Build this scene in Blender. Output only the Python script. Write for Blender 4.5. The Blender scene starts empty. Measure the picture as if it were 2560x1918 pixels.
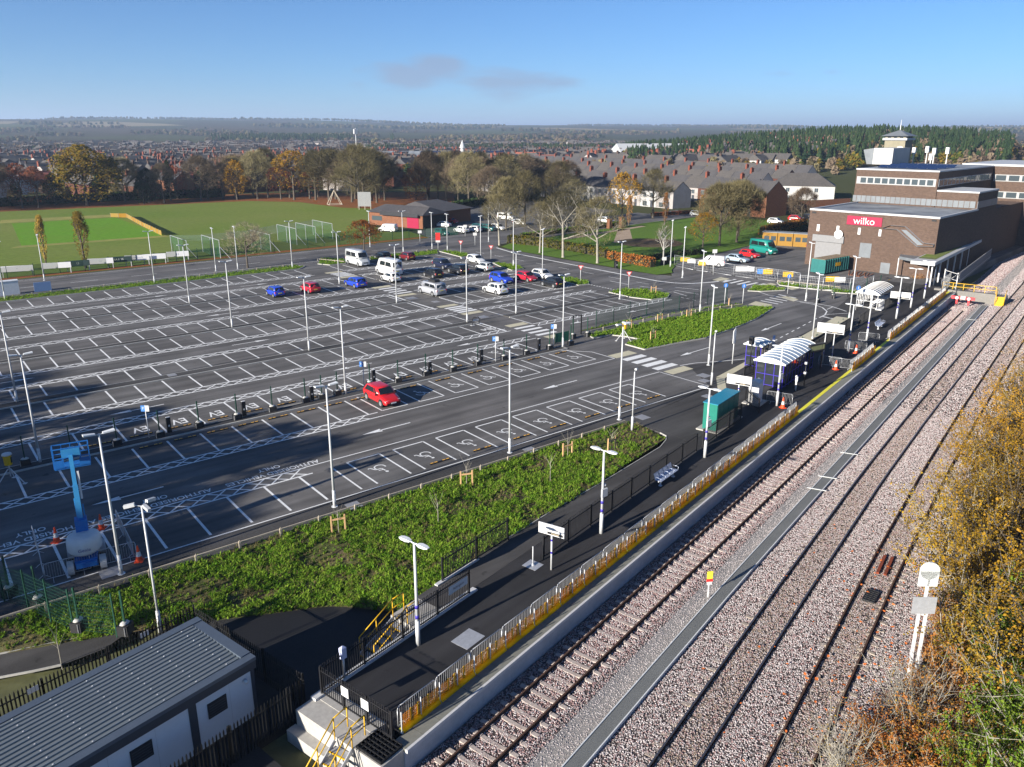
import bpy, bmesh, math, random
from mathutils import Vector, Matrix, noise
RND = random.Random(11)
PI = math.pi
rad = math.radians
S = bpy.context.scene
COL = S.collection

# ------------------------------------------------------------------ camera
FOC, CX, CY, CAMH = 1962.474, 1280.0, 920.0, 22.9
YAW, PITCH, ROLL = 0.674191, 0.292862, -0.00042
fw = Vector((math.sin(YAW)*math.cos(PITCH), math.cos(YAW)*math.cos(PITCH), -math.sin(PITCH)))
rt = Vector((math.cos(YAW), -math.sin(YAW), 0))
dn = fw.cross(rt)
rt, dn = (rt*math.cos(ROLL)+dn*math.sin(ROLL)), (dn*math.cos(ROLL)-rt*math.sin(ROLL))
cam = bpy.data.cameras.new('camera')
cam.sensor_width = 36.0
cam.lens = FOC/2560*36
cam.shift_y = -(959-CY)/2560
cam.clip_start = 0.5
cam.clip_end = 60000
cam_o = bpy.data.objects.new('camera', cam)
COL.objects.link(cam_o)
m = Matrix.Identity(4)
for i in range(3):
    m[i][0], m[i][1], m[i][2] = rt[i], -dn[i], -fw[i]
m[2][3] = CAMH
cam_o.matrix_world = m
S.camera = cam_o

# ------------------------------------------------------------------ sky and sun
SUN_EL, SUN_TO = rad(17.0), rad(3.0)          # light travels towards +X, slightly +Y
world = bpy.data.worlds.new('World'); S.world = world; world.use_nodes = True
wn = world.node_tree; wn.nodes.clear()
wo = wn.nodes.new('ShaderNodeOutputWorld'); bg = wn.nodes.new('ShaderNodeBackground')
sky = wn.nodes.new('ShaderNodeTexSky'); sky.sky_type = 'NISHITA'; sky.sun_disc = False
sky.sun_elevation = SUN_EL
sky.sun_rotation = math.atan2(-math.cos(SUN_TO), -math.sin(SUN_TO))   # clockwise from +Y
sky.air_density = 0.8; sky.dust_density = 0.0; sky.ozone_density = 7.2; sky.altitude = 50
bg.inputs['Strength'].default_value = 0.057
# a few flat grey-lilac clouds low over the horizon and faint high streaks
def wnode(t, **kw):
    n_ = wn.nodes.new(t)
    for k_, v_ in kw.items(): setattr(n_, k_, v_)
    return n_
wtc = wnode('ShaderNodeTexCoord'); wmp = wnode('ShaderNodeMapping'); wmp.inputs['Scale'].default_value = (5.0, 5.0, 26.0); wn.links.new(wtc.outputs['Generated'], wmp.inputs[0])
wnz = wnode('ShaderNodeTexNoise'); wnz.inputs['Scale'].default_value = 1.0; wnz.inputs['Detail'].default_value = 7; wnz.inputs['Roughness'].default_value = 0.62; wn.links.new(wmp.outputs[0], wnz.inputs['Vector'])
def cloud_dir(px, py):
    v_ = fw + rt*((px-CX)/FOC) + dn*((py-CY)/FOC); return v_.normalized()
acc = None
for px_, py_, w_, a_ in ((1010,190,0.10,0.9),(1085,165,0.075,1.0),(1230,215,0.12,0.6),(900,215,0.08,0.6),(1960,185,0.06,0.42),(2080,182,0.05,0.42)):
    c_ = cloud_dir(px_, py_); sb = wnode('ShaderNodeVectorMath', operation='SUBTRACT'); wn.links.new(wtc.outputs['Generated'], sb.inputs[0]); sb.inputs[1].default_value = c_
    sc_w = wnode('ShaderNodeVectorMath', operation='MULTIPLY'); wn.links.new(sb.outputs[0], sc_w.inputs[0]); sc_w.inputs[1].default_value = (1/w_, 1/w_, 2.6/w_)
    ln = wnode('ShaderNodeVectorMath', operation='LENGTH'); wn.links.new(sc_w.outputs[0], ln.inputs[0])
    mr = wnode('ShaderNodeMapRange'); wn.links.new(ln.outputs['Value'], mr.inputs[0]); mr.inputs[1].default_value = 1.0; mr.inputs[2].default_value = 0.0; mr.inputs[3].default_value = 0.0; mr.inputs[4].default_value = a_
    if acc is None: acc = mr.outputs[0]
    else:
        mx_ = wnode('ShaderNodeMath', operation='MAXIMUM'); wn.links.new(acc, mx_.inputs[0]); wn.links.new(mr.outputs[0], mx_.inputs[1]); acc = mx_.outputs[0]
sm_w = wnode('ShaderNodeMath', operation='MULTIPLY_ADD'); wn.links.new(acc, sm_w.inputs[0]); sm_w.inputs[1].default_value = 0.50; wn.links.new(wnz.outputs[0], sm_w.inputs[2])
mk = wnode('ShaderNodeMapRange'); wn.links.new(sm_w.outputs[0], mk.inputs[0]); mk.inputs[1].default_value = 0.68; mk.inputs[2].default_value = 0.86; mk.inputs[3].default_value = 0.0; mk.inputs[4].default_value = 0.7
skm = wnode('ShaderNodeMix', data_type='RGBA'); wn.links.new(mk.outputs[0], skm.inputs[0]); wn.links.new(sky.outputs[0], skm.inputs[6]); skm.inputs[7].default_value = (2.3, 2.85, 4.0, 1)
wn.links.new(skm.outputs[2], bg.inputs[0]); wn.links.new(bg.outputs[0], wo.inputs[0])
sl = bpy.data.lights.new('sun', 'SUN'); sl.energy = 5.0; sl.angle = rad(0.53); sl.color = (1.0, 0.93, 0.82)
so = bpy.data.objects.new('sun', sl); COL.objects.link(so)
d = Vector((math.cos(SUN_TO)*math.cos(SUN_EL), math.sin(SUN_TO)*math.cos(SUN_EL), -math.sin(SUN_EL)))
so.rotation_euler = d.to_track_quat('-Z', 'Y').to_euler(); so.location = (-60, 0, 60)
S.view_settings.view_transform = 'Standard'; S.view_settings.look = 'None'
S.view_settings.exposure = 1.3; S.view_settings.gamma = 1.0
S.render.engine = 'CYCLES'
S.cycles.use_denoising = True
S.cycles.max_bounces = 6; S.cycles.transparent_max_bounces = 16
S.cycles.volume_bounces = 0

# ------------------------------------------------------------------ picks: pixel -> point on a level plane
def g(x, y, z=0.0):
    v = fw + rt*((x-CX)/FOC) + dn*((y-CY)/FOC)
    t = (z-CAMH)/v.z
    return Vector((v.x*t, v.y*t, z))
def zone(ox, oy, w=640, W=2209):
    k = w/W
    return lambda x, y, z=0.0: g(ox+x*k, oy+y*k, z)
T1, T2, T3, T4 = [zone(640*i, 300) for i in range(4)]
M1, M2, M3, M4 = [zone(640*i, 700) for i in range(4)]
B1, B2, B3, B4 = [zone(640*i, 1080, 640, 2212) for i in range(4)]
C1, C2, C3, C4 = [zone(640*i, 1438) for i in range(4)]
S1 = zone(2000, 800, 200); S2 = zone(1780, 850, 300); S3 = zone(2080, 640, 400, 1269); S4 = zone(1700, 640, 400, 1269)
def height_at(base, py, oy_px):
    """height above 'base' of the point that shows at source row oy_px"""
    lo, hi = 0.0, 60.0
    for _ in range(40):
        mid = (lo+hi)/2
        p = Vector((base.x, base.y, base.z+mid-CAMH))
        y = CY+FOC*p.dot(dn)/p.dot(fw)
        lo, hi = (mid, hi) if y > oy_px else (lo, mid)
    return lo

# ------------------------------------------------------------------ materials
MATS = {}
def mat(name, col, rough=0.8, metal=0.0, var=0.12, scale=4.0, bump=0.0, bscale=None, spec=0.3, var2=0.0, scale2=0.3, hue=None, alpha=1.0, coat=0.0):
    """principled material: colour with two scales of noise, optional relief; object-space, metres"""
    if name in MATS: return MATS[name]
    m = bpy.data.materials.new(name); m.use_nodes = True
    nt = m.node_tree; N = nt.nodes; L = nt.links
    b = N['Principled BSDF']
    b.inputs['Roughness'].default_value = rough; b.inputs['Metallic'].default_value = metal
    b.inputs['Specular IOR Level'].default_value = spec
    b.inputs['Coat Weight'].default_value = coat; b.inputs['Coat Roughness'].default_value = 0.05
    if alpha < 1: b.inputs['Alpha'].default_value = alpha
    tc = N.new('ShaderNodeTexCoord')
    c2 = hue if hue else tuple(c*0.55 for c in col)
    if var > 0 or var2 > 0:
        n1 = N.new('ShaderNodeTexNoise'); n1.inputs['Scale'].default_value = scale; n1.inputs['Detail'].default_value = 5; n1.inputs['Roughness'].default_value = 0.65
        L.new(tc.outputs['Object'], n1.inputs['Vector'])
        r1 = N.new('ShaderNodeMapRange'); r1.inputs[1].default_value = 0.3; r1.inputs[2].default_value = 0.7; r1.inputs[3].default_value = -var; r1.inputs[4].default_value = var
        L.new(n1.outputs[0], r1.inputs[0])
        n2 = N.new('ShaderNodeTexNoise'); n2.inputs['Scale'].default_value = scale2; n2.inputs['Detail'].default_value = 4
        L.new(tc.outputs['Object'], n2.inputs['Vector'])
        r2 = N.new('ShaderNodeMapRange'); r2.inputs[1].default_value = 0.35; r2.inputs[2].default_value = 0.68; r2.inputs[3].default_value = 0; r2.inputs[4].default_value = var2
        L.new(n2.outputs[0], r2.inputs[0])
        mx = N.new('ShaderNodeMix'); mx.data_type = 'RGBA'
        L.new(r2.outputs[0], mx.inputs[0]); mx.inputs[6].default_value = (*col, 1); mx.inputs[7].default_value = (*c2, 1)
        ml = N.new('ShaderNodeMath'); ml.operation = 'ADD'; ml.inputs[1].default_value = 1.0; L.new(r1.outputs[0], ml.inputs[0])
        vm = N.new('ShaderNodeVectorMath'); vm.operation = 'SCALE'; L.new(mx.outputs[2], vm.inputs[0]); L.new(ml.outputs[0], vm.inputs['Scale'])
        L.new(vm.outputs[0], b.inputs['Base Color'])
    else:
        b.inputs['Base Color'].default_value = (*col, 1)
    if bump > 0:
        nb = N.new('ShaderNodeTexNoise'); nb.inputs['Scale'].default_value = bscale or scale*4; nb.inputs['Detail'].default_value = 4
        L.new(tc.outputs['Object'], nb.inputs['Vector'])
        bp = N.new('ShaderNodeBump'); bp.inputs['Strength'].default_value = bump; bp.inputs['Distance'].default_value = 0.03
        L.new(nb.outputs[0], bp.inputs['Height']); L.new(bp.outputs[0], b.inputs['Normal'])
    MATS[name] = m
    return m
def leafmat(name, c1, c2, c3=None, trans=0.35, scale=0.8):
    """foliage: colour varies per leaf island and per clump; some light passes through"""
    if name in MATS: return MATS[name]
    m = bpy.data.materials.new(name); m.use_nodes = True
    nt = m.node_tree; N = nt.nodes; L = nt.links; N.clear()
    out = N.new('ShaderNodeOutputMaterial'); dif = N.new('ShaderNodeBsdfDiffuse'); tr = N.new('ShaderNodeBsdfTranslucent'); ms = N.new('ShaderNodeMixShader')
    geo = N.new('ShaderNodeNewGeometry'); tc = N.new('ShaderNodeTexCoord'); nz = N.new('ShaderNodeTexNoise'); nz.inputs['Scale'].default_value = scale
    oi = N.new('ShaderNodeObjectInfo')
    L.new(tc.outputs['Object'], nz.inputs['Vector'])
    a = N.new('ShaderNodeMath'); a.operation = 'ADD'; L.new(geo.outputs['Random Per Island'], a.inputs[0]); L.new(nz.outputs[0], a.inputs[1])
    a2 = N.new('ShaderNodeMath'); a2.operation = 'ADD'; L.new(a.outputs[0], a2.inputs[0]); L.new(oi.outputs['Random'], a2.inputs[1])
    a3 = N.new('ShaderNodeMapRange'); L.new(a2.outputs[0], a3.inputs[0]); a3.inputs[1].default_value = 0.5; a3.inputs[2].default_value = 2.1
    cr = N.new('ShaderNodeValToRGB'); L.new(a3.outputs[0], cr.inputs[0])
    e = cr.color_ramp.elements; e[0].color = (*c1, 1); e[1].color = (*(c3 or c2), 1); e[0].position = 0.15; e[1].position = 0.85
    if c3: k = e.new(0.5); k.color = (*c2, 1)
    L.new(cr.outputs[0], dif.inputs[0]); L.new(cr.outputs[0], tr.inputs[0])
    ms.inputs[0].default_value = trans; L.new(dif.outputs[0], ms.inputs[1]); L.new(tr.outputs[0], ms.inputs[2]); L.new(ms.outputs[0], out.inputs[0])
    MATS[name] = m
    return m

# ------------------------------------------------------------------ mesh builder
class MB:
    def __init__(s, T=None): s.v = []; s.f = []; s.mi = []; s.T = T
    def add(s, vs, fs, m=0):
        o = len(s.v)
        if s.T is not None: vs = [s.T @ Vector(p) for p in vs]
        s.v.extend([tuple(p) for p in vs]); s.f.extend([tuple(i+o for i in f) for f in fs]); s.mi.extend([m]*len(fs)); return s
    def box(s, x0, x1, y0, y1, z0, z1, m=0):
        return s.add([(x0,y0,z0),(x1,y0,z0),(x1,y1,z0),(x0,y1,z0),(x0,y0,z1),(x1,y0,z1),(x1,y1,z1),(x0,y1,z1)],
                     [(0,3,2,1),(4,5,6,7),(0,1,5,4),(1,2,6,5),(2,3,7,6),(3,0,4,7)], m)
    def quad(s, a, b, c, d, m=0): return s.add([a,b,c,d], [(0,1,2,3)], m)
    def poly(s, pts, z=None, m=0):
        return s.add([(p[0],p[1],p[2] if z is None else z) for p in pts], [tuple(range(len(pts)))], m)
    def prism(s, pts, z0, z1, m=0):
        n = len(pts)
        if sum(pts[i][0]*pts[(i+1)%n][1]-pts[(i+1)%n][0]*pts[i][1] for i in range(n)) < 0: pts = pts[::-1]
        v = [(p[0],p[1],z0) for p in pts]+[(p[0],p[1],z1) for p in pts]
        return s.add(v, [tuple(range(n-1,-1,-1)), tuple(range(n,2*n))]+[(i,(i+1)%n,n+(i+1)%n,n+i) for i in range(n)], m)
    def cyl(s, p0, p1, r0, r1=None, n=8, m=0, caps=True):
        p0, p1 = Vector(p0), Vector(p1); r1 = r0 if r1 is None else r1
        a = (p1-p0).normalized(); u = a.orthogonal().normalized(); w = a.cross(u)
        v = [p0+(u*math.cos(2*PI*i/n)+w*math.sin(2*PI*i/n))*r0 for i in range(n)]+[p1+(u*math.cos(2*PI*i/n)+w*math.sin(2*PI*i/n))*r1 for i in range(n)]
        fs = [(i,(i+1)%n,n+(i+1)%n,n+i) for i in range(n)]
        if caps: fs += [tuple(range(n-1,-1,-1)), tuple(range(n,2*n))]
        return s.add(v, fs, m)
    def tube(s, pts, r, n=6, m=0):
        for a, b in zip(pts, pts[1:]): s.cyl(a, b, r, r, n, m)
        return s
    def beam(s, p0, p1, w, h, m=0):
        """rectangular bar; w across, h up"""
        p0, p1 = Vector(p0), Vector(p1); a = (p1-p0).normalized()
        up = Vector((0,0,1)) if abs(a.z) < 0.95 else Vector((1,0,0))
        x = a.cross(up).normalized(); y = x.cross(a).normalized()
        v = [p+x*(i*w/2)+y*(j*h/2) for p in (p0,p1) for i, j in ((-1,-1),(1,-1),(1,1),(-1,1))]
        return s.add(v, [(0,3,2,1),(4,5,6,7),(0,1,5,4),(1,2,6,5),(2,3,7,6),(3,0,4,7)], m)
    def ico(s, c, r, sx=1, sy=1, sz=1, m=0, seg=8, rings=5, jit=0):
        v = []; fs = []
        for i in range(rings+1):
            th = PI*i/rings
            for j in range(seg):
                ph = 2*PI*j/seg; k = 1+(RND.uniform(-jit, jit) if jit else 0)
                v.append((c[0]+r*sx*k*math.sin(th)*math.cos(ph), c[1]+r*sy*k*math.sin(th)*math.sin(ph), c[2]+r*sz*k*math.cos(th)))
        for i in range(rings):
            for j in range(seg):
                fs.append((i*seg+j, (i+1)*seg+j, (i+1)*seg+(j+1)%seg, i*seg+(j+1)%seg))
        return s.add(v, fs, m)
    def mesh(s, name, mats, smooth=False):
        me = bpy.data.meshes.new(name); me.from_pydata(s.v, [], s.f)
        for mm in (mats if isinstance(mats, (list, tuple)) else [mats]): me.materials.append(mm)
        if any(s.mi): me.polygons.foreach_set('material_index', s.mi)
        if smooth: me.polygons.foreach_set('use_smooth', [True]*len(s.f))
        me.update(); return me
    def build(s, name, mats, parent=None, smooth=False):
        return ob(name, s.mesh(name, mats, smooth), parent)
def ob(name, me, parent=None, loc=None, rz=None):
    o = bpy.data.objects.new(name, me); COL.objects.link(o)
    if parent: o.parent = parent
    if loc is not None: o.location = loc
    if rz is not None: o.rotation_euler = (0,0,rz)
    return o
def tag(o, label=None, cat=None, group=None, kind=None):
    for k, v in (('label',label),('category',cat),('group',group),('kind',kind)):
        if v: o[k] = v
    return o
def thing(name, label, cat, loc=(0,0,0), rz=0, group=None):
    return tag(ob(name, None, None, loc, rz), label, cat, group)
def struct(o, label=None): return tag(o, label, kind='structure')
KIDS = {}
def copy_tree(o, loc=None, rz=None, label=None, group=None, parent=None, scale=None):
    c = o.copy(); COL.objects.link(c)
    if parent: c.parent = parent
    if loc is not None: c.location = loc
    if rz is not None: c.rotation_euler = (0,0,rz)
    if scale is not None: c.scale = scale
    if label: c['label'] = label
    if group: c['group'] = group
    if o.name not in KIDS: KIDS[o.name] = list(o.children)
    for ch in KIDS[o.name]: copy_tree(ch, parent=c)
    return c
def xf(loc=(0,0,0), rz=0): return Matrix.Translation(Vector(loc)) @ Matrix.Rotation(rz, 4, 'Z')
def text_mesh(txt, size, align='CENTER', ext=0.0, bold=0.0):
    cu = bpy.data.curves.new('lettering', 'FONT'); cu.body = txt; cu.size = size; cu.align_x = align; cu.align_y = 'CENTER'; cu.extrude = ext; cu.resolution_u = 3; cu.offset = bold
    o = bpy.data.objects.new('lettering', cu); COL.objects.link(o)
    dg = bpy.context.evaluated_depsgraph_get(); me = bpy.data.meshes.new_from_object(o.evaluated_get(dg))
    bpy.data.objects.remove(o); bpy.data.curves.remove(cu)
    return me
def lettering(name, txt, size, material, parent, M4x, sx=1.0, ext=0.0, bold=0.0):
    me = text_mesh(txt, size, ext=ext, bold=bold); me.transform(M4x @ Matrix.Diagonal((sx,1,1,1))); me.materials.clear(); me.materials.append(material)
    return ob(name, me, parent)
def strip(mb, p, q, w, z=None, m=0):
    """flat painted line from p to q"""
    p, q = Vector((p[0],p[1],0)), Vector((q[0],q[1],0)); z = 0.0 if z is None else z
    a = (q-p); a.normalize(); n = Vector((-a.y, a.x, 0))*(w/2)
    mb.add([(p.x-n.x,p.y-n.y,z),(q.x-n.x,q.y-n.y,z),(q.x+n.x,q.y+n.y,z),(p.x+n.x,p.y+n.y,z)], [(0,1,2,3)], m)
def polystrip(mb, pts, w, z, m=0):
    for a, b in zip(pts, pts[1:]): strip(mb, a, b, w, z, m)
# ------------------------------------------------------------------ surface materials
def asphalt_mat(name, c, patch=0.35):
    m = mat(name, c, rough=0.9, var=0.16, scale=24, bump=0.25, bscale=60, spec=0.15, var2=patch, scale2=0.09, hue=(c[0]*1.28,c[1]*1.2,c[2]*1.16))
    # paving streaks along the lanes
    nt = m.node_tree; N = nt.nodes; L = nt.links; b = N['Principled BSDF']
    tc = N.new('ShaderNodeTexCoord'); mp = N.new('ShaderNodeMapping'); mp.inputs['Scale'].default_value = (0.05, 0.9, 1)
    nz = N.new('ShaderNodeTexNoise'); nz.inputs['Scale'].default_value = 1.0; nz.inputs['Detail'].default_value = 6
    L.new(tc.outputs['Object'], mp.inputs[0]); L.new(mp.outputs[0], nz.inputs['Vector'])
    r = N.new('ShaderNodeMapRange'); r.inputs[1].default_value = 0.3; r.inputs[2].default_value = 0.7; r.inputs[3].default_value = 0.66; r.inputs[4].default_value = 1.28; L.new(nz.outputs[0], r.inputs[0])
    # oil spots and tyre-darkened patches
    sn = N.new('ShaderNodeTexNoise'); sn.inputs['Scale'].default_value = 1.1; sn.inputs['Detail'].default_value = 3; L.new(tc.outputs['Object'], sn.inputs['Vector'])
    sr = N.new('ShaderNodeMapRange'); sr.inputs[1].default_value = 0.66; sr.inputs[2].default_value = 0.74; sr.inputs[3].default_value = 1.0; sr.inputs[4].default_value = 0.62; L.new(sn.outputs[0], sr.inputs[0])
    pn = N.new('ShaderNodeTexNoise'); pn.inputs['Scale'].default_value = 0.16; pn.inputs['Detail'].default_value = 5; L.new(tc.outputs['Object'], pn.inputs['Vector'])
    pr = N.new('ShaderNodeMapRange'); pr.inputs[1].default_value = 0.42; pr.inputs[2].default_value = 0.62; pr.inputs[3].default_value = 0.80; pr.inputs[4].default_value = 1.10; L.new(pn.outputs[0], pr.inputs[0])
    q1 = N.new('ShaderNodeMath'); q1.operation = 'MULTIPLY'; L.new(r.outputs[0], q1.inputs[0]); L.new(sr.outputs[0], q1.inputs[1]); q2 = N.new('ShaderNodeMath'); q2.operation = 'MULTIPLY'; L.new(q1.outputs[0], q2.inputs[0]); L.new(pr.outputs[0], q2.inputs[1])
    src = b.inputs['Base Color'].links[0].from_socket
    v = N.new('ShaderNodeVectorMath'); v.operation = 'SCALE'; L.new(src, v.inputs[0]); L.new(q2.outputs[0], v.inputs['Scale']); L.new(v.outputs[0], b.inputs['Base Color'])
    return m
A_PARK = asphalt_mat('asphalt_car_park', (0.122, 0.118, 0.115))
A_ROAD = asphalt_mat('asphalt_road', (0.128, 0.125, 0.124))
A_PATH = asphalt_mat('asphalt_path', (0.064, 0.062, 0.061))
PAINT = mat('road_paint', (0.76, 0.76, 0.74), rough=0.7, var=0.14, scale=7, var2=0.3, scale2=0.45, hue=(0.50,0.50,0.49))
KERB = mat('concrete_kerb', (0.40, 0.39, 0.36), rough=0.9, var=0.15, scale=6, bump=0.2, var2=0.3, scale2=0.8)
CONC = mat('concrete', (0.38, 0.365, 0.34), rough=0.9, var=0.12, scale=5, bump=0.15, var2=0.35, scale2=0.6)
TACT = mat('tactile_cream', (0.52, 0.48, 0.34), rough=0.85, var=0.12, scale=12, bump=0.5, bscale=45, var2=0.2, scale2=0.7)
GRASS = mat('grass', (0.085, 0.155, 0.022), rough=0.95, var=0.35, scale=3.0, bump=0.6, bscale=30, spec=0.1, var2=0.6, scale2=0.15, hue=(0.14, 0.13, 0.035))
LAWN = mat('lawn', (0.095, 0.170, 0.020), rough=0.95, var=0.22, scale=2.0, bump=0.4, bscale=25, spec=0.1, var2=0.45, scale2=0.05, hue=(0.075, 0.125, 0.022))
SOIL = mat('soil', (0.13, 0.085, 0.055), rough=1.0, var=0.3, scale=5, bump=0.6, bscale=18, spec=0.1, var2=0.5, scale2=0.3, hue=(0.085, 0.09, 0.03))
LEAFLITTER = mat('fallen_leaves', (0.24, 0.085, 0.030), rough=1.0, var=0.4, scale=8, bump=0.5, bscale=18, spec=0.05, var2=0.5, scale2=0.25, hue=(0.11, 0.085, 0.035))
EARTH = mat('earth', (0.12, 0.11, 0.065), rough=1.0, var=0.25, scale=1.2, bump=0.3, spec=0.05, var2=0.7, scale2=0.02, hue=(0.09, 0.12, 0.04))

# platform frame: s along the platform edge, t away from the track
PO = Vector((12.1, 21.8, 0)); PA = rad(13.55); PU = Vector((math.cos(PA), math.sin(PA), 0)); PV = Vector((-math.sin(PA), math.cos(PA), 0))
def PF(s, t, z=0.0): q = PO+PU*s+PV*t; q.z = z; return q
def toPF(p): q = Vector((p[0],p[1],0))-PO; q.z = 0; return q.dot(PU), q.dot(PV)
PFM = Matrix.Translation(PO) @ Matrix.Rotation(PA, 4, 'Z')
LOW = -1.3

# town ground: level near the car park, rolling hills far off
def town_ground():
    mb = MB()
    az0, az1, na = YAW-rad(50), YAW+rad(62), 90
    rs = [60,80,110,150,200,280,380,500,650,850,1100,1400,1800,2300,2900,3600,4400,5300,6300,7500,9000,11000,14000,18000,24000]
    def h(x, y):
        r = math.hypot(x, y); az = math.atan2(x, y)-YAW
        k = max(0, min(1, (r-900)/4200)); k = k*k*(3-2*k)
        lift = 46 + 40*math.exp(-((az+0.45)/0.33)**2) + 10*math.exp(-((az-0.05)/0.12)**2)
        z = k*lift + k*16*noise.noise(Vector((x/1500, y/1500, 3.1))) + k*7*noise.noise(Vector((x/500, y/500, 9)))
        if r > 9000: z += (r-9000)*0.0010*(0.4+0.9*abs(noise.noise(Vector((az*6, 2.2, 5)))))
        # wooded heap on the right
        dx, dy = x-640, y-330
        z += max(0.0, 17*math.exp(-((dx*0.8+dy*0.45)/230)**2-((-dx*0.45+dy*0.8)/150)**2)-0.6)
        return z
    vs = [(R_*math.sin(az0+(az1-az0)*i/na), R_*math.cos(az0+(az1-az0)*i/na)) for R_ in rs for i in range(na+1)]
    v3 = [(x, y, h(x, y)-0.03) for x, y in vs]
    fs = [(j*(na+1)+i, (j+1)*(na+1)+i, (j+1)*(na+1)+i+1, j*(na+1)+i+1) for j in range(len(rs)-1) for i in range(na)]
    def corridor(q):
        s_, t_ = toPF(q); return t_ < 6.5 and math.hypot(q[0], q[1]) < 560
    mb.add(v3, [f[::-1] for f in fs if not any(corridor(v3[i]) for i in f)])
    return mb, h
FARLAND = mat('far_countryside', (0.085, 0.070, 0.042), rough=1.0, var=0.25, scale=0.02, spec=0.0, var2=0.9, scale2=0.0035, hue=(0.050, 0.052, 0.030))
def fields_mat():
    m = FARLAND; nt = m.node_tree; N = nt.nodes; L = nt.links; b = N['Principled BSDF']
    tc = N.new('ShaderNodeTexCoord'); mp = N.new('ShaderNodeMapping'); mp.inputs['Scale'].default_value = (0.0042, 0.0022, 0.0); mp.inputs['Rotation'].default_value = (0,0,0.7)
    vo = N.new('ShaderNodeTexVoronoi'); vo.inputs['Scale'].default_value = 1.0; L.new(tc.outputs['Object'], mp.inputs[0]); L.new(mp.outputs[0], vo.inputs['Vector'])
    sx = N.new('ShaderNodeSeparateColor'); L.new(vo.outputs['Color'], sx.inputs[0])
    cr = N.new('ShaderNodeValToRGB'); cr.color_ramp.interpolation = 'CONSTANT'; e = cr.color_ramp.elements
    e[0].position = 0; e[0].color = (0.06,0.055,0.033,1); e[1].position = 0.84; e[1].color = (0.30,0.25,0.16,1)
    for p, c in ((0.25,(0.065,0.075,0.032,1)),(0.45,(0.075,0.06,0.04,1)),(0.62,(0.05,0.06,0.03,1)),(0.94,(0.075,0.095,0.035,1))): k = e.new(p); k.color = c
    L.new(sx.outputs[0], cr.inputs[0])
    src = b.inputs['Base Color'].links[0].from_socket
    mx = N.new('ShaderNodeMix'); mx.data_type = 'RGBA'; mx.inputs[0].default_value = 0.75; L.new(src, mx.inputs[6]); L.new(cr.outputs[0], mx.inputs[7]); L.new(mx.outputs[2], b.inputs['Base Color'])
fields_mat()
mbt, TERR = town_ground()
struct(mbt.build('terrain', FARLAND, smooth=True))
# low ground beside the railway
mb = MB(); mb.poly([(-140,-120),(760,-120),(760,260),(300,150),(140,60),(60,48),(-140,60)], LOW-0.06)
struct(mb.build('ground', EARTH))

# level paved area: car park, forecourt and yard
mb = MB()
pave = [(-60,41.2),(45.6,41.2),(45.9,38.6),tuple(PF(36,5.2))[:2],tuple(PF(118,5.2))[:2],(150,56.5),(320,80),(320,112),(118,100),(101,84),(99.2,90),(98.6,122),(98.8,128),(101,131.5),(135,137),(175,150),(175,160),(95,149.5),(60,148.2),(-60,146)]
mb.prism(pave, -1.5, 0.0)
struct(mb.build('road', A_ROAD))
mb = MB(); mb.poly([(-60,43.35),(57.6,43.35),(57.6,62),(64,62),(64,66.3),(88,66.3),(84.6,73),(83,80.5),(83.2,87),(84.6,94),(84.6,104),(84.2,122),(85,128.1),(-60,128.1)], 0.004)
struct(mb.build('car_park', A_PARK)); PARK = bpy.data.objects['car_park']
mb = MB(); mb.poly([(-60,41.2),(45.6,41.2),(58.3,43.0),(58.0,43.35),(-60,43.35)], 0.006)
mb.poly([tuple(PF(36,5.2))[:2],tuple(PF(118,5.2))[:2],tuple(PF(118,13))[:2],tuple(PF(78,9.5))[:2],(69,46.4),(62,48.8),(58.2,43.1),(45.6,41.2),(45.9,38.6)], 0.006)
struct(mb.build('footpath', A_PATH))

# ------------------------------------------------------------------ car park paint
ZP = 0.009
XE, XR0 = 56.3, 61.3                     # end of the long rows, start of the short ones beyond the crossing
def lattice(mb, x0, x1, ya, yb, pitch=1.30):
    """hatched margin: two edge lines and a zig-zag lattice between"""
    strip(mb, (x0,ya,0), (x1,ya,0), 0.14, ZP); strip(mb, (x0,yb,0), (x1,yb,0), 0.14, ZP)
    n = int((x1-x0)/pitch)
    for i in range(n):
        a = x0+i*pitch
        strip(mb, (a,ya,0), (a+pitch,yb,0), 0.115, ZP+0.001); strip(mb, (a+0.0,yb,0), (a+pitch,ya,0), 0.115, ZP+0.002)
def bays(mb, x0, x1, phase, pitch, ya, yb, w=0.155):
    x = phase+math.ceil((x0-phase)/pitch)*pitch
    while x < x1+0.01:
        strip(mb, (x,ya,0), (x,yb,0), w, ZP+0.003); x += pitch
def row_paint(name, rects):
    mb = MB(); rects(mb); o = mb.build(name, PAINT, PARK); return o
XL = -22.0
ROWS = [ # y bay near, y bay far, phase, pitch, hatch(y0,y1)
    (122.65,127.85,26.93,2.49,(121.35,122.6)), (111.6,116.05,24.25,2.47,(116.1,117.3)), (105.15,110.2,24.1,2.46,(103.85,105.1)),
    (94.3,98.75,21.48,2.44,(98.85,100.0)), (88.35,92.9,18.95,2.44,(87.3,88.3)), (78.5,82.6,18.97,2.46,(82.65,83.6)), (72.65,76.85,16.02,2.48,(71.45,72.55)) ]
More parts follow.
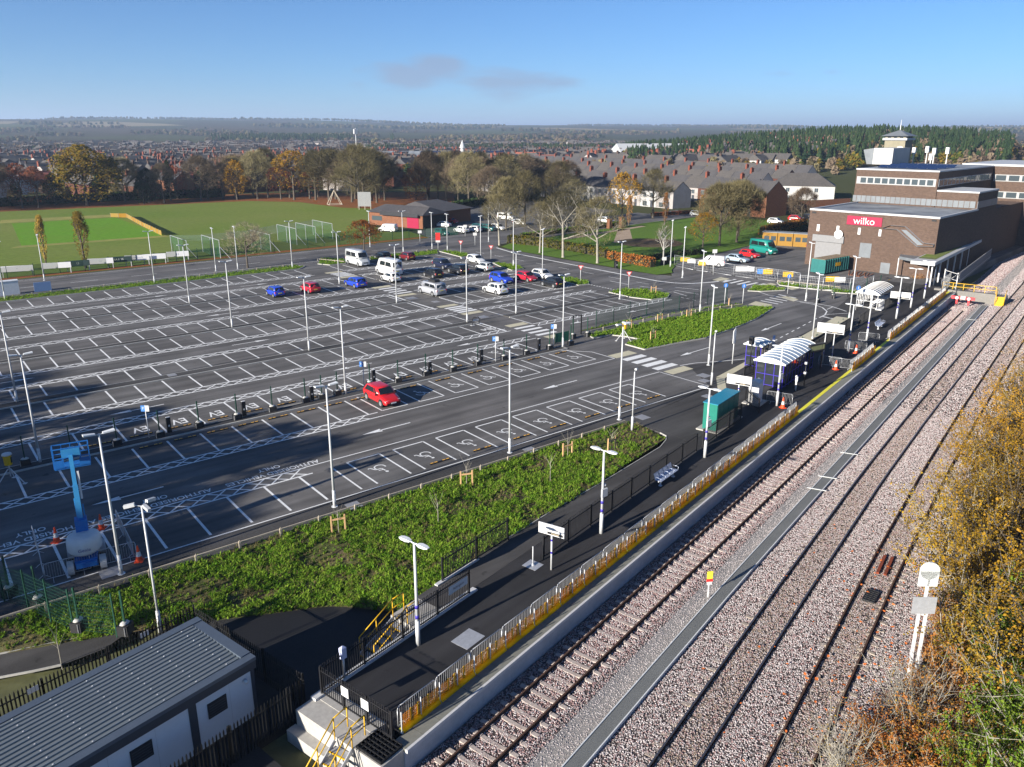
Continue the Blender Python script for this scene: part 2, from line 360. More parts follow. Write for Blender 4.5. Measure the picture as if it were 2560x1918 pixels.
for i, (ya, yb, ph, pt, (h0, h1)) in enumerate(ROWS):
    xe = XE if i > 1 else 60.2
    if i == 0: xe = 54.5
    if i == 1: xe = 56.6
    def rp(mb):
        bays(mb, XL, xe, ph, pt, ya, yb); lattice(mb, XL, xe+0.6, h0, h1)
        xr1 = (83.6, 83.2, 84.0, 84.0, 82.6, 82.2, 86.2)[i]; xr0 = (61.0,61.0,61.0,61.0,61.0,61.2,61.2)[i]
        bays(mb, xr0, xr1, xr0, 2.46, ya, yb); lattice(mb, xr0, xr1, h0, h1)
    row_paint('bay_markings', rp)
def ev_paint(mb):
    bays(mb, 0, 54.0, 11.97, 2.99, 62.45, 66.8); lattice(mb, XL, 57.0, 66.88, 67.95); strip(mb, (XL,62.42,0), (56,62.42,0), 0.09, ZP)
row_paint('bay_markings', ev_paint)
def auth_paint(mb):
    bays(mb, XL, 30.6, 11.87, 2.51, 56.25, 60.62, 0.155); lattice(mb, XL, 30.3, 55.18, 56.2, 1.31)
    strip(mb, (30.3,55.18,0), (58.0,55.28,0), 0.11, ZP)
    for k in range(7):
        x = 30.8+3.82*k
        polystrip(mb, [(x,60.9),(x,56.35),(x+2.55,56.35),(x+2.55,60.9)], 0.135, ZP+0.003)
row_paint('bay_markings', auth_paint)
def low_paint(mb):
    bays(mb, XL, 20.0, 9.57, 2.50, 43.65, 48.05, 0.155); bays(mb, 21.5, 22.2, 22.05, 9, 43.65, 48.3, 0.13); lattice(mb, XL, 20.6, 48.1, 49.3, 1.32)
    strip(mb, (20.6,49.35,0), (58.0,49.1,0), 0.11, ZP); strip(mb, (XL,43.42,0), (58.1,43.15,0), 0.10, ZP)
    strip(mb, (58.0,49.0,0), (58.15,43.2,0), 0.10, ZP+0.002)
    for k in range(8):
        x = 23.3+3.82*k
        polystrip(mb, [(x,43.75),(x,48.24),(x+2.65,48.24),(x+2.65,43.75)], 0.135, ZP+0.003)
row_paint('bay_markings', low_paint)
def arrow(mb, x, y, L=4.4, dirn=1, z=ZP+0.002, ang=0, hw=0.30, sw=0.13):
    T = xf((x,y,0), ang+(0 if dirn > 0 else PI)); o = mb.T; mb.T = T
    mb.add([(-L/2,-sw/2,z),(L/2-1.55,-sw/2,z),(L/2-1.55,sw/2,z),(-L/2,sw/2,z)], [(0,1,2,3)]); mb.add([(L/2-1.7,-hw,z),(L/2,0,z),(L/2-1.7,hw,z)], [(0,1,2)]); mb.T = o
def arrow_paint(mb):
    for x, y, dd in ((28.9,119.35,1),(-8,119.3,1),(66,119.2,1),(58-14,119.2,1),(33,101.9,-1),(3,101.9,-1),(80,101.8,1),(30.6,85.6,1),(7,85.6,1),(78,85.5,-1),(67,85.5,-1),(49.3,85.6,1),(14.5,69.7,-1),(35,69.7,-1),(50.0,69.7,-1),(67,69.6,-1),(77,69.6,-1),(28.97,52.38,-1),(47.5,52.2,-1),(9.6,52.3,-1)):
        arrow(mb, x, y, 4.4, dd)
    for p, a in ((M3(1580,618),0.05),(S4(725,565),0.14)): arrow(mb, p.x, p.y, 5.4, -1, ang=a)
row_paint('arrow_marking', arrow_paint)
# lettering painted on the bays
def flat_text(txt, x, y, size, sx=1.0, rz=PI, name='painted_lettering', bold=0.022):
    return lettering(name, txt, size, PAINT, PARK, xf((x,y,ZP+0.004), rz), sx, bold=bold)
ev0 = flat_text('EV', 13.45, 64.55, 1.85, 0.62)
for k in range(1, 12):
    o = ev0.copy(); COL.objects.link(o); o.location.x = 2.99*k
for k in (0, 1):
    p = (39.1+11.96+2.99*k+0.0)
for k, xr in enumerate((13.9, 21.6, 6.9)):
    a = flat_text('AUTHORISED VEHICLES', xr-3.1, 49.86, 0.74, 0.86, bold=0.010); b = flat_text('ONLY', xr-3.1, 50.72, 0.74, 0.80, bold=0.010)
flat_text('M/C', 55.4, 73.7, 1.5, 0.8, 0.12)
def wheelchair(mb, x, y, rz, k=1.0):
    o = mb.T; mb.T = xf((x,y,0), rz) @ Matrix.Scale(k, 4); z = (ZP+0.003)/k
    arc = [(0.42*math.cos(a)-0.08, 0.42*math.sin(a)-0.15) for a in [rad(160+i*17) for i in range(14)]]
    polystrip(mb, arc, 0.11, z)
    polystrip(mb, [(-0.12,0.62),(-0.06,0.12),(0.42,0.08),(0.62,-0.42),(0.82,-0.36)], 0.11, z+0.0005); polystrip(mb, [(-0.1,0.36),(0.3,0.34)], 0.09, z+0.001)
    mb.add([(-0.14+0.13*math.cos(i*PI/5), 0.82+0.13*math.sin(i*PI/5), z) for i in range(10)], [tuple(range(10))]); mb.T = o
mbw = MB()
for k in range(8): wheelchair(mbw, 23.3+3.82*k+1.4, 45.9, PI, 0.95)
for k in range(7): wheelchair(mbw, 30.8+3.82*k+1.25, 58.3, 0, 0.95)
for k in range(2): wheelchair(mbw, 49.6+3.0*k, 65.0, PI, 0.9)
mbw.build('wheelchair_marking', PAINT, PARK)
# crossings: white bars between cream tactile slabs
def zebra(bars, x0, x1, y0, y1, n, ends=True, ang=0.0, th=0.62):
    for i in range(n):
        y = y0+(y1-y0)*(i+0.5)/n
        strip(bars, (x0,y,0), (x1,y,0), th, ZP)
mbz = MB(); zebra(mbz, 57.3, 60.3, 98.7, 104.7, 4); zebra(mbz, 57.9, 60.9, 67.2, 72.5, 4); zebra(mbz, 58.3, 61.4, 49.3, 54.9, 4, th=0.85); zebra(mbz, 57.6,60.4,117.2,121.2,4)
zebra(mbz, 57.6,60.6,83.0,87.0,4)
mbz.build('zebra_bars', PAINT, PARK)
mbt_ = MB()
for x0, x1, y0, y1 in ((57.1,60.2,104.8,106.0),(56.8,59.9,97.3,98.4),(57.9,60.9,72.8,74.0),(58.1,60.8,65.8,66.9),(58.2,61.4,55.2,56.5),(58.4,61.5,47.7,48.95),(57.3,60.3,121.4,122.5),(57.3,60.3,116,117),(57.4,60.4,87.3,88.4),(57.4,60.5,81.7,82.8)):
    mbt_.poly([(x0,y0),(x1,y0),(x1,y1),(x0,y1)], ZP)
mbt_.build('tactile_slabs', TACT, PARK)
# raised strips between back-to-back rows: dark footway with pale kerbs
def median(x0, x1, y0, y1, name='median_strip'):
    r = struct(thing(name, None, None)); h = 0.11
    MB().box(x0, x1-0.15, y0+0.16, y1-0.10, -0.2, h-0.006).build('footway_strip', A_PATH, r)
    n = max(1, int((x1-x0)/9)); 
    for i in range(n):
        a, b = x0+(x1-x0)*i/n, x0+(x1-x0)*(i+1)/n-0.012
        MB().box(a, b, y0, y0+0.16, -0.2, h).build('kerb', KERB, r); MB().box(a, b, y1-0.10, y1, -0.2, h-0.002).build('kerb', KERB, r)
    MB().box(x1-0.15, x1, y0+0.162, y1-0.102, -0.2, h-0.003).build('kerb', KERB, r)
for y0, y1 in ((110.35,111.5),(93.05,94.2),(76.9,78.4),(61.1,62.3)):
    median(XL, XE+(0 if y0 > 62 else 0.4), y0, y1)
    if y0 > 62: median(XR0-0.2, {110.35:83.4,93.05:83.4,76.9:82.4}[y0], y0, y1)
mb = MB()
for ya, yb in ((86.9,93.2),(93.2,99.4),(71.6,77.2)): strip(mb, (56.35,ya,0), (56.35,yb,0), 0.3, ZP+0.004); 
for ya, yb in ((72.8,77.6),(87.2,93)): strip(mb, (61.2,ya,0), (61.2,yb,0), 0.12, ZP+0.004)
polystrip(mb, [(55.6,61.2),(57.9,58.6),(58.0,55.3)], 0.12, ZP+0.002)
mb.build('edge_lines', PAINT, PARK)
# road paint
def road_paint(mb):
    pts = [(98.2,128),(96.3,119.3),(95.9,105),(95.6,90),(95.6,82.5),(96.4,79.6),(98.2,77.6),(101.5,76.4),(106,75.6)]
    polystrip(mb, pts, 0.42, ZP)
    for i in range(8): strip(mb, (91.5+0.12*i,126-6*i,0), (91.5+0.12*i+0.1,123.4-6*i,0), 0.12, ZP)
    for k in range(12): # give way dashes
        a = T3(655+k*24, 1418+k*5); strip(mb, a, T3(670+k*24, 1421+k*5), 0.25, ZP)
    for x0 in range(-50, 84, 9): strip(mb, (x0,138.6+0.02*x0,0), (x0+4.0,138.7+0.02*x0,0), 0.12, ZP)
    strip(mb, (-55,146.2-1.0), (62,148.6-1.0), 0.10, ZP) if False else None
    for a, b in (((-55,132.7,0),(86,135.0,0)),((-55,144.6,0),(70,147.0,0))): strip(mb, a, b, 0.10, ZP)
    for a, b in ((T3(1405,1445),T3(1610,1465)),(T3(1405,1470),T3(1610,1505)),(T3(1395,1485),T3(1510,1520)),(T3(1100,1435),T3(1300,1460)),(T3(845,1390),T3(1000,1420))): strip(mb, a, b, 0.14, ZP)
    for k in range(9): strip(mb, S4(5+k*48,328+k*10), S4(30+k*48,333+k*10), 0.12, ZP)
    for k in range(10): strip(mb, S4(1085-k*45,495+k*24), S4(1065-k*45,506+k*24), 0.14, ZP)
    strip(mb, S4(940,638), S4(990,648), 0.12, ZP)
    polystrip(mb, [S4(950,365),S4(1060,385),S4(1130,410),S4(1165,440),S4(1150,468),S4(1105,490)], 0.16, ZP)
    polystrip(mb, [S4(950,362),S4(1060,375),S4(1200,400),S4(1320,440)], 0.16, ZP+0.002); strip(mb, S4(1165,425), S4(1210,405), 0.12, ZP); strip(mb, S4(1160,465), S4(1330,455), 0.12, ZP); polystrip(mb, [S4(1130,480),S4(1190,495),S4(1290,500)], 0.3, ZP)
    polystrip(mb, [S4(0,870),S4(120,850),S4(300,838),S4(430,826),S4(560,815)], 0.12, ZP)
    for k in range(5): strip(mb, S4(640+k*35,355-k*12), S4(780+k*35,382-k*12), 0.32, ZP)
    for k in range(5): strip(mb, S4(340+k*58,208+k*9), S4(440+k*58,185+k*9), 0.5, ZP)
    polystrip(mb, [S4(560,265),S4(640,290),S4(700,312),S4(790,328),S4(950,362)], 0.14, ZP+0.001)
ROAD = bpy.data.objects['road']
mb = MB(); road_paint(mb); mb.build('road_markings', PAINT, ROAD)
mb = MB()
for q in ([S4(255,190),S4(325,168),S4(395,182),S4(325,205)], [S4(540,385),S4(600,360),S4(735,388),S4(690,408)], [S4(790,328),S4(850,318),S4(940,345),S4(900,362)],[S4(640,232),S4(720,215),S4(770,225),S4(690,248)],[S4(840,255),S4(900,245),S4(950,258),S4(890,272)]): mb.poly(q, ZP)
# guiding tactile path to the ticket machine
mb.poly([S2(70,690),S2(640,388),S2(712,385),S2(700,440),S2(235,705)], ZP+0.001); mb.poly([S2(78,705),S2(233,700),S2(320,1225),S2(258,1285),S2(130,1095)], ZP+0.003); mb.poly([S2(258,1275),S2(320,1228),S2(540,1262),S2(470,1312)], ZP+0.005); mb.poly([S2(330,640),S2(400,625),S2(620,675),S2(580,715)], ZP+0.003)
mb.build('tactile_path', TACT, ROAD)
IRON = mat('access_cover', (0.30,0.30,0.31), rough=0.6, metal=0.3, var=0.15, scale=6)
for f_, x, y, w_ in ((M2,1340,157,1.5),(M2,1550,188,1.0),(zone(1140,760,300),490,240,1.3),(M3,1655,825,1.1),(M3,1660,870,0.9),(M3,1690,1005,0.9),(M3,1125,1185,1.0),(B3,160,155,0.9),(B2,845,635,0.9),(B1,950,1215,1.0),(zone(280,820,200),1660,1330,0.8)):
    q = f_(x,y); MB(xf((q.x,q.y,0),0.0)).box(-w_/2,w_/2,-w_/2,w_/2,0.002,0.013 if y != 1330 else 0.118).build('access_cover', IRON, ROAD)
# ------------------------------------------------------------------ scattering with geometry nodes (stones, weeds, litter)
def scatter(o, insts, density, smin, smax, seed=1, full_rot=True, keep=True):
    ng = bpy.data.node_groups.new('scatter', 'GeometryNodeTree')
    ng.interface.new_socket('Geometry', in_out='INPUT', socket_type='NodeSocketGeometry'); ng.interface.new_socket('Geometry', in_out='OUTPUT', socket_type='NodeSocketGeometry')
    N = ng.nodes; L = ng.links; gi = N.new('NodeGroupInput'); go = N.new('NodeGroupOutput'); jn = N.new('GeometryNodeJoinGeometry')
    if keep: L.new(gi.outputs[0], jn.inputs[0])
    for k, ins in enumerate(insts):
        dp = N.new('GeometryNodeDistributePointsOnFaces'); dp.inputs['Density'].default_value = density/len(insts); dp.inputs['Seed'].default_value = seed+k
        L.new(gi.outputs[0], dp.inputs['Mesh'])
        oi = N.new('GeometryNodeObjectInfo'); oi.inputs['Object'].default_value = ins
        ip = N.new('GeometryNodeInstanceOnPoints'); L.new(dp.outputs['Points'], ip.inputs['Points']); L.new(oi.outputs['Geometry'], ip.inputs['Instance'])
        rr = N.new('FunctionNodeRandomValue'); rr.data_type = 'FLOAT_VECTOR'
        a = PI if full_rot else 0.22
        rr.inputs[0].default_value = (-a,-a,-PI); rr.inputs[1].default_value = (a,a,PI); rr.inputs['Seed'].default_value = seed+7
        L.new(rr.outputs[0], ip.inputs['Rotation'])
        rs = N.new('FunctionNodeRandomValue'); rs.data_type = 'FLOAT'; rs.inputs[2].default_value = smin; rs.inputs[3].default_value = smax; rs.inputs['Seed'].default_value = seed+11
        L.new(rs.outputs[1], ip.inputs['Scale'])
        L.new(ip.outputs[0], jn.inputs[0])
    L.new(jn.outputs[0], go.inputs[0])
    md = o.modifiers.new('scatter', 'NODES'); md.node_group = ng
    return o
def loose(name, mb, mats, smooth=False):
    return bpy.data.objects.new(name, mb.mesh(name, mats, smooth))       # source shape, not placed on its own
def gridpatch(mb, A, B, nu, nv, zf=None):
    """surface between polylines A and B (same number of points)"""
    def along(P, u):
        u *= len(P)-1; i = min(int(u), len(P)-2); return Vector(P[i]).lerp(Vector(P[i+1]), u-i)
    vs = []
    for i in range(nu+1):
        a, b = along(A, i/nu), along(B, i/nu)
        for j in range(nv+1):
            p = a.lerp(b, j/nv)
            if zf: p.z += zf(p, j/nv)
            vs.append(p)
    mb.add(vs, [(i*(nv+1)+j, i*(nv+1)+j+1, (i+1)*(nv+1)+j+1, (i+1)*(nv+1)+j) for i in range(nu) for j in range(nv)])

# ------------------------------------------------------------------ ballast, tracks
BAL1 = mat('ballast_pink', (0.40,0.30,0.29), rough=1.0, var=0.35, scale=14, bump=1.0, bscale=26, spec=0.05, var2=0.6, scale2=0.4, hue=(0.30,0.27,0.26))
def interp(tab, s):
    if s <= tab[0][0]: return tab[0][1]
    for (a, x), (b, y) in zip(tab, tab[1:]):
        if s <= b:
            k = (s-a)/(b-a); return x+(y-x)*k
    return tab[-1][1]
T1TAB = [(-20,-1.6),(110,-1.6)]
T2TAB = [(-14,-8.75),(6,-8.05),(20,-7.55),(40,-7.0),(55,-6.85),(90,-6.9),(136,-7.2),(190,-4.6)]
T3TAB = [(-14,-12.4),(11,-11.55),(27,-10.85),(44,-10.4),(60,-10.25),(106,-10.2),(150,-10.6),(190,-9)]
def bal_prof(s):
    a, b = interp(T3TAB, s), interp(T2TAB, s)
    return [(a-3.2,LOW-0.02),(a-1.4,-1.15),(a-0.75,-1.12),(a+0.75,-1.12),(a+1.35,-1.08),((a+b)/2,-1.06),(b-1.35,-1.08),(b-0.75,-1.11),(b+0.75,-1.11),(b+1.3,-1.12),(-5.15,-1.17),(-4.7,-1.2),(-3.75,-1.2),(-3.35,-1.13),(-2.95,-1.10),(-2.35,-1.135),(-0.85,-1.135),(-0.3,-1.13),(0.05,-1.13)]
ss = [-14+1.5*i for i in range(136)]
vs = []
for s in ss:
    for t, z in bal_prof(s): vs.append(PF(s, t, z+0.035*noise.noise(Vector((s*0.7,t*1.3,0)))+0.02*noise.noise(Vector((s*2.1,t*2.3,5)))))
n = len(bal_prof(0)); zones = {}
for i in range(len(ss)-1):
    for j in range(n-1):
        k = {2:'brown',7:'brown',11:'fine',12:'fine',13:'mixed',14:'pink',15:'pink',16:'grey',17:'grey'}.get(j,'pale'); k = (k, ss[i] < 58)
        zones.setdefault(k, MB()).add([vs[i*n+j],vs[(i+1)*n+j],vs[(i+1)*n+j+1],vs[i*n+j+1]], [(0,1,2,3)])
def stone(nm, c, seed):
    sb = MB(); r = random.Random(seed); v = []
    sb.ico((0,0,0), 1, 1.0, 0.75, 0.62, seg=5, rings=3, jit=0.28); return loose(nm, sb, mat(nm, c, rough=1.0, var=0.3, scale=1.3, spec=0.05))
ST = {k: stone('stone_'+k, c, i) for i, (k, c) in enumerate((('pale',(0.40,0.355,0.35)),('white',(0.53,0.49,0.485)),('pink',(0.30,0.20,0.195)),('grey',(0.22,0.20,0.195)),('brown',(0.26,0.205,0.165)),('dark',(0.13,0.115,0.11))))}
MIX = {'pale':('pale','white','pale','pink','grey'),'brown':('brown','grey','pale','brown','pale','pink'),'fine':('pale','white','grey'),'mixed':('pale','grey','pink'),'pink':('pink','pale','white','pink'),'grey':('pale','pink','grey')}
BALM = mat('ballast_gaps', (0.085,0.068,0.064), rough=1.0, var=0.4, scale=14, bump=1.0, bscale=26, spec=0.05)
FINEM = mat('ballast_fines', (0.30,0.28,0.26), rough=1.0, var=0.3, scale=25, bump=0.6, bscale=50, spec=0.05)
for (k, nr), mbz_ in zones.items():
    o = mbz_.build('ballast', FINEM if k == 'fine' else BALM); tag(o, 'crushed stone ballast around the railway tracks', 'ballast', kind='stuff')
    dn_, s0_, s1_ = (260,0.030,0.055) if nr else (70,0.045,0.075)
    if k == 'fine': dn_, s0_, s1_ = (190,0.018,0.036) if nr else (30,0.03,0.05)
    scatter(o, [ST[x] for x in MIX[k]], dn_, s0_, s1_, 3+len(k))
RAILTOP = mat('rail_worn_steel', (0.30,0.25,0.22), rough=0.35, metal=0.9, var=0.15, scale=2); RUST = mat('rail_rust', (0.085,0.045,0.03), rough=0.85, var=0.3, scale=9, bump=0.2)
SLEEP = mat('sleeper_concrete', (0.42,0.36,0.32), rough=0.95, var=0.16, scale=6, bump=0.3, var2=0.45, scale2=1.2, hue=(0.34,0.27,0.23)); SLEEPO = mat('sleeper_old_concrete', (0.36,0.31,0.26), rough=0.95, var=0.2, scale=6, bump=0.3, var2=0.5, scale2=0.9, hue=(0.24,0.17,0.12))
sl_me = {}
def sleeper_mesh(m):
    if m.name not in sl_me:
        b = MB(); v = []
        for x, z in ((-1.25,0),(-0.62,0),(-0.38,-0.035),(0.38,-0.035),(0.62,0),(1.25,0)):
            v += [(-0.13,x,-0.14),(0.13,x,-0.14),(0.10,x,z),(-0.10,x,z)]
        b.add(v, [f for i in range(5) for f in ((i*4,i*4+1,i*4+5,i*4+4),(i*4+1,i*4+2,i*4+6,i*4+5),(i*4+2,i*4+3,i*4+7,i*4+6),(i*4+3,i*4,i*4+4,i*4+7))]+[(3,2,1,0),(20,21,22,23)])
        for y in (-0.87,-0.66,0.66,0.87): b.box(-0.07,0.07,y-0.035,y+0.035,-0.01,0.045)
        sl_me[m.name] = b.mesh('sleeper', m)
    return sl_me[m.name]
def track(label, tab, s0, s1, sm, top, step=0.72, sleep_to=130, zr=-0.92):
    r = thing('railway_track', label, 'railway track', group='parallel railway tracks')
    for side in (-0.755, 0.755):
        b = MB(); pts = []; s = s0
        while s <= s1: pts.append(PF(s, interp(tab, s)+side, zr)); s += 4
        for a, c in zip(pts, pts[1:]):
            b.beam(a+Vector((0,0,-0.025)), c+Vector((0,0,-0.025)), 0.072, 0.05, 0); b.beam(a+Vector((0,0,-0.085)), c+Vector((0,0,-0.085)), 0.03, 0.08, 1); b.beam(a+Vector((0,0,-0.14)), c+Vector((0,0,-0.14)), 0.14, 0.03, 1)
        b.build('rail', [top, RUST], r)
    s = s0; k = 0
    while s < min(s1, sleep_to) and k < 290:
        t = interp(tab, s); sl = (interp(tab, s+1)-interp(tab, s-1))/2
        o = ob('sleeper', sleeper_mesh(sm), r, PF(s, t, zr-0.155+RND.uniform(-0.012,0.008)-(0.0 if sm is SLEEP else 0.018)), PA+math.atan(sl)+RND.uniform(-.012,.012)); s += step; k += 1
    return r
track('railway track beside the platform with brown rusty rails, ending at the red buffer stop', T1TAB, -14, 109.5, SLEEP, RUST, 0.70, 109)
track('middle railway track with dark polished rails, beside the grey walkway', T2TAB, -14, 186, SLEEPO, RAILTOP, 0.72)
track('outer railway track closest to the yellow-leaved bushes', T3TAB, -14, 186, SLEEPO, RUST, 0.72)
# grey cess walkway with white edging boards
WALK = mat('walkway_grit', (0.16,0.165,0.16), rough=1.0, var=0.25, scale=30, bump=0.5, bscale=60, var2=0.25, scale2=0.7)
EDGEW = mat('white_edging', (0.62,0.63,0.62), rough=0.8, var=0.12, scale=8)
WT = [(-14,-5.2),(5,-4.9),(20,-4.6),(60,-4.35),(112,-4.2)]
r = struct(thing('walkway', None, None)); b = MB(); e1 = MB(); e2 = MB(); s = -14
while s < 111:
    a, c = PF(s, interp(WT,s), -1.03), PF(s+3, interp(WT,s+3), -1.03)
    b.beam(a+Vector((0,0,-.1)), c+Vector((0,0,-.1)), 0.60, 0.2); e1.beam(a+PV*0.335+Vector((0,0,-.06)), c+PV*0.335+Vector((0,0,-.06)), 0.05, 0.2); e2.beam(a-PV*0.335+Vector((0,0,-.06)), c-PV*0.335+Vector((0,0,-.06)), 0.05, 0.2); s += 3
b.build('grit_surface', WALK, r); e1.build('edging_board', EDGEW, r); e2.build('edging_board', EDGEW, r)
for s in (35.5,38.0,43.5,100.5):
    b = MB(); a = PF(s, interp(WT,s)+0.62, -0.99); c = PF(s+0.28, interp(WT,s)-0.62, -0.99); b.beam(a, c, 0.10, 0.03); b.build('cross_marker', EDGEW, r)

# ------------------------------------------------------------------ platform
PLAT = asphalt_mat('asphalt_platform', (0.040,0.039,0.041), 0.25)
COPE = mat('coping_slab', (0.185,0.185,0.160), rough=0.9, var=0.12, scale=5, bump=0.2, var2=0.35, scale2=0.9, hue=(0.13,0.13,0.105)); CWHITE = mat('platform_edge_white', (0.52,0.52,0.52), rough=0.8, var=0.1, scale=6, var2=0.2, scale2=0.8)
BLOCKW = mat('platform_wall_blocks', (0.44,0.45,0.47), rough=0.9, var=0.12, scale=4, bump=0.2, var2=0.3, scale2=0.5)
plat = struct(thing('platform', None, None, PO, PA)); PL = 118.0
MB().box(0.75, PL, 0.79, 5.35, -1.5, -0.004).build('platform_surface', PLAT, plat)
MB().box(0.2, PL, 0.14, 0.785, -1.5, -0.17).build('platform_wall', BLOCKW, plat)
cs = MB().box(-0.493,0.493,0.12,0.78,-0.16,0.0).mesh('coping_slab', COPE); ce = MB().box(-0.493,0.493,0.0,0.115,-0.16,0.003).mesh('edge_nosing', CWHITE)
for i in range(int(PL)-1):
    ob('coping_slab', cs, plat, (0.7+i, 0, 0)); ob('edge_nosing', ce, plat, (0.7+i, 0, 0))
YEL = mat('yellow_line', (0.72,0.66,0.05), rough=0.75, var=0.12, scale=6, var2=0.15, scale2=1)
MB().box(0.8, PL, 0.80, 1.10, -0.02, 0.003).build('yellow_line', YEL, plat)
GREYMET = mat('galvanised_plate', (0.46,0.47,0.49), rough=0.5, metal=0.4, var=0.12, scale=5, var2=0.2, scale2=0.8)
for p, w, l in ((C2(1830,550),1.0,1.3),(B3(180,1150),0.9,0.8)):
    s, t = toPF(p); MB().box(s-l/2,s+l/2,t-w/2,t+w/2,-0.01,0.006).build('cover_plate', GREYMET, plat)
# end block with concrete steps and black tread mat
endb = MB(); endb.box(0.0,0.748,1.75,5.35,-1.5,-0.006,0); endb.box(-1.0,-0.003,1.75,5.3,-1.5,-0.03,0); endb.box(-1.45,-1.004,2.9,5.4,-1.5,-0.80,0); endb.build('platform_end_block', CONC, plat)
RUBBER = mat('black_rubber', (0.012,0.012,0.013), rough=0.55, var=0.2, scale=8)
gm = MB()
for i in range(7): gm.box(-0.9+i*0.185,-0.86+i*0.185,0.3,1.7,0.012,0.10)
for j in range(7): gm.box(-0.9,0.25,0.3+j*0.226,0.34+j*0.226,0.0,0.09)
gm.box(-0.9,0.25,0.3,1.7,-0.03,0.012); gm.build('anti_trespass_mat', RUBBER, plat); MB().box(-0.95,0.195,0.2,1.74,-1.5,-0.04).build('mat_plinth', CONC, plat)

# ------------------------------------------------------------------ path by the platform, grass bank
path_edge = [B3(-40,920),B3(390,655),B3(770,440),B3(1100,240),B3(1280,130),B3(1330,70),B3(1335,35),B3(1280,5)]
pp = [tuple(PF(7.9,5.36))[:2], tuple(PF(7.9,7.1))[:2]]+[tuple(PF(13.5,7.15))[:2]]+[tuple(p)[:2] for p in path_edge]+[(45.6,41.2),(45.9,38.7),tuple(PF(36,5.21))[:2],tuple(PF(36,5.36))[:2]]
MB().prism(pp, -1.5, -0.002).build('path', A_PATH); struct(bpy.data.objects['path'])
WEED = leafmat('weed_leaf', (0.040,0.10,0.012), (0.105,0.235,0.018), (0.23,0.34,0.04), 0.35, 0.35)
def clump(seed, n, h, w, name):
    r = random.Random(seed); b = MB()
    for i in range(n):
        a = r.uniform(0, 2*PI); L_ = h*r.uniform(0.55,1.1); out = r.uniform(0.35,1.0)*L_; d = Vector((math.cos(a), math.sin(a), 0)); q = Vector((-d.y, d.x, 0))*w*r.uniform(0.6,1.2)
        p0 = Vector((r.uniform(-.06,.06), r.uniform(-.06,.06), 0)); p1 = p0+d*out*0.5+Vector((0,0,L_*0.75)); p2 = p0+d*out+Vector((0,0,L_*r.uniform(0.55,0.95)))
        b.add([p0-q*0.25, p0+q*0.25, p1+q, p1-q, p2], [(0,1,2,3),(3,2,4)])
    return loose(name, b, WEED)
WEEDS = [clump(1,13,0.26,0.042,'weed_clump'), clump(2,11,0.36,0.026,'weed_clump'), clump(3,16,0.17,0.05,'weed_clump'), clump(4,14,0.30,0.016,'weed_clump')]
apron_z = -0.95
top = [(-25,41.25,0.0),(-5,41.25,0),(5,41.25,0),(12,41.25,0),(18,41.25,0),(24,41.25,0),(30,41.25,0),(36,41.25,0),(41,41.25,0),(45.5,41.3,0)]
pz = lambda f, x, y: f(x, y, apron_z)
bot = [(-25,38.6,apron_z), tuple(pz(C1,-1200,700)), tuple(pz(C1,0,690)), tuple(pz(C1,1500,430)), tuple(pz(C2,0,352)), tuple(pz(C2,650,262)), tuple(PF(7.4,7.2,-0.75)), tuple(PF(13.5,7.2,-0.02)), tuple(B3(700,480)), tuple(B3(1330,55))]
# resample both edges by length so that the rows run across the bank
def resample(P, n):
    P = [Vector(p) for p in P]; L_ = [0]
    for a, b in zip(P, P[1:]): L_.append(L_[-1]+(b-a).length)
    out = []
    for i in range(n):
        d = L_[-1]*i/(n-1); k = max(j for j in range(len(L_)) if L_[j] <= d+1e-6); k = min(k, len(P)-2)
        out.append(P[k].lerp(P[k+1], (d-L_[k])/max(1e-6, L_[k+1]-L_[k])))
    return out
bank = MB(); gridpatch(bank, resample(top, 60), resample(bot, 60), 110, 26, lambda p, v: (0.16*noise.noise(p*0.45)+0.09*noise.noise(p*1.7))*min(1, 6*v*(1-v)))
SOILG = mat('bank_soil', (0.105,0.080,0.048), rough=1.0, var=0.4, scale=5, bump=0.9, bscale=16, spec=0.05, var2=0.9, scale2=0.6, hue=(0.060,0.085,0.022))
o = tag(bank.build('grass_bank', SOILG, smooth=True), 'weedy green bank with bare soil patches between the car park and the platform path', 'bank', kind='structure')
# weeds grow everywhere but on bare patches
def weed_on(src, name, label, dens, keepf, smin=0.7, smax=1.35, seed=2):
    b = MB()
    for f in src.f:
        c = sum((Vector(src.v[i]) for i in f), Vector())/len(f)
        if keepf(c): b.add([src.v[i] for i in f], [tuple(range(len(f)))])
    o = tag(b.build(name, GRASS), label, 'weeds', kind='stuff'); scatter(o, WEEDS, dens, smin, smax, seed, False, keep=False); return o
bare = lambda c: noise.noise(Vector((c.x*0.33, c.y*0.45, 2.0)))+0.4*noise.noise(c*1.1) > -0.16-0.02*(c.x-30) - (0.6 if c.x > 38.5 else 0)*1.0 or False
weed_on(bank, 'bank_weeds', 'leafy green weeds covering the bank below the car park', 52, lambda c: (noise.noise(Vector((c.x*0.33, c.y*0.45, 2.0)))+0.55*noise.noise(c*1.3)) < 0.22-(0.75 if c.x > 39.5 and c.y < 41.0 else 0), 0.35, 1.05)
weed_on(bank, 'bank_weeds', 'thin scattered weeds on the bare patches of the bank', 14, lambda c: True, 0.25, 0.7, 31)
DRYG = leafmat('dry_grass', (0.13,0.11,0.04), (0.20,0.17,0.06), (0.26,0.22,0.10), 0.3, 0.5)
_w = WEED; WEED = DRYG; DRYT = [clump(8,13,0.30,0.012,'dry_tuft'), clump(9,11,0.40,0.010,'dry_tuft')]; WEED = _w
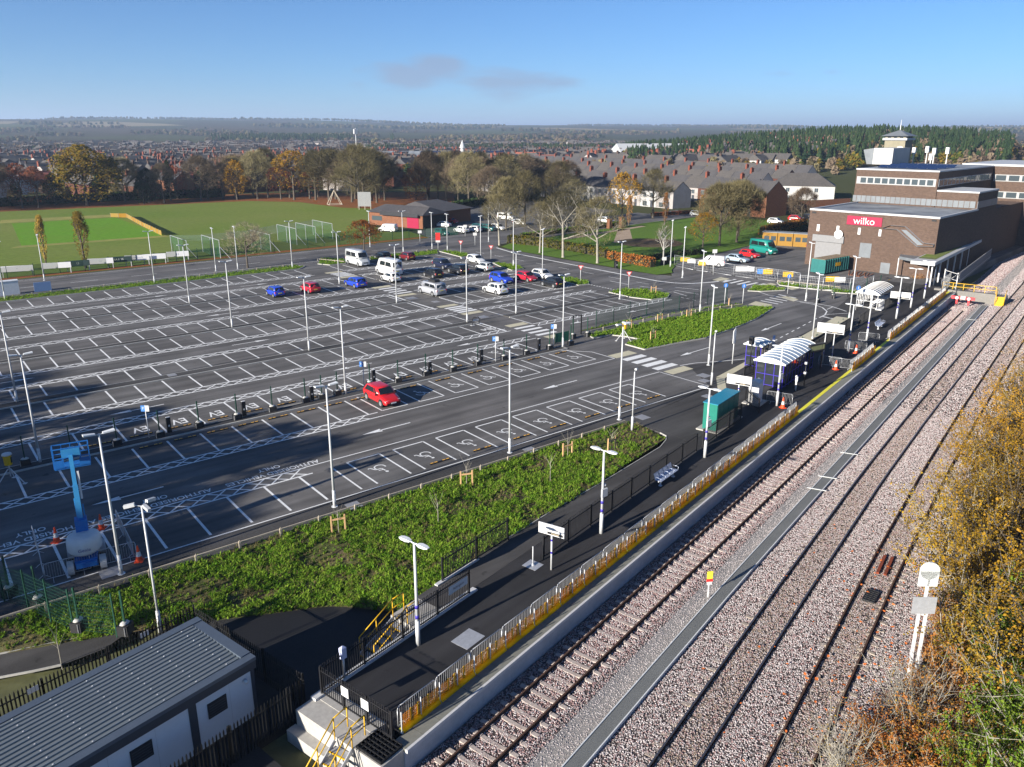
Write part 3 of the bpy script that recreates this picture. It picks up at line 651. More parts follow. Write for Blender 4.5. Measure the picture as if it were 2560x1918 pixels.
_b = MB(); _b.add(bank.v, bank.f); _o = tag(_b.build('dry_tufts', GRASS), 'pale dry grass stems scattered over the bank', 'grass', kind='stuff'); scatter(_o, DRYT, 7, 0.5, 1.1, 77, False, keep=False)
GRASSY = [clump(5,14,0.16,0.02,'grass_tuft'), clump(6,12,0.12,0.025,'grass_tuft')]
# pale kerb edging along the bank foot
ke = MB(); pts = [Vector(p) for p in path_edge]
for a, c in zip(pts, pts[1:]): ke.beam(a+Vector((0,0,-.03)), c+Vector((0,0,-.03)), 0.06, 0.12)
struct(ke.build('path_edging', KERB))
# low tarmac around the equipment building
low = MB(); lp = [pz(C1,1500,425),pz(C2,0,345),pz(C2,650,255),pz(C2,1180,196),pz(C2,1330,260),PF(7.5,5.4,apron_z),PF(-2.6,5.9,apron_z),PF(-2.8,1.9,apron_z),PF(-6,0.6,apron_z),PF(-16,0.6,apron_z),PF(-16,14,apron_z)]
low.prism([tuple(p)[:2] for p in lp], -1.5, apron_z); struct(low.build('yard', mat('asphalt_dark', (0.022,0.022,0.024), rough=0.9, var=0.25, scale=14, bump=0.2, var2=0.3, scale2=0.4)))
lpth = MB(); lpth.poly([pz(C1,-900,860),pz(C1,0,686),pz(C1,860,514),pz(C1,1100,500),pz(C1,900,640),pz(C1,530,780),pz(C1,0,888),pz(C1,-900,1080)], apron_z+0.02); struct(lpth.build('footpath', A_PATH))
le = MB()
for A in ([(-900,860),(0,686),(430,595),(860,514)], [(0,888),(280,835),(530,780)]):
    q = [pz(C1,*a) for a in A]
    for a, c in zip(q, q[1:]): le.beam(a+Vector((0,0,.03)), c+Vector((0,0,.03)), 0.06, 0.10)
struct(le.build('path_edging', KERB))
# ------------------------------------------------------------------ metals and plastics
WHITE_P = mat('white_powder_coat', (0.50,0.51,0.52), rough=0.45, var=0.05, scale=3, var2=0.12, scale2=0.7)
GALV = mat('galvanised_steel', (0.50,0.51,0.53), rough=0.45, metal=0.55, var=0.12, scale=7, var2=0.2, scale2=1)
LAMPG = mat('lamp_grey', (0.62,0.64,0.66), rough=0.5, var=0.06, scale=4)
LENS = mat('lamp_lens', (0.75,0.76,0.78), rough=0.2, var=0)
BLACK = mat('black_paint', (0.014,0.014,0.016), rough=0.45, var=0.15, scale=6)
BLUEB = mat('rail_blue', (0.05,0.035,0.32), rough=0.4, var=0.06, scale=5)
GREENP = mat('green_post', (0.008,0.045,0.028), rough=0.5, var=0.1, scale=5)
YELP = mat('yellow_paint', (0.62,0.36,0.012), rough=0.5, var=0.1, scale=5, var2=0.12, scale2=2)
ORANGE = leafmat('orange_plastic', (0.78,0.34,0.04), (0.84,0.46,0.07), (0.86,0.56,0.14), 0.75, 1.0)
REDP = mat('red_plastic', (0.62,0.035,0.03), rough=0.5, var=0.1, scale=4)
WOOD = mat('pale_timber', (0.38,0.33,0.26), rough=0.9, var=0.18, scale=9, bump=0.2, var2=0.35, scale2=1.5)
STAKE = mat('stake_timber', (0.58,0.36,0.18), rough=0.9, var=0.18, scale=9, bump=0.2)
SIGNW = mat('sign_white', (0.55,0.55,0.55), rough=0.5, var=0.03, scale=3)
SIGNB = mat('sign_blue', (0.06,0.20,0.55), rough=0.5, var=0.05, scale=3)
DARK = mat('dark_plastic', (0.02,0.02,0.022), rough=0.6, var=0.1, scale=5)
SAND = mat('sandbag_white', (0.46,0.45,0.42), rough=0.95, var=0.15, scale=9, bump=0.4)
AMBER = mat('amber_reflector', (0.80,0.42,0.05), rough=0.5, var=0.1, scale=20)

# ------------------------------------------------------------------ lamp columns
def lamp_parts(r, h, ang=0.0, twin=True, band=False):
    MB().cyl((0,0,0),(0,0,1.15),0.105,0.10,10).cyl((0,0,1.15),(0,0,h),0.085,0.05,10).build('column', WHITE_P, r, True)
    MB().box(-0.05,0.05,-0.112,-0.09,0.35,0.85).build('access_door', LAMPG, r)
    MB().cyl((0,0,0),(0,0,0.03),0.2,0.2,10).build('base_flange', LAMPG, r)
    for sg in ((1,-1) if twin else (1,)):
        d = Vector((math.cos(ang), math.sin(ang), 0))*sg; n = Vector((-d.y,d.x,0))
        hd = MB(); hd.cyl((0,0,h-0.05), tuple(d*0.22+Vector((0,0,h-0.02))), 0.03, 0.03, 6, 1)
        p = d*0.18+Vector((0,0,h-0.02)); q = d*0.74+Vector((0,0,h+0.03))
        v = [p-n*.10, p+n*.10, q+n*.15, q-n*.15]; up = Vector((0,0,0.075))
        hd.add([*v, *[x+up for x in v]], [(3,2,1,0),(4,5,6,7),(0,1,5,4),(1,2,6,5),(2,3,7,6),(3,0,4,7)], 0)
        o = hd.build('lamp_head', [LAMPG, WHITE_P], r); MB().add([x+Vector((0,0,-0.004)) for x in v], [(3,2,1,0)]).build('lens', LENS, o)
lampA = None
def lamp(p, h=8.1, ang=0.0, label='tall white twin-headed lamp column among the car park rows', group='car park lamp columns', twin=True):
    global lampA
    if lampA is None:
        lampA = thing('lamp_column', label, 'lamp post', p, 0, group); lamp_parts(lampA, 8.1, 0.0); lampA.rotation_euler = (0,0,ang); return lampA
    return copy_tree(lampA, p, ang, label, group, scale=(1,1,h/8.1))
ROWL = 'tall white twin-headed lamp column among the car park rows'
VERG = 'tall white lamp column in the grass verge beside the road'
for p in (M1(150,1060),M1(350,1580),M1(2005,415),T1(1637,1588),T2(720,1420),T2(1215,1585),M2(460,615),M2(775,990),M2(1822,370),M3(438,585),M3(35,295),T3(930,1545)): lamp(p, label=ROWL)
for p in (T1(1335,1410),T2(315,1280),T2(1272,1150),T1(45,1550)): lamp(p, label=VERG, group='verge lamp columns')
lamp(B2(680,645), label='tall white lamp column on the path edge behind the authorised vehicle bays'); lamp(B1(1050,1225), label='tall white lamp column next to the blue boom lift'); lamp(M2(2190,1490), label='tall white lamp column at the foot of the disabled bays, beside the grass bank'); lamp(M3(925,1205), label='tall white lamp column beside the end disabled bay')
for p in (M3(1695,735),M3(1620,285),T4(325,1560),M4(375,575),M4(695,360)): lamp(p, ang=0.9, label='tall white lamp column around the station forecourt', group='forecourt lamp columns')
for p in (T3(1470,1360),T3(1365,1270),T3(12,1265),T3(262,1385),T2(1940,1215)): lamp(p, 8.1, 0.6, label='tall white lamp column along the access road', group='access road lamp columns')
for p in (T1(385,1385),T1(1865,1303),T1(2053,1285),T2(1652,1130),T2(2007,1050),T2(1520,1110),T2(985,1095)): lamp(p, 7.2, 1.4, label='grey street lamp on the far side of the road by the cricket field', group='street lamps by the field')
# ------------------------------------------------------------------ platform lamps: white with blue bands
def plamp(p, label, box=False, ang=PA-PI/2):
    r = thing('platform_lamp', label, 'lamp post', p, 0, 'platform lamps'); h = 5.3
    MB().cyl((0,0,0),(0,0,1.3),0.115,0.11,12).cyl((0,0,1.3),(0,0,h),0.08,0.06,12).build('column', WHITE_P, r, True)
    MB().cyl((0.085,0.05,0),(0.085,0.05,1.0),0.05,0.05,8).build('cable_duct', WHITE_P, r, True)
    for z in (1.42, 1.95): MB().cyl((0,0,z),(0,0,z+0.17),0.092,0.092,12).build('blue_band', BLUEB, r, True)
    for sg in (1,-1):
        d = Vector((math.cos(ang), math.sin(ang), 0))*sg; n = Vector((-d.y,d.x,0)); hd = MB()
        hd.cyl((0,0,h-0.02), tuple(d*0.3+Vector((0,0,h+0.02))), 0.035, 0.03, 6)
        ring = []
        for f, w, z0, z1 in ((0.22,0.10,0.0,0.05),(0.42,0.17,-0.01,0.09),(0.70,0.17,0.0,0.08),(0.88,0.10,0.02,0.05)):
            c = d*f+Vector((0,0,h)); ring.append([c-n*w+Vector((0,0,z0)), c+n*w+Vector((0,0,z0)), c+n*w*0.7+Vector((0,0,z1)), c-n*w*0.7+Vector((0,0,z1))])
        for a, b in zip(ring, ring[1:]): hd.add(a+b, [(0,1,5,4),(1,2,6,5),(2,3,7,6),(3,0,4,7)])
        hd.add(ring[0], [(0,1,2,3)]); hd.add(ring[-1], [(3,2,1,0)]); hd.build('lamp_head', LAMPG, r)
    if box:
        MB().box(-0.22,0.22,-0.2,-0.09,2.45,2.95).build('speaker_box', WHITE_P, r); MB().ico((0.16,0.0,3.1),0.09).build('camera_dome', WHITE_P, r, True)
    return r
plamp(C2(1400,600), 'white platform lamp with blue bands near the yellow access steps'); plamp(B3(770,875), 'white platform lamp with a white box at mid height, beside the metal bench', True)
plamp(B3(1665,220), 'white platform lamp with blue bands in front of the green cabinet', True); plamp(M4(75,1085), 'white platform lamp with white box at the end of the blue shelter', True)
plamp(M4(690,630), 'white platform lamp between the two barriers past the blue shelter'); plamp(M4(850,520), 'white platform lamp just past the barrier in front of the metal bench by the ramp'); plamp(M4(1105,335), 'white platform lamp beside the cycle shelter sign'); plamp(T4(1230,1620), 'white platform lamp beyond the cycle shelter'); plamp(T4(1345,1540), 'white platform lamp by the station gate', True)
# ------------------------------------------------------------------ CCTV masts
def cctv(p, h, label, heads=2):
    r = thing('camera_mast', label, 'CCTV mast', p, 0.5); MB().cyl((0,0,0),(0,0,1.2),0.10,0.10,10).cyl((0,0,1.2),(0,0,h),0.06,0.05,10).build('mast', WHITE_P, r, True)
    for k in range(heads):
        a = k*2.2; d = Vector((math.cos(a),math.sin(a),0)); c = Vector((0,0,h)); b = MB(); b.cyl(c, c+d*0.35+Vector((0,0,0.08)), 0.025, 0.025, 6); b.beam(c+d*0.3+Vector((0,0,0.12)), c+d*0.78+Vector((0,0,0.04)), 0.17, 0.15); b.build('camera', WHITE_P, r)
    return r
cctv(M3(1035,1300), 4.9, 'white camera mast at the tip of the grass bank', 1); cctv(C1(1385,490,apron_z), 6.9, 'white camera mast with three heads behind the equipment building', 3); cctv(M3(1720,905), 5.0, 'white camera mast by the forecourt crossing', 1)
cctv(S2(610,1290), 4.3, 'white camera mast by the ticket machine tactile path', 2) if False else None
# ------------------------------------------------------------------ EV row: temporary fence posts in weighted bases, chargers, wheel stops, signs
def post_base():
    r = thing('fence_base', 'black weighted base with green post and sandbag along the EV bays', 'fence post', (0,0,0), 0, 'temporary posts along the EV bays')
    MB().box(-0.30,0.30,-0.26,0.26,0.0,0.52).build('weight_block', DARK, r)
    b = MB(); b.ico((0,0,0.56),0.26,1.1,0.8,0.35,seg=8,rings=5,jit=0.12); b.build('sandbag', SAND, r, True)
    MB().box(-0.04,0.04,-0.04,0.04,0.5,2.3).build('post', GREENP, r); MB().cyl((-0.33,-0.16,0.05),(-0.33,-0.16,0.5),0.02,0.02,5).build('hook', GALV, r)
    return r
pb = post_base(); first = True
for p in (M1(225,1605),M1(620,1505),M1(1015,1435),M1(1385,1365),M1(1722,1280),M1(2050,1210),M2(145,1140),M2(430,1065),M2(570,1035),M2(705,1000),M2(985,925),M2(1228,890),M2(1468,832),M2(1700,795),M2(1915,742),M2(2140,695),M3(125,650),M3(325,605),M3(505,565)):
    if first: pb.location = p; first = False
    else: copy_tree(pb, p, RND.uniform(-.15,.15))
for p in (M3(525,505),M3(650,490)): copy_tree(pb, p, 0.2, 'black weighted base with green post beside the black gate', 'temporary posts by the gate')
ch = thing('ev_charger', 'black electric car charging pillar between the EV bays', 'EV charger', (0,0,0), 0, 'EV charging pillars')
MB().box(-0.16,0.16,-0.11,0.11,0.03,1.35).build('pillar', BLACK, ch); MB().box(-0.15,0.15,-0.1,0.1,1.352,1.38).build('top_cap', SIGNW, ch); MB().box(-0.3,0.3,-0.25,0.25,0,0.028).build('base_plate', GALV, ch); MB().box(-0.06,0.06,-0.122,-0.111,0.62,0.75).build('socket', SIGNW, ch)
for k, p in enumerate((M1(1465,1325),M1(2110,1180),M2(485,1045),M2(1018,893),M2(1502,818),M2(1946,708),M3(232,612))):
    if k == 0: ch.location = p
    else: copy_tree(ch, p)
ws = thing('wheel_stop', 'black rubber wheel stop with amber reflectors in the EV bays', 'wheel stop', (0,0,0), 0, 'EV bay wheel stops')
b = MB(); b.add([(x,y,z) for x in (-0.85,0.85) for y, z in ((-0.075,0.006),(0.075,0.006),(0.045,0.105),(-0.045,0.105))], [(0,1,2,3),(7,6,5,4),(0,4,5,1),(1,5,6,2),(2,6,7,3),(3,7,4,0)]); b.build('rubber_body', DARK, ws)
for x in (-0.68,-0.34,0.34,0.68): MB().box(x-0.12,x+0.12,-0.05,0.05,0.1,0.109).build('reflector', AMBER, ws)
first = True
for k in range(13):
    p = (13.15-2.99*1+2.99*k, 63.05, 0)
    if first: ws.location = p; first = False
    else: copy_tree(ws, p)
for k in range(8): copy_tree(ws, (13.13+2.51*k-2.51*0, 60.25, 0), 0, 'black rubber wheel stop with amber reflectors in the authorised vehicle bays', 'authorised bay wheel stops')
for k in range(7): copy_tree(ws, (30.8+3.82*k+1.25, 60.35, 0), 0, 'black rubber wheel stop in the disabled bays beside the EV row', 'upper disabled bay wheel stops')
for k in range(1, 8): copy_tree(ws, (23.3+3.82*k+1.5, 44.15, 0), 0, 'black rubber wheel stop in the disabled bays beside the grass bank', 'lower disabled bay wheel stops')
def sign_post(p, h, w, hh, label, m=SIGNB, m2=None, name='parking_sign', rz=None, lip=None):
    r = thing(name, label, 'sign', p, YAW*-1+0.0 if rz is None else rz)
    MB().cyl((0,0,0),(0,0,h),0.04,0.04,8).build('post', WHITE_P, r, True)
    MB().box(-w/2,w/2 if m2 is None else 0.0,-0.065,-0.045,h-hh,h).build('panel', m, r)
    if m2: MB().box(0.002,w/2,-0.065,-0.045,h-hh,h).build('panel', m2, r)
    return r
for p, n in ((M1(1290,1370),'beside the first EV charger'),(M2(935,950),'behind the red hatchback'),(M2(2068,710),'among the last EV bays'),(M3(357,592),'by the crossing past the EV bays')):
    r = sign_post(p, 2.75, 0.62, 0.48, 'blue and white parking sign on a thin post '+n, SIGNB, SIGNW)
    o = lettering('sign_letter', 'P', 0.3, SIGNW, r, Matrix.Translation((-0.15,-0.068,2.52)) @ Matrix.Rotation(PI/2,4,'X'))
# ------------------------------------------------------------------ knee rails
def knee_rail(pts, label, step=2.4, m=WOOD, h=0.42):
    r = thing('knee_rail', label, 'fence'); pm = None; tot = []
    pts = [Vector((p[0],p[1],0)) for p in pts]
    for a, b in zip(pts, pts[1:]):
        L_ = (b-a).length; n = max(1, round(L_/step)); d = (b-a)/n; ang = math.atan2(d.y, d.x)
        for i in range(n):
            q = a+d*i; MB(xf(q, ang)).beam((0.01,0,h-0.06),(d.length-0.01,0,h-0.06),0.085,0.085).build('rail', m, r)
            tot.append((q, ang))
    pm = MB().box(-0.06,0.06,-0.13,-0.045,-0.3,h-0.02).add([(-0.06,-0.13,h-0.02),(0.06,-0.13,h-0.02),(0.06,-0.045,h+0.0),(-0.06,-0.045,h+0.0),(0,-0.0875,h+0.13)],[(0,1,4),(1,2,4),(2,3,4),(3,0,4)]).mesh('post', m)
    for q, ang in tot: ob('post', pm, r, q, ang)
    return r
knee_rail([(-14,41.15),(44.6,41.05)], 'pale timber knee rail between the car park path and the grass bank')
knee_rail([(-30,130.5),(56.5,132.0)], 'pale timber knee rail along the road verge beside the top parking row')
knee_rail([T2(535,1215),T2(760,1238)], 'short pale timber knee rail beside the silver minibus'); knee_rail([T2(985,1195),T2(1200,1165),T2(1565,1130)], 'pale timber knee rail behind the dark red hatchback')
knee_rail([M3(660,470),M3(900,408),M3(1345,325),M3(1690,268),M3(1990,228)], 'pale timber knee rail along the grass triangle by the forecourt')
knee_rail([S4(775,215),S4(900,225),S4(1180,255),S4(1269,265)], 'pale knee rail beside the construction fencing'); knee_rail([S4(1265,262),S3(0,265),S3(240,285)], 'pale knee rail in front of the bike loops') if False else None
# ------------------------------------------------------------------ bow-top railings
rail_me = {}
def railing_meshes(L_, h):
    k = (round(L_,2), h)
    if k not in rail_me:
        bars = MB(); n = max(2, int(L_/0.125)); st = L_/n
        for i in range(1, n):
            bars.box(i*st-0.014,i*st+0.014,-0.012,0.012,0.1,h+(0.09 if i%2 else 0.06))
        for i in range(1, n-1, 2): bars.box(i*st-0.009,i*st+st+0.009,-0.009,0.009,h+0.075,h+0.095)
        rails = MB().box(0,L_,-0.022,0.022,h-0.14,h-0.09).box(0,L_,-0.022,0.022,0.14,0.19)
        rail_me[k] = (bars.mesh('bars', BLACK), rails.mesh('rails', BLACK), MB().box(-0.04,0.04,-0.04,0.04,-0.25,h+0.06).mesh('post', BLACK))
    return rail_me[k]
def railing(pts, label, h=1.4, step=2.4, name='railing'):
    r = thing(name, label, 'railing'); pts = [Vector(p) for p in pts]; last = None
    for a, b in zip(pts, pts[1:]):
        L_ = Vector((b.x-a.x,b.y-a.y,0)).length; n = max(1, round(L_/step)); d = (b-a)/n; ang = math.atan2(d.y, d.x); bm, rm, pm = railing_meshes(Vector((d.x,d.y,0)).length, h)
        for i in range(n): ob('bars', bm, r, a+d*i, ang); ob('rails', rm, r, a+d*i, ang); ob('post', pm, r, a+d*i, ang)
        last = (b, ang, pm)
    ob('post', last[2], r, last[0], last[1]); return r
RK = MB()
railing([PF(0.25,5.1),PF(9.75,5.1)], 'black railing on a white kerb at the platform end by the yellow steps'); MB(PFM).box(-0.2,10.3,5.0,5.33,-0.4,0.09).build('white_kerb', CWHITE); struct(bpy.data.objects['white_kerb'])
railing([PF(0.22,5.1),PF(0.22,0.85)], 'black gated railing closing off the platform end', 1.35, 1.3)
railing([PF(9.8,7.0),PF(15.4,7.0)], 'black railing along the grass bank above the yellow steps'); MB(PFM).box(9.3,12.7,6.9,7.12,-0.9,0.07).build('white_kerb', CWHITE); struct(bpy.data.objects['white_kerb.001'])
s0, t0 = toPF(B3(268,1103)); s1, t1 = toPF(B3(1200,452)); 
FT = 4.1; s0 = 14.9
railing([PF(s0,FT),PF(s0+19.6,FT)], 'long black railing between the platform and the path'); railing([PF(s0+20.7,FT),PF(s0+28.0,FT)], 'black railing beside the green cabinet')
railing([PF(45.6,3.6),PF(47.6,5.6)], 'short black railing by the ticket machine cabinet', 1.2)
railing([S2(580,700),S2(760,620),S2(790,770)], 'black railing between the ticket machine and the blue shelter', 1.1, 2)
railing([PF(61.5,6.0),PF(82.0,6.0)], 'black railing along the foot of the raised ramp', 1.2, 2.5)
railing([PF(83.5,5.6),PF(88,5.6)], 'black railing beside the bench past the ramp', 1.3); railing([PF(95,5.4),PF(112,5.4)], 'black railing behind the cycle shelter', 1.3)
# yellow handrails
def tubes(paths, r_, m, parent, name, n=7): 
    for q in paths: MB().tube(q, r_, n).build(name, m, parent, True)
# ------------------------------------------------------------------ palisade fences (each slat a part)
PALI = mat('palisade_black', (0.012,0.012,0.012), rough=0.6, var=0.2, scale=6)
slat_me = MB().add([(-0.035,0.012,0),(0,-0.012,0),(0.035,0.012,0),(-0.035,0.012,1.72),(0,-0.012,1.72),(0.035,0.012,1.72),(0,0,1.84)],[(0,1,4,3),(1,2,5,4),(4,1,0,3),(5,2,1,4),(3,4,6),(4,5,6),(2,0,3,5)]).mesh('slat', PALI)
def palisade(pts, label, z=0, pitch=0.155, limit=300):
    r = thing('palisade_fence', label, 'fence'); n_s = 0
    for a, b in zip(pts, pts[1:]):
        a, b = Vector(a), Vector(b); a.z = b.z = z; L_ = (b-a).length; d = (b-a).normalized(); ang = math.atan2(d.y, d.x); nx = Vector((-d.y,d.x,0))
        for hh in (0.35, 1.45): MB().beam(a+nx*0.035+Vector((0,0,hh)), b+nx*0.035+Vector((0,0,hh)), 0.04, 0.05).build('rail', PALI, r)
        k = 0
        while k*2.75 <= L_: MB(xf(a+d*k*2.75+nx*0.09, ang)).box(-0.05,0.05,-0.03,0.03,-0.4,1.75).build('post', PALI, r); k += 1
        for i in range(int(L_/pitch)):
            if n_s < limit: ob('slat', slat_me, r, a+d*(i+0.5)*pitch, ang); n_s += 1
    return r
palisade([PF(-12.5,14.4),PF(-0.2,14.3),PF(-0.1,5.9)], 'black palisade fence running behind the white equipment building and round its end', apron_z)
palisade([PF(-12,5.6),PF(-0.15,5.7)], 'black palisade fence in front of the white equipment building', apron_z)
for s, t in ((-7.4,14.4),(-2.6,14.38)):
    q = PF(s,t,apron_z); o = MB(xf(q,PA)).box(-0.22,0.22,-0.05,-0.03,1.35,1.6).build('notice_plate', SIGNW); tag(o, 'small white notice plate on the palisade fence', 'sign', 'notices on the palisade fence')
# ------------------------------------------------------------------ green mesh fences
def mesh_fence(pts, label, h=2.0, step=2.6, post=GREENP, wire=None, hz=0.2, vt=0.0, r_w=0.006, name='mesh_fence'):
    r = thing(name, label, 'fence'); wire = wire or post; pts = [Vector(p) for p in pts]
    pm = MB().box(-0.03,0.03,-0.03,0.03,-0.1,h+0.08).mesh('post', post); cache = {}
    for a, b in zip(pts, pts[1:]):
        L_ = (b-a).length; n = max(1, round(L_/step)); d = (b-a)/n; ang = math.atan2(d.y,d.x); k = round(d.length,2)
        if k not in cache:
            w = MB(); z = 0.08
            while z < h: w.box(0,d.length,-r_w,r_w,z-r_w,z+r_w); z += hz
            if vt:
                x = vt
                while x < d.length: w.box(x-r_w*.7,x+r_w*.7,-r_w*.7,r_w*.7,0.05,h); x += vt
            cache[k] = w.mesh('mesh_panel', wire)
        for i in range(n): ob('mesh_panel', cache[k], r, a+d*i, ang); ob('post', pm, r, a+d*i, ang)
    ob('post', pm, r, pts[-1], ang); return r
mesh_fence([M3(725,415),M3(1015,332),M3(1440,272),M3(1685,212),M3(1850,190)], 'green mesh fence between the parking rows and the grass triangle', 2.1, 3.0, vt=0.12)
mesh_fence([C1(-200,60),C1(40,230),C1(250,300),C1(640,480),C1(1010,520)], 'green mesh fence crossing the path behind the equipment building', 2.2, 2.4, vt=0.1)
for p in (C1(90,180),C1(340,270),C1(690,470),C1(1090,500)):
    q = copy_tree(pb, p, 0.8, 'weighted black fence base with sandbag below the green mesh fence', 'weighted bases below the mesh fence')
mesh_fence([S2(1460,160),S2(1650,110),S2(1900,70),S1(450,640),S1(760,480),S1(1030,290),S1(1290,110)], 'row of low green posts along the forecourt kerb', 1.0, 2.0, hz=2)
# black gate posts at the crossing
r = thing('crossing_gateway', 'black square gateway beside the crossing past the EV row', 'gate'); a, b = M3(525,480), M3(595,470)
MB().beam(a, a+Vector((0,0,2.4)), 0.12, 0.12).build('post', BLACK, r); MB().beam(b, b+Vector((0,0,2.4)), 0.12, 0.12).build('post', BLACK, r); MB().beam(a+Vector((0,0,2.35)), b+Vector((0,0,2.35)), 0.08, 0.08).build('top_rail', BLACK, r); MB().box(0,0.2,0,0.02,0,0.2).build('notice', SIGNW, r, False).location = a.lerp(b,0.5)+Vector((0,0,1.6))
r = thing('waste_cage', 'green mesh cage screen beside the crossing at the end of the EV row', 'screen', M3(430,540)); 
for x in (-1.0,0,1.0): MB().box(x-.03,x+.03,-.03,.03,0,1.25).build('post', GREENP, r)
MB().box(-1.0,1.0,-0.012,0.012,0.1,1.2).build('screen_panel', mat('green_screen',(0.02,0.12,0.07),rough=.7,var=.2,scale=9), r)
r = thing('cycle_stand', 'black hooped motorcycle stand by the M/C bay', 'cycle stand', f_ if False else zone(1140,760,300)(365,385)); MB().tube([(-0.5,0,0),(-0.5,0,0.75),(-0.38,0,0.95),(0.38,0,0.95),(0.5,0,0.75),(0.5,0,0)],0.045,7).build('hoop', BLACK, r, True); MB().box(-0.45,0.45,-0.012,0.012,0.5,0.72).build('plate', SIGNW, r)
for x in (-0.5,0.5): MB().box(x-.25,x+.25,-.2,.2,0,0.03).build('foot_plate', SIGNW, r)
# ------------------------------------------------------------------ crowd barriers and platform edge protection
def barrier_mesh(L_=2.15, h=1.08):
    fr = MB(); c = 0.14
    loop = [(0.0,0,0.18),(0.0,0,h-c),(0.04,0,h-0.04),(c,0,h),(L_-c,0,h),(L_-0.04,0,h-0.04),(L_,0,h-c),(L_,0,0.18),(0,0,0.18)]
    fr.tube(loop, 0.019, 6); bars = MB(); n = 18
    for i in range(1, n): bars.cyl((L_*i/n,0,0.18),(L_*i/n,0,h-0.01),0.007,0.007,4)
    feet = MB()
    for x in (0.35, L_-0.35): feet.tube([(x,-0.28,0.0),(x,-0.03,0.18),(x,0.03,0.18),(x,0.28,0.0)], 0.016, 5)
    return fr.mesh('frame', GALV, True), bars.mesh('bars', GALV), feet.mesh('feet', GALV)
BAR = barrier_mesh()
def barrier(p, rz, label, group=None):
    r = thing('crowd_barrier', label, 'barrier', p, rz, group)
    for n_, me in zip(('frame','bars','feet'), BAR): ob(n_, me, r)
    return r
PLAB = 'grey steel crowd barrier in the long row along the platform edge'
def edge_mesh(L_=2.2):
    w = MB(); z = 0.24
    while z < 0.80: w.box(0,L_,-0.007,0.007,z-0.008,z+0.008); z += 0.085
    x = 0.05
    while x < L_: w.box(x-0.008,x+0.008,-0.007,0.007,0.2,0.80); x += 0.09
    st = MB()
    for x in (0.55, 0.95, 1.55): st.box(x-0.03,x+0.03,-0.012,0.012,0.2,0.82)
    tb = MB().box(0.02,L_-0.02,-0.0,0.012,0.10,0.27).add([(0.02,-0.005,0.20),(L_-0.02,-0.005,0.20),(L_-0.02,-0.15,0.02),(0.02,-0.15,0.02)],[(3,2,1,0)]).add([(0.02,-0.005,0.21),(L_-0.02,-0.005,0.21),(L_-0.02,-0.06,0.275),(0.02,-0.06,0.275)],[(0,1,2,3)])
    po = MB()
    for x in (0.0, 1.1): po.cyl((x,-0.03,0),(x,-0.03,0.98),0.026,0.026,7).cyl((x,-0.03,0),(x,-0.03,0.02),0.07,0.07,8)
    br = MB().tube([(0.85,0.03,0.55),(1.2,0.16,0.3)],0.012,5).tube([(0.85,0.16,0.35),(1.2,0.03,0.75)],0.012,5)
    return (('mesh_panel',w.mesh('mesh_panel',ORANGE)),('orange_strap',st.mesh('orange_strap',YELP)),('toe_board',tb.mesh('toe_board',YTOE)),('post',po.mesh('post',WHITE_P,True)),('brace',br.mesh('brace',WHITE_P,True)))
YTOE = leafmat('yellow_toe_board', (0.72,0.42,0.01), (0.80,0.52,0.015), (0.84,0.60,0.02), 0.8, 1.0)
EDGE = edge_mesh()
def edge_panel(p, rz, label, group):
    r = thing('edge_protection', label, 'barrier', p, rz, group)
    for n_, me in EDGE: ob(n_, me, r)
    return r
def plat_row(s0, s1, t, where, e2=None):
    s = s0
    while s < s1-1.0:
        barrier(PF(s+0.02, t+0.22), PA+RND.uniform(-.02,.02), 'grey steel crowd barrier standing on the platform '+where, 'crowd barriers on the platform '+where)
        edge_panel(PF(s, t+0.02), PA, 'orange mesh panel with yellow toe board along the platform edge '+where, 'orange edge panels '+where); s += 2.22
plat_row(0.75, 48.0, 0.86, 'before the yellow line gap'); plat_row(63.0, 71.5, 0.80, 'between the two barrier gaps'); plat_row(78.3, 111.5, 0.86, 'towards the buffer stop')
def barrier_px(a, b, label, grp=None): barrier(a, math.atan2(b.y-a.y, b.x-a.x), label, grp)
barrier_px(S2(1000,1150), S2(1460,1220), 'grey crowd barrier across the platform beside the first orange cone'); barrier_px(S1(800,1310), S1(1400,1390), 'grey crowd barrier across the platform by the departure screen')
barrier_px(S1(1230,820), S1(1800,880), 'grey crowd barrier behind the second orange cone'); barrier_px(S1(1600,590), S1(2170,640), 'grey crowd barrier across the platform below the help point'); barrier_px(S1(500,1260), S1(780,1290), 'dark crowd barrier in the shade under the departure screen')
LB = 'grey crowd barrier fencing in the blue boom lift'
for a, b in ((B1(400,1300),B1(795,1200)),(B1(815,1190),B1(1165,1100)),(B1(1160,1100),B1(1080,930)),(B1(1080,930),B1(1010,790)),(B1(390,1290),B1(340,1080)),(B1(340,1080),B1(300,950))): barrier_px(a, b, LB, 'barriers around the boom lift')
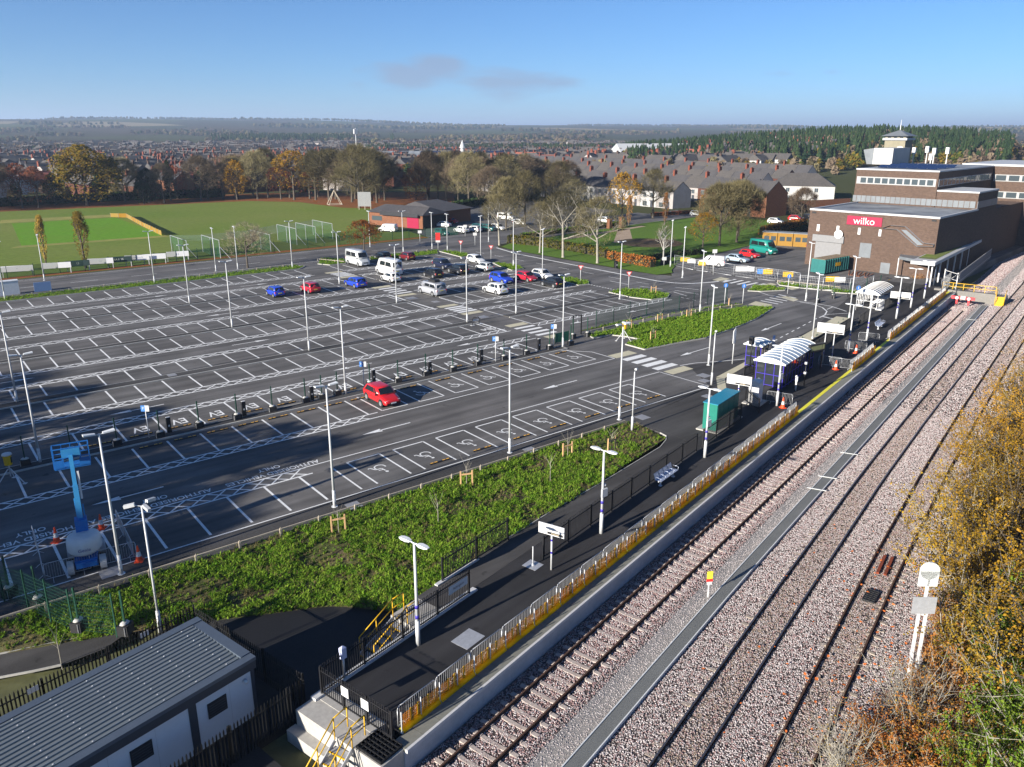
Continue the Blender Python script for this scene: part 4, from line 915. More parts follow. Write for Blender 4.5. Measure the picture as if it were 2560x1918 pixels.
# ------------------------------------------------------------------ cones
def cone(p, label):
    r = thing('traffic_cone', label, 'traffic cone', p, RND.uniform(0,3)); 
    MB().box(-0.23,0.23,-0.23,0.23,0,0.05).build('base', REDO, r); b = MB()
    for z0, z1, m in ((0.05,0.32,0),(0.32,0.60,1),(0.60,0.95,0)):
        b.cyl((0,0,z0),(0,0,z1),0.19-0.155*(z0-0.05)/0.9,0.19-0.155*(z1-0.05)/0.9,14,m)
    b.build('cone', [REDO, SIGNW], r, False)
REDO = mat('cone_orange_red', (0.78,0.075,0.02), rough=0.5, var=0.1, scale=5)
for p, l in ((B1(492,950),'behind the barrier left of the boom lift chassis'),(B1(880,835),'behind the grey counterweight of the boom lift'),(B1(1205,1115),'at the corner of the boom lift barriers'),(S2(1300,1250),'in front of the platform barrier beside the white cabinet'),(S1(980,1370),'under the white station sign'),(S1(1540,920),'next to the lamp past the station sign')): cone(p, 'orange and white traffic cone '+l)
# ------------------------------------------------------------------ boom lift
LIFTB = mat('lift_blue', (0.015,0.13,0.40), rough=0.4, var=0.06, scale=4, var2=0.15, scale2=1.5); LIFTL = mat('lift_blue_light', (0.035,0.22,0.45), rough=0.4, var=0.05, scale=4, var2=0.15, scale2=1.2); LIFTG = mat('lift_grey', (0.60,0.61,0.60), rough=0.5, var=0.05, scale=4, var2=0.15, scale2=1.5); TYRE = mat('tyre', (0.02,0.02,0.021), rough=0.85, var=0.2, scale=8)
LGT = mat('grey_tyre', (0.42,0.42,0.41), rough=0.8, var=0.1, scale=8)
lp0 = B1(760,1130); lr = thing('boom_lift', 'blue articulated boom lift with raised platform and grey counterweight', 'boom lift', lp0, rad(80))
MB().box(-1.15,1.15,-0.55,0.55,0.32,0.78).box(-0.5,0.5,-0.6,0.6,0.78,0.95).box(1.0,1.35,-0.5,0.5,0.42,0.7).box(-1.35,-1.0,-0.5,0.5,0.42,0.7).build('chassis', LIFTB, lr)
for x in (-0.95,0.95):
    for y in (-0.78,0.78):
        w = MB().cyl((x,y-0.16,0.39),(x,y+0.16,0.39),0.39,0.39,18).build('wheel', LGT, lr); MB().cyl((x,y-0.17,0.39),(x,y+0.17,0.39),0.2,0.2,14).build('rim', LIFTG, w)
tb = MB(); ring = []
for z, k in ((0.98,0.86),(1.15,1.0),(1.65,1.0),(1.88,0.9),(1.95,0.7)): ring.append([(-0.25+1.0*k*math.cos(a)*(1 if math.cos(a)<0 else 0.75), 0.86*k*math.sin(a), z) for a in [2*PI*i/20 for i in range(20)]])
tb.add([p for r_ in ring for p in r_], [(i*20+j, i*20+(j+1)%20, (i+1)*20+(j+1)%20, (i+1)*20+j) for i in range(4) for j in range(20)]+[tuple(range(19,-1,-1)), tuple(range(80,100))]); cw = tb.build('counterweight', LIFTG, lr, True)
lettering('maker_lettering', 'Genie', 0.26, mat('lift_lettering',(0.05,0.06,0.25),rough=.5,var=0), cw, Matrix.Translation((-1.33,0,1.42)) @ Matrix.Rotation(-PI/2,4,'Z') @ Matrix.Rotation(PI/2,4,'X'))
b = MB(); b.beam((0.15,0.0,1.3),(0.95,0.05,3.55),0.30,0.34); b.beam((0.15,-0.22,1.5),(0.8,-0.2,3.2),0.08,0.14); b.build('lower_arm', LIFTL, lr)
MB().box(-0.05,0.6,-0.30,0.30,1.95,2.6).build('knuckle', LIFTB, lr)
b = MB(); b.beam((0.35,0.0,2.2),(0.75,0.0,4.4),0.26,0.30); b.beam((0.70,0.0,4.2),(1.25,0.0,6.0),0.2,0.23); b.build('main_boom', LIFTL, lr)
MB().beam((0.62,-0.22,3.6),(0.98,-0.22,5.1),0.10,0.20).build('hose_cover', SIGNW, lr); MB().cyl((0.55,0.05,2.4),(0.9,0.05,3.9),0.05,0.05,8).build('hydraulic_ram', GALV, lr, True)
MB().beam((1.25,0,5.9),(1.75,0,5.55),0.22,0.26).build('jib', LIFTB, lr)
bk = MB(); bx, by, bz = 2.05, 0.88, 5.15
for z in (5.15, 5.7, 6.25):
    for a, c in (((bx-0.38,-by),(bx-0.38,by)),((bx+0.38,-by),(bx+0.38,by)),((bx-0.38,-by),(bx+0.38,-by)),((bx-0.38,by),(bx+0.38,by))): bk.beam((*a,z),(*c,z),0.055,0.055)
for x in (bx-0.38,bx+0.38):
    for y in (-by,-by/2,0,by/2,by): bk.beam((x,y,5.15),(x,y,6.25),0.045,0.045)
bk.build('basket_rails', LIFTB, lr); MB().box(bx-0.38,bx+0.38,-by,by,5.05,5.12).build('basket_floor', LIFTB, lr); MB().box(bx-0.5,bx-0.36,-0.45,0.45,5.75,6.2).build('control_panel', LIFTL, lr); MB().box(bx-0.43,bx-0.40,-by,-by+0.5,5.16,5.6).box(bx-0.43,bx-0.40,by-0.5,by,5.16,5.6).build('kick_panel', LIFTB, lr)
# security camera towers: yellow drum on white tripod
def tower(p, label, rz=0):
    r = thing('camera_tripod', label, 'camera tower', p, rz); drum = MB().cyl((0,0,1.35),(0,0,2.05),0.24,0.26,12).build('drum', YELP, r); MB().cyl((0,0,2.05),(0,0,2.16),0.32,0.28,12).build('cap', SIGNW, r, True); MB().box(-0.06,0.06,-0.262,-0.2,1.5,1.9).build('camera_slot', BLACK, r); MB().cyl((0,0,0.5),(0,0,1.4),0.04,0.04,8).build('mast', GALV, r)
    for k in range(3):
        a = k*2*PI/3+0.4; MB().beam((0.08*math.cos(a),0.08*math.sin(a),1.05),(0.95*math.cos(a),0.95*math.sin(a),0.03),0.05,0.05).box(0.95*math.cos(a)-.12,0.95*math.cos(a)+.12,0.95*math.sin(a)-.12,0.95*math.sin(a)+.12,0,0.03).build('leg', SIGNW, r)
tower(M3(965,520), 'yellow camera drum on a white tripod beside the grass triangle', 0.3)
r0 = B1(105,440); tower(r0, 'yellow camera drum on a white tripod behind the boom lift', 0.9)
# ------------------------------------------------------------------ platform things
STEELB = mat('bench_steel', (0.50,0.55,0.66), rough=0.35, metal=0.6, var=0.08, scale=8)
def bench(p, rz, label):
    r = thing('bench', label, 'bench', p, rz)
    for i in range(4):
        x = -0.95+i*0.64; MB().box(x-0.29,x+0.29,-0.24,0.22,0.44,0.47).build('seat', STEELB, r); b = MB(); b.add([(x-0.29,0.22,0.45),(x+0.29,0.22,0.45),(x+0.29,0.36,0.86),(x-0.29,0.36,0.86),(x-0.29,0.25,0.45),(x+0.29,0.25,0.45),(x+0.29,0.39,0.86),(x-0.29,0.39,0.86)],[(0,1,2,3),(7,6,5,4),(0,4,5,1),(1,5,6,2),(2,6,7,3),(3,7,4,0)]); b.build('backrest', STEELB, r)
    MB().box(-1.25,1.25,-0.04,0.04,0.36,0.43).build('beam', LAMPG, r)
    for x in (-0.9,0.95): MB().cyl((x,0,0),(x,0,0.4),0.05,0.05,8).cyl((x,0,0),(x,0,0.02),0.14,0.14,10).build('leg', LAMPG, r)
    for x in (-1.27,-0.63,0.01,0.65,1.29): MB().tube([(x,-0.2,0.46),(x,-0.2,0.68),(x,0.26,0.70)],0.014,6).build('armrest', STEELB, r, True)
bench(B3(1335,425), PA, 'metal four-seat bench on the platform in front of the black railing'); bench(S3(380,570), PA, 'metal bench on the platform past the raised ramp')
def station_sign(p, h, label, txt='Ashington', w=1.55, hh=0.62, rz=None, post2=False):
    r = thing('station_sign', label, 'sign', p, PA-PI/2+0.12 if rz is None else rz)
    for x in ((-0.42,0.42) if post2 else (0,)):
        MB().cyl((x,0.06,0),(x,0.06,h),0.055,0.055,8).build('post', WHITE_P, r, True)
        for z in (1.0,1.75): MB().cyl((x,0.06,z),(x,0.06,z+0.12),0.058,0.058,8).build('blue_band', BLUEB, r)
    MB().box(-w/2,w/2,-0.03,0.03,h-hh,h).build('panel', SIGNW, r); MB().box(-w*0.15,w*0.46,-0.036,-0.031,h-hh+0.05,h-hh+0.19).build('screen_strip', DARK, r)
    lettering('lettering', txt, 0.11, mat('sign_amber_text',(0.75,0.62,0.40),rough=.6,var=0), r, Matrix.Translation((w*0.16,-0.04,h-hh+0.12)) @ Matrix.Rotation(PI/2,4,'X'))
station_sign(B3(335,1195), 2.75, 'white platform sign on a single post at the start of the long railing'); station_sign(M3(1940,1110), 3.0, 'white sign panel on a post behind the green cabinet', w=2.1, hh=0.85); station_sign(S1(735,1200), 4.2, 'large white platform sign on two posts beyond the blue shelter', w=2.6, hh=1.0, post2=True); station_sign(M4(1115,330), 3.4, 'white platform sign in front of the cycle shelter', w=2.3, hh=0.85)
nm = thing('name_board', 'white station name board fixed to the black railing by the yellow steps', 'sign', PF(8.9,5.08), PA); MB().box(-0.7,0.7,-0.02,0.01,0.75,1.18).build('panel', SIGNW, nm); lettering('lettering', 'Ashington', 0.2, DARK, nm, Matrix.Translation((0,-0.025,0.97)) @ Matrix.Rotation(PI/2,4,'X'))
for s in (1.0,0.1):
    o = MB(xf(PF(0.18,3.5 if s<1 else 2.3),PA-PI/2)).box(-0.22,0.22,-0.03,-0.01,0.75,1.2).build('notice_plate', SIGNW); tag(o, 'white notice fixed on the gate at the platform end', 'sign', 'notices on the platform end gate')
hp = thing('help_point', 'grey help point on a slim post at the platform end', 'help point', C2(765,900), PA); MB().cyl((0,0,0),(0,0,1.15),0.05,0.05,8).build('post', GALV, hp, True); MB().box(-0.13,0.13,-0.1,0.1,1.1,1.62).add([(-.13,-.1,1.62),(.13,-.1,1.62),(.13,.1,1.62),(-.13,.1,1.62),(0,0,1.72)],[(0,1,4),(1,2,4),(2,3,4),(3,0,4)]).build('head', mat('help_blue',(0.42,0.45,0.62),rough=.5,var=.05), hp)
pl_ = thing('sign_base', 'short white post on a square grey base plate on the platform', 'post', B3(180,1150), PA); MB().cyl((0,0,0.008),(0,0,1.15),0.035,0.03,8).build('post', WHITE_P, pl_, True); MB().cyl((0,0,0.008),(0,0,0.12),0.14,0.05,10).build('flange', GALV, pl_)
v2 = thing('ticket_validator', 'pair of white ticket validators on the platform by the blue shelter', 'ticket validator', S2(1540,940), PA); MB().cyl((0,0,0),(0,0,1.0),0.05,0.05,8).build('post', SIGNW, v2, True); MB().box(-0.13,0.13,-0.1,0.1,0.95,1.35).build('reader', SIGNW, v2); MB().cyl((0.45,0.2,0),(0.45,0.2,1.2),0.05,0.05,8).build('post', SIGNW, v2, True); MB().ico((0.45,0.2,1.25),0.12).build('reader', SIGNW, v2, True)
lb = thing('bollard_light', 'slim black post with white lamps beside the blue shelter', 'post light', S2(1690,840)); MB().cyl((0,0,0),(0,0,2.3),0.05,0.05,8).build('post', BLACK, lb, True); MB().box(-0.1,0.1,-0.1,0.1,1.15,1.35).build('lamp', SIGNW, lb); MB().box(-0.1,0.1,-0.1,0.1,2.1,2.3).build('lamp', SIGNW, lb)
# green relay cabinet
GCAB = mat('green_cabinet', (0.012,0.16,0.12), rough=0.45, var=0.07, scale=3, var2=0.15, scale2=0.8); GCT = mat('teal_roof', (0.02,0.20,0.30), rough=0.5, var=0.06, scale=3)
gc = thing('equipment_cabinet', 'dark green steel cabinet standing by the platform railing', 'cabinet', PF(*toPF(M3(1640,1290)),0), PA); MB().box(0,4.3,-1.15,0.0,0.12,2.3).build('body', GCAB, gc); MB().box(-0.06,4.36,-1.21,0.06,2.3,2.36).build('roof', GCT, gc); MB().box(-0.3,4.6,-1.5,0.4,-0.1,0.11).build('plinth', CONC, gc)
for x in (0.1,1.15,2.2,3.25): MB().box(x,x+0.95,-1.175,-1.155,0.2,2.2).build('door', GCAB, gc)
wc = thing('feeder_pillar', 'white metal cabinet with pitched top on a concrete slab by the shelter', 'cabinet', S2(785,1150), PA); MB().box(-0.5,0.5,-0.45,0.45,0.1,1.95).build('body', SIGNW, wc); MB().add([(-0.5,-.45,1.952),(0.5,-.45,1.952),(0.5,.45,1.952),(-0.5,.45,1.952),(-0.5,0,2.15),(0.5,0,2.15)],[(0,1,5,4),(2,3,4,5),(1,2,5),(3,0,4)]).build('pitched_top', SIGNW, wc); MB().box(-0.95,0.95,-0.8,0.8,0,0.1).build('slab', CONC, wc)
# blue waiting shelter: steel frame, glazing, ribbed curved roof
GLZ = mat('dark_glazing', (0.02,0.025,0.03), rough=0.08, var=0.0, spec=0.6); ROOFC = mat('polycarbonate_roof', (0.30,0.38,0.46), rough=0.3, var=0.06, scale=3, var2=0.15, scale2=0.8); FASC = mat('pale_fascia', (0.66,0.68,0.70), rough=0.5, var=0.05)
def shelter(p, L_, D_, h, label, frame=BLUEB, roofm=None, glaze=True, name='waiting_shelter', ribs=11, rise=0.4, rz=PA):
    r = thing(name, label, 'shelter', p, rz)
    nx = max(3, round(L_/0.85))
    for i in range(nx+1):
        x = L_*i/nx
        for y in ((0,D_) if i in (0,nx) or glaze else (D_,)): MB().box(x-0.035,x+0.035,y-0.035,y+0.035,0,h).build('frame_post', frame, r)
    for y in (D_/3, 2*D_/3):
        for x in (0,L_): MB().box(x-0.03,x+0.03,y-0.03,y+0.03,0,h).build('frame_post', frame, r)
    for z in (0.15, h*0.5, h-0.05):
        for y in (0,D_): MB().box(0,L_,y-0.025,y+0.025,z-0.03,z+0.03).build('frame_rail', frame, r)
        for x in (0,L_): MB().box(x-0.026,x+0.026,0,D_,z-0.03,z+0.03).build('frame_rail', frame, r)
    if glaze:
        for i in range(nx):
            x0, x1 = L_*i/nx+0.05, L_*(i+1)/nx-0.05
            MB().box(x0,x1,-0.008,0.008,0.2,h*0.48).build('pane', GLZ, r); MB().box(x0,x1,-0.008,0.008,h*0.52,h-0.1).build('pane', GLZ, r); MB().box(x0,x1,D_-.008,D_+.008,0.2,h-0.1).build('pane', GLZ, r)
        for x in (0,L_):
            for k in range(3):
                y0, y1 = D_*k/3+0.05, D_*(k+1)/3-0.05; MB().box(x-.008,x+.008,y0,y1,0.2,h*0.48).build('pane', GLZ, r); MB().box(x-.008,x+.008,y0,y1,h*0.52,h-0.1).build('pane', GLZ, r)
    seg = 10; ys = [-0.25+(D_+0.5)*j/seg for j in range(seg+1)]; zc = lambda y: h+0.02+rise*(1-((y-D_/2)/(D_/2+0.25))**2)
    v = [(x, y, zc(y)) for x in (-0.25,L_+0.25) for y in ys]+[(x, y, zc(y)+0.03) for x in (-0.25,L_+0.25) for y in ys]; n1 = seg+1
    rf = MB().add(v, [(2*n1+j, 3*n1+j, 3*n1+j+1, 2*n1+j+1) for j in range(seg)]+[(j, j+1, n1+j+1, n1+j) for j in range(seg)]+[(0,n1,3*n1,2*n1),(seg,2*n1+seg,3*n1+seg,n1+seg)]).build('curved_roof', roofm or ROOFC, r)
    for i in range(ribs):
        x = -0.2+(L_+0.4)*i/(ribs-1); b = MB()
        for y0, y1 in zip(ys, ys[1:]): b.beam((x,y0,zc(y0)+0.05),(x,y1,zc(y1)+0.05),0.06,0.05)
        b.build('roof_rib', SIGNW, rf)
    for x in (-0.27,L_+0.27):
        b = MB()
        for y0, y1 in zip(ys, ys[1:]): b.add([(x,y0,h-0.02),(x,y1,h-0.02),(x,y1,zc(y1)+0.04),(x,y0,zc(y0)+0.04)],[(0,1,2,3)])
        b.build('end_fascia', FASC, r)
    return r
shelter(PF(*toPF(S2(1280,905)),0), 8.6, 2.55, 2.35, 'long blue framed glazed waiting shelter with ribbed curved roof')
tv = shelter(PF(*toPF(S2(870,525)),0), 2.0, 1.5, 2.3, 'small blue ticket machine shelter with curved roof', name='ticket_machine_shelter', ribs=4, rise=0.25)
MB().box(0.3,1.2,0.4,1.1,0,1.75).build('ticket_machine', mat('machine_navy',(0.02,0.02,0.10),rough=.4,var=.05), tv)
ip = thing('information_board', 'dark navy information totem behind the blue shelter', 'sign', S2(1100,380), PA+0.3); MB().box(-0.5,0.9,-0.12,0.12,0,2.5).build('panel', mat('totem_navy',(0.02,0.035,0.10),rough=.4,var=.05), ip); MB().box(-0.62,-0.503,-0.12,0.12,0,2.35).build('side_strip', SIGNW, ip)
ds = thing('departure_screen', 'black departure screen with pale display hung on two posts', 'screen', S2(1880,560), PA-0.35); MB().box(-1.15,1.15,-0.14,0.14,2.0,2.75).build('casing', DARK, ds); MB().box(-0.98,0.62,-0.15,-0.141,2.15,2.6).build('display', mat('display_olive',(0.22,0.24,0.12),rough=.4,var=.1,scale=4), ds); MB().box(0.72,1.02,-0.15,-0.141,2.15,2.6).build('display', MATS['display_olive'], ds)
for x in (-0.95,0.95): MB().box(x-.05,x+.05,-.05,.05,0,2.0).build('post', BLACK, ds)
cc = thing('camera_cluster', 'black loudspeaker cluster on a dark post by the ticket machine', 'loudspeaker', S2(690,560)); MB().cyl((0,0,0),(0,0,3.4),0.06,0.05,8).build('post', BLACK, cc, True); MB().box(-0.25,0.1,-0.2,0.2,2.7,3.5).build('speaker', BLACK, cc); MB().ico((-0.15,-0.2,2.7),0.09).build('camera', SIGNW, cc, True)
sm_ = cctv(S2(545,1600), 4.6, 'white camera mast with two angled cameras by the feeder pillar', 2) if False else None
# raised ramp with cream tactile deck and dark panelled side
rp = struct(thing('ramp', None, None)); MB(PFM).prism([(62.2,7.0),(83.0,6.6),(83.0,8.2),(62.2,8.4)], -0.1, 0.9).build('ramp_body', CONC, rp); MB(PFM).prism([(62.2,7.02),(83.0,6.62),(83.0,8.18),(62.2,8.38)], 0.9, 0.915).build('tactile_deck', TACT, rp)
for i in range(14): MB(PFM).box(62.3+i*1.48,62.3+i*1.48+1.40,6.50-0.4*i/14+0.38,6.56-0.4*i/14+0.38,0.0,0.96).build('side_panel', DARK, rp)
tot = thing('banner_sign', 'tall narrow white banner sign beside the forecourt drive', 'sign', M3(1900,725)); MB().cyl((0,0,0),(0,0,3.0),0.05,0.05,8).build('post', WHITE_P, tot, True); MB().box(-0.2,0.2,-0.04,0.04,2.2,3.5).add([(-.2,-.04,3.5),(.2,-.04,3.5),(.2,.04,3.5),(-.2,.04,3.5),(0.15,0,3.85)],[(0,1,4),(1,2,4),(2,3,4),(3,0,4)]).build('panel', SIGNW, tot)
# ------------------------------------------------------------------ yellow steps
def yellow_steps(s, t, z0, z1, ang, w, label, run):
    r = thing('access_steps', label, 'steps', PF(s,t,z0), ang); n = 5; h = z1-z0
    for i in range(n): MB().box(-run*(i+1)/n,-run*i/n-0.02,-w/2,w/2,h-h*(i+1)/n-0.03,h-h*(i+1)/n+0.01+0.0).build('tread', GREYMET, r); MB().box(-run*(i+1)/n-0.02,-run*(i+1)/n+0.03,-w/2,w/2,h-h*(i+1)/n-0.03,h-h*(i+1)/n+0.014).build('nosing', YELP, r)
    for y in (-w/2-0.03,w/2+0.03):
        MB().beam((0,y,h-0.05),(-run,y,-0.05+0.1),0.04,0.2).build('stringer', GALV, r)
        a, b_ = Vector((0.75,y,h)), Vector((-run,y,0)); up = Vector((0,0,1))
        MB().tube([a+up*0.05,a+up*1.0,Vector((0,y,h+1.0)),b_+up*1.0,b_+up*0.35],0.028,7).tube([a+up*0.5,Vector((0,y,h+0.5)),b_+up*0.5],0.024,7).tube([Vector((0,y,h)),Vector((0,y,h+1.0))],0.026,7).tube([Vector((-run/2,y,h/2)),Vector((-run/2,y,h/2+1.0))],0.026,7).build('handrail', YELP, r, True)
    return r
yellow_steps(-1.05, 2.25, -1.35, -0.03, PA+0.12, 0.85, 'yellow handrailed steps down from the platform end', 1.9)
yellow_steps(6.0, 6.3, apron_z, -0.02, PA, 0.95, 'yellow handrailed steps beside the black railing and grass bank', 2.2)
r = struct(thing('step_landing', None, None)); MB(PFM).box(6.02,8.0,5.4,7.0,-1.3,-0.01).build('landing_slab', CONC, r)
# ------------------------------------------------------------------ railside things
BUF = mat('buffer_red', (0.62,0.05,0.06), rough=0.5, var=0.1, scale=4, var2=0.2, scale2=2)
bf = thing('buffer_stop', 'red and white buffer stop at the end of the platform track', 'buffer stop', PF(110.2,-1.6,-0.92), PA); MB().box(-0.15,0.15,-1.5,1.5,0.75,1.15).build('cross_beam', BUF, bf)
for y in (-0.755,0.755): MB().beam((0,y,0.9),(2.6,y,0.0),0.2,0.2).box(-0.1,0.1,y-.12,y+.12,0,0.76).build('side_frame', BUF, bf); MB().cyl((-0.35,y,0.95),(-0.151,y,0.95),0.22,0.2,12).build('buffer_pad', SIGNW, bf)
MB().box(-0.25,-0.16,-0.3,0.3,0.8,1.25).build('white_panel', SIGNW, bf); MB().cyl((0,0.9,1.15),(0,0.9,1.5),0.1,0.1,8).build('lamp', DARK, bf)
wl = thing('end_wall', 'concrete end wall with yellow railings and steps behind the buffer stop', 'wall', PF(114.5,-3.0,-1.0), PA); ENDC = mat('end_wall_concrete',(0.20,0.19,0.175),rough=.9,var=.12,scale=4,var2=.3,scale2=.6); MB().box(0,1.0,-2.2,6.0,-0.2,1.25).build('wall', ENDC, wl); MB().box(0,2.2,-3.4,-2.2,-0.2,1.0).build('abutment', ENDC, wl)
for y in (-2.0,-0.6,0.8,2.2,3.6,5.0): MB().box(0.4,0.47,y-.035,y+.035,1.25,2.3).build('post', YELP, wl)
for z in (1.75,2.28): MB().box(0.4,0.46,-2.0,5.0,z-.03,z+.03).build('rail', YELP, wl)
for i in range(5): MB().box(-1.4+i*0.28,-1.13+i*0.28,-3.3,-2.3,-0.1,0.15+i*0.22).build('step', YELP, wl)
for y in (-3.35,-2.25): MB().tube([(-1.4,y,0),(-1.4,y,1.0),(0,y,2.0),(0.5,y,2.0)],0.05,6).build('handrail', YELP, wl, True)
sg = thing('railway_signal', 'white railway signal seen from behind on a tall twin post by the bushes', 'railway signal', C4(1235,890,-1.2), rad(-40)); hs = 5.6
for x in (-0.16,0.16): MB().box(x-.055,x+.055,-.055,.055,0,hs*0.66).build('post', SIGNW, sg)
MB().box(-0.05,0.06,-.05,.05,hs*0.6,hs*0.93).build('upper_post', SIGNW, sg); MB().cyl((0,-0.05,hs),(0,0.05,hs),0.42,0.42,20).box(-0.41,0.41,-0.05,0.05,hs-0.75,hs).build('back_plate', mat('signal_grey',(0.60,0.62,0.60),rough=.6,var=.08,scale=6,var2=.2,scale2=2), sg); MB().box(-0.55,0.5,-0.08,-0.06,hs*0.62,hs*0.62+0.85).build('number_board', GREYMET, sg)
lm = thing('limit_board', 'small white post with yellow and red plates between the tracks', 'sign', C3(1690,190,-1.15), rad(-30)); MB().cyl((0,0,0),(0,0,1.3),0.04,0.04,6).build('post', SIGNW, lm); MB().box(-0.16,0.16,-0.06,-0.042,1.15,1.6).build('yellow_plate', YEL, lm); MB().box(-0.18,0.18,-0.06,-0.042,0.98,1.145).build('red_plate', REDP, lm); MB().box(-0.14,0.14,-0.059,-0.043,0.8,0.975).build('white_plate', SIGNW, lm)
for k, (a, b_) in enumerate(((B4(1010,1070,-1.0),B4(945,1220,-1.0)),(B4(1075,1085,-1.0),B4(1010,1235,-1.0)))):
    o = MB().beam(a, b_, 0.16, 0.1).build('steel_channel', mat('rusty_channel',(0.20,0.045,0.02),rough=.9,var=.3,scale=6)); tag(o, 'rusty red steel channel lying between the rails', 'steel bar', 'steel channels in the outer track')
gb = thing('grid_unit', 'black gridded unit set between the outer track rails', 'track unit', C4(890,180,-1.0), PA); 
for i in range(7): MB().box(-0.6+i*0.2,-0.55+i*0.2,-0.3,0.3,-0.06,0.04).build('grid_bar', DARK, gb)
for y in (-0.3,-0.1,0.1,0.28): MB().box(-0.6,0.65,y,y+0.04,-0.05,0.035).build('grid_bar', DARK, gb)
rl = random.Random(4)
LEAFO = mat('fallen_orange_leaf', (0.62,0.16,0.03), rough=0.8, var=0.3, scale=20)
fl = MB()
for i in range(240):
    s = rl.uniform(8,32); t = -14.2+abs(rl.gauss(0,3.0)); c = PF(s,t,-1.0+rl.uniform(0,.05)); a = rl.uniform(0,2*PI); k = rl.uniform(0.06,0.12)
    fl.add([c+Vector((math.cos(a+j*1.256)*k*(1 if j%2 else .6), math.sin(a+j*1.256)*k*(1 if j%2 else .6), rl.uniform(0,.05))) for j in range(5)], [(0,1,2,3,4)])
tag(fl.build('fallen_leaves', LEAFO), 'orange autumn leaves blown onto the ballast', 'leaves', kind='stuff')
# ------------------------------------------------------------------ equipment building
ROOFM = mat('grey_profiled_roof', (0.165,0.19,0.205), rough=0.45, var=0.06, scale=3, var2=0.2, scale2=0.6, hue=(0.125,0.14,0.155), metal=0.2); TRIM = mat('dark_grey_trim', (0.045,0.05,0.062), rough=0.5, var=0.06, scale=3); WALLW = mat('white_panel_wall', (0.60,0.62,0.65), rough=0.6, var=0.03, scale=3, var2=0.08, scale2=0.7); VENT = mat('dark_louvre', (0.02,0.022,0.026), rough=0.5, var=0.1)
eb = thing('equipment_building', 'white modular equipment building with grey ribbed roof', 'building', PF(-1.55,7.25,apron_z), PA); EL, EW, EH = 13.0, 4.15, 2.75
MB().box(-EL,0,0,EW,0.0,EH-0.02).build('wall', WALLW, eb)
for x in (-1.15,-2.9,-4.3,-6.1,-7.9,-9.7): MB().box(x-0.006,x+0.006,-0.004,0.0,0.1,EH-0.5).build('panel_joint', GREYMET, eb)
MB().box(-EL-0.1,0.1,-0.1,EW+0.1,EH-0.38,EH).build('fascia', TRIM, eb)
MB().box(-2.95,-2.62,-0.03,-0.005,0.0,EH-0.38).box(-0.14,0.02,-0.03,-0.005,0,EH-0.38).build('corner_trim', TRIM, eb)
rf = MB(); n = 15; wv = (EW-0.55)/n; prof = []
for i in range(n):
    y = 0.28+i*wv; prof += [(y,0.0),(y+wv*0.34,0.0),(y+wv*0.44,0.055),(y+wv*0.86,0.055),(y+wv*0.96,0.0)]
prof.append((EW-0.27,0.0)); zr = lambda y: EH+0.06+0.10*math.sin(min(1,max(0,y/EW))*PI*0.5)
v = [(x,y,zr(y)+z) for x in (-EL+0.1,-0.35) for y, z in prof]; m_ = len(prof)
rf.add(v, [(j, m_+j, m_+j+1, j+1) for j in range(m_-1)]); ro = rf.build('ribbed_roof', ROOFM, eb)
scr = MB()
for i in range(0,n,2):
    for k in range(9): scr.box(-0.9-k*1.35-0.02,-0.9-k*1.35+0.02,0.28+(i+0.65)*wv-0.02,0.28+(i+0.65)*wv+0.02,zr(0.28+i*wv)+0.05,zr(0.28+i*wv)+0.075)
scr.build('roof_screws', LAMPG, ro)
FLASH = mat('roof_flashing', (0.10,0.125,0.16), rough=0.4, var=0.06, scale=3, metal=0.3)
MB().box(-EL-0.12,0.12,-0.12,0.27,EH+0.001,EH+0.16).build('roof_flashing', FLASH, eb); MB().box(-EL-0.12,0.12,EW-0.26,EW+0.12,EH+0.001,EH+0.24).build('roof_flashing', FLASH, eb); MB().box(-0.33,0.121,0.272,EW-0.262,EH+0.001,EH+0.20).build('roof_flashing', FLASH, eb)
for x in (-1.75,-4.9,-8.6):
    vt_ = MB().box(x-0.42,x+0.42,-0.045,-0.005,1.25,1.95).build('vent', VENT, eb)
    for k in range(5): MB().box(x-0.36,x+0.36,-0.06,-0.046,1.33+k*0.12,1.36+k*0.12).build('louvre', TRIM, vt_)
MB().cyl((-0.45,-0.02,2.05),(-0.45,-0.2,2.0),0.085,0.085,10).build('camera', SIGNW, eb, True); MB().box(-7.4,-7.2,-0.06,-0.005,1.9,2.05).build('wall_lamp', SIGNW, eb)
# steel handrail pipe and concrete trough beside the building
o = MB().tube([PF(-1.2,9.2,1.3),PF(0.6,7.0,0.4)],0.09,8).build('cable_duct', GALV, None, True) if False else None
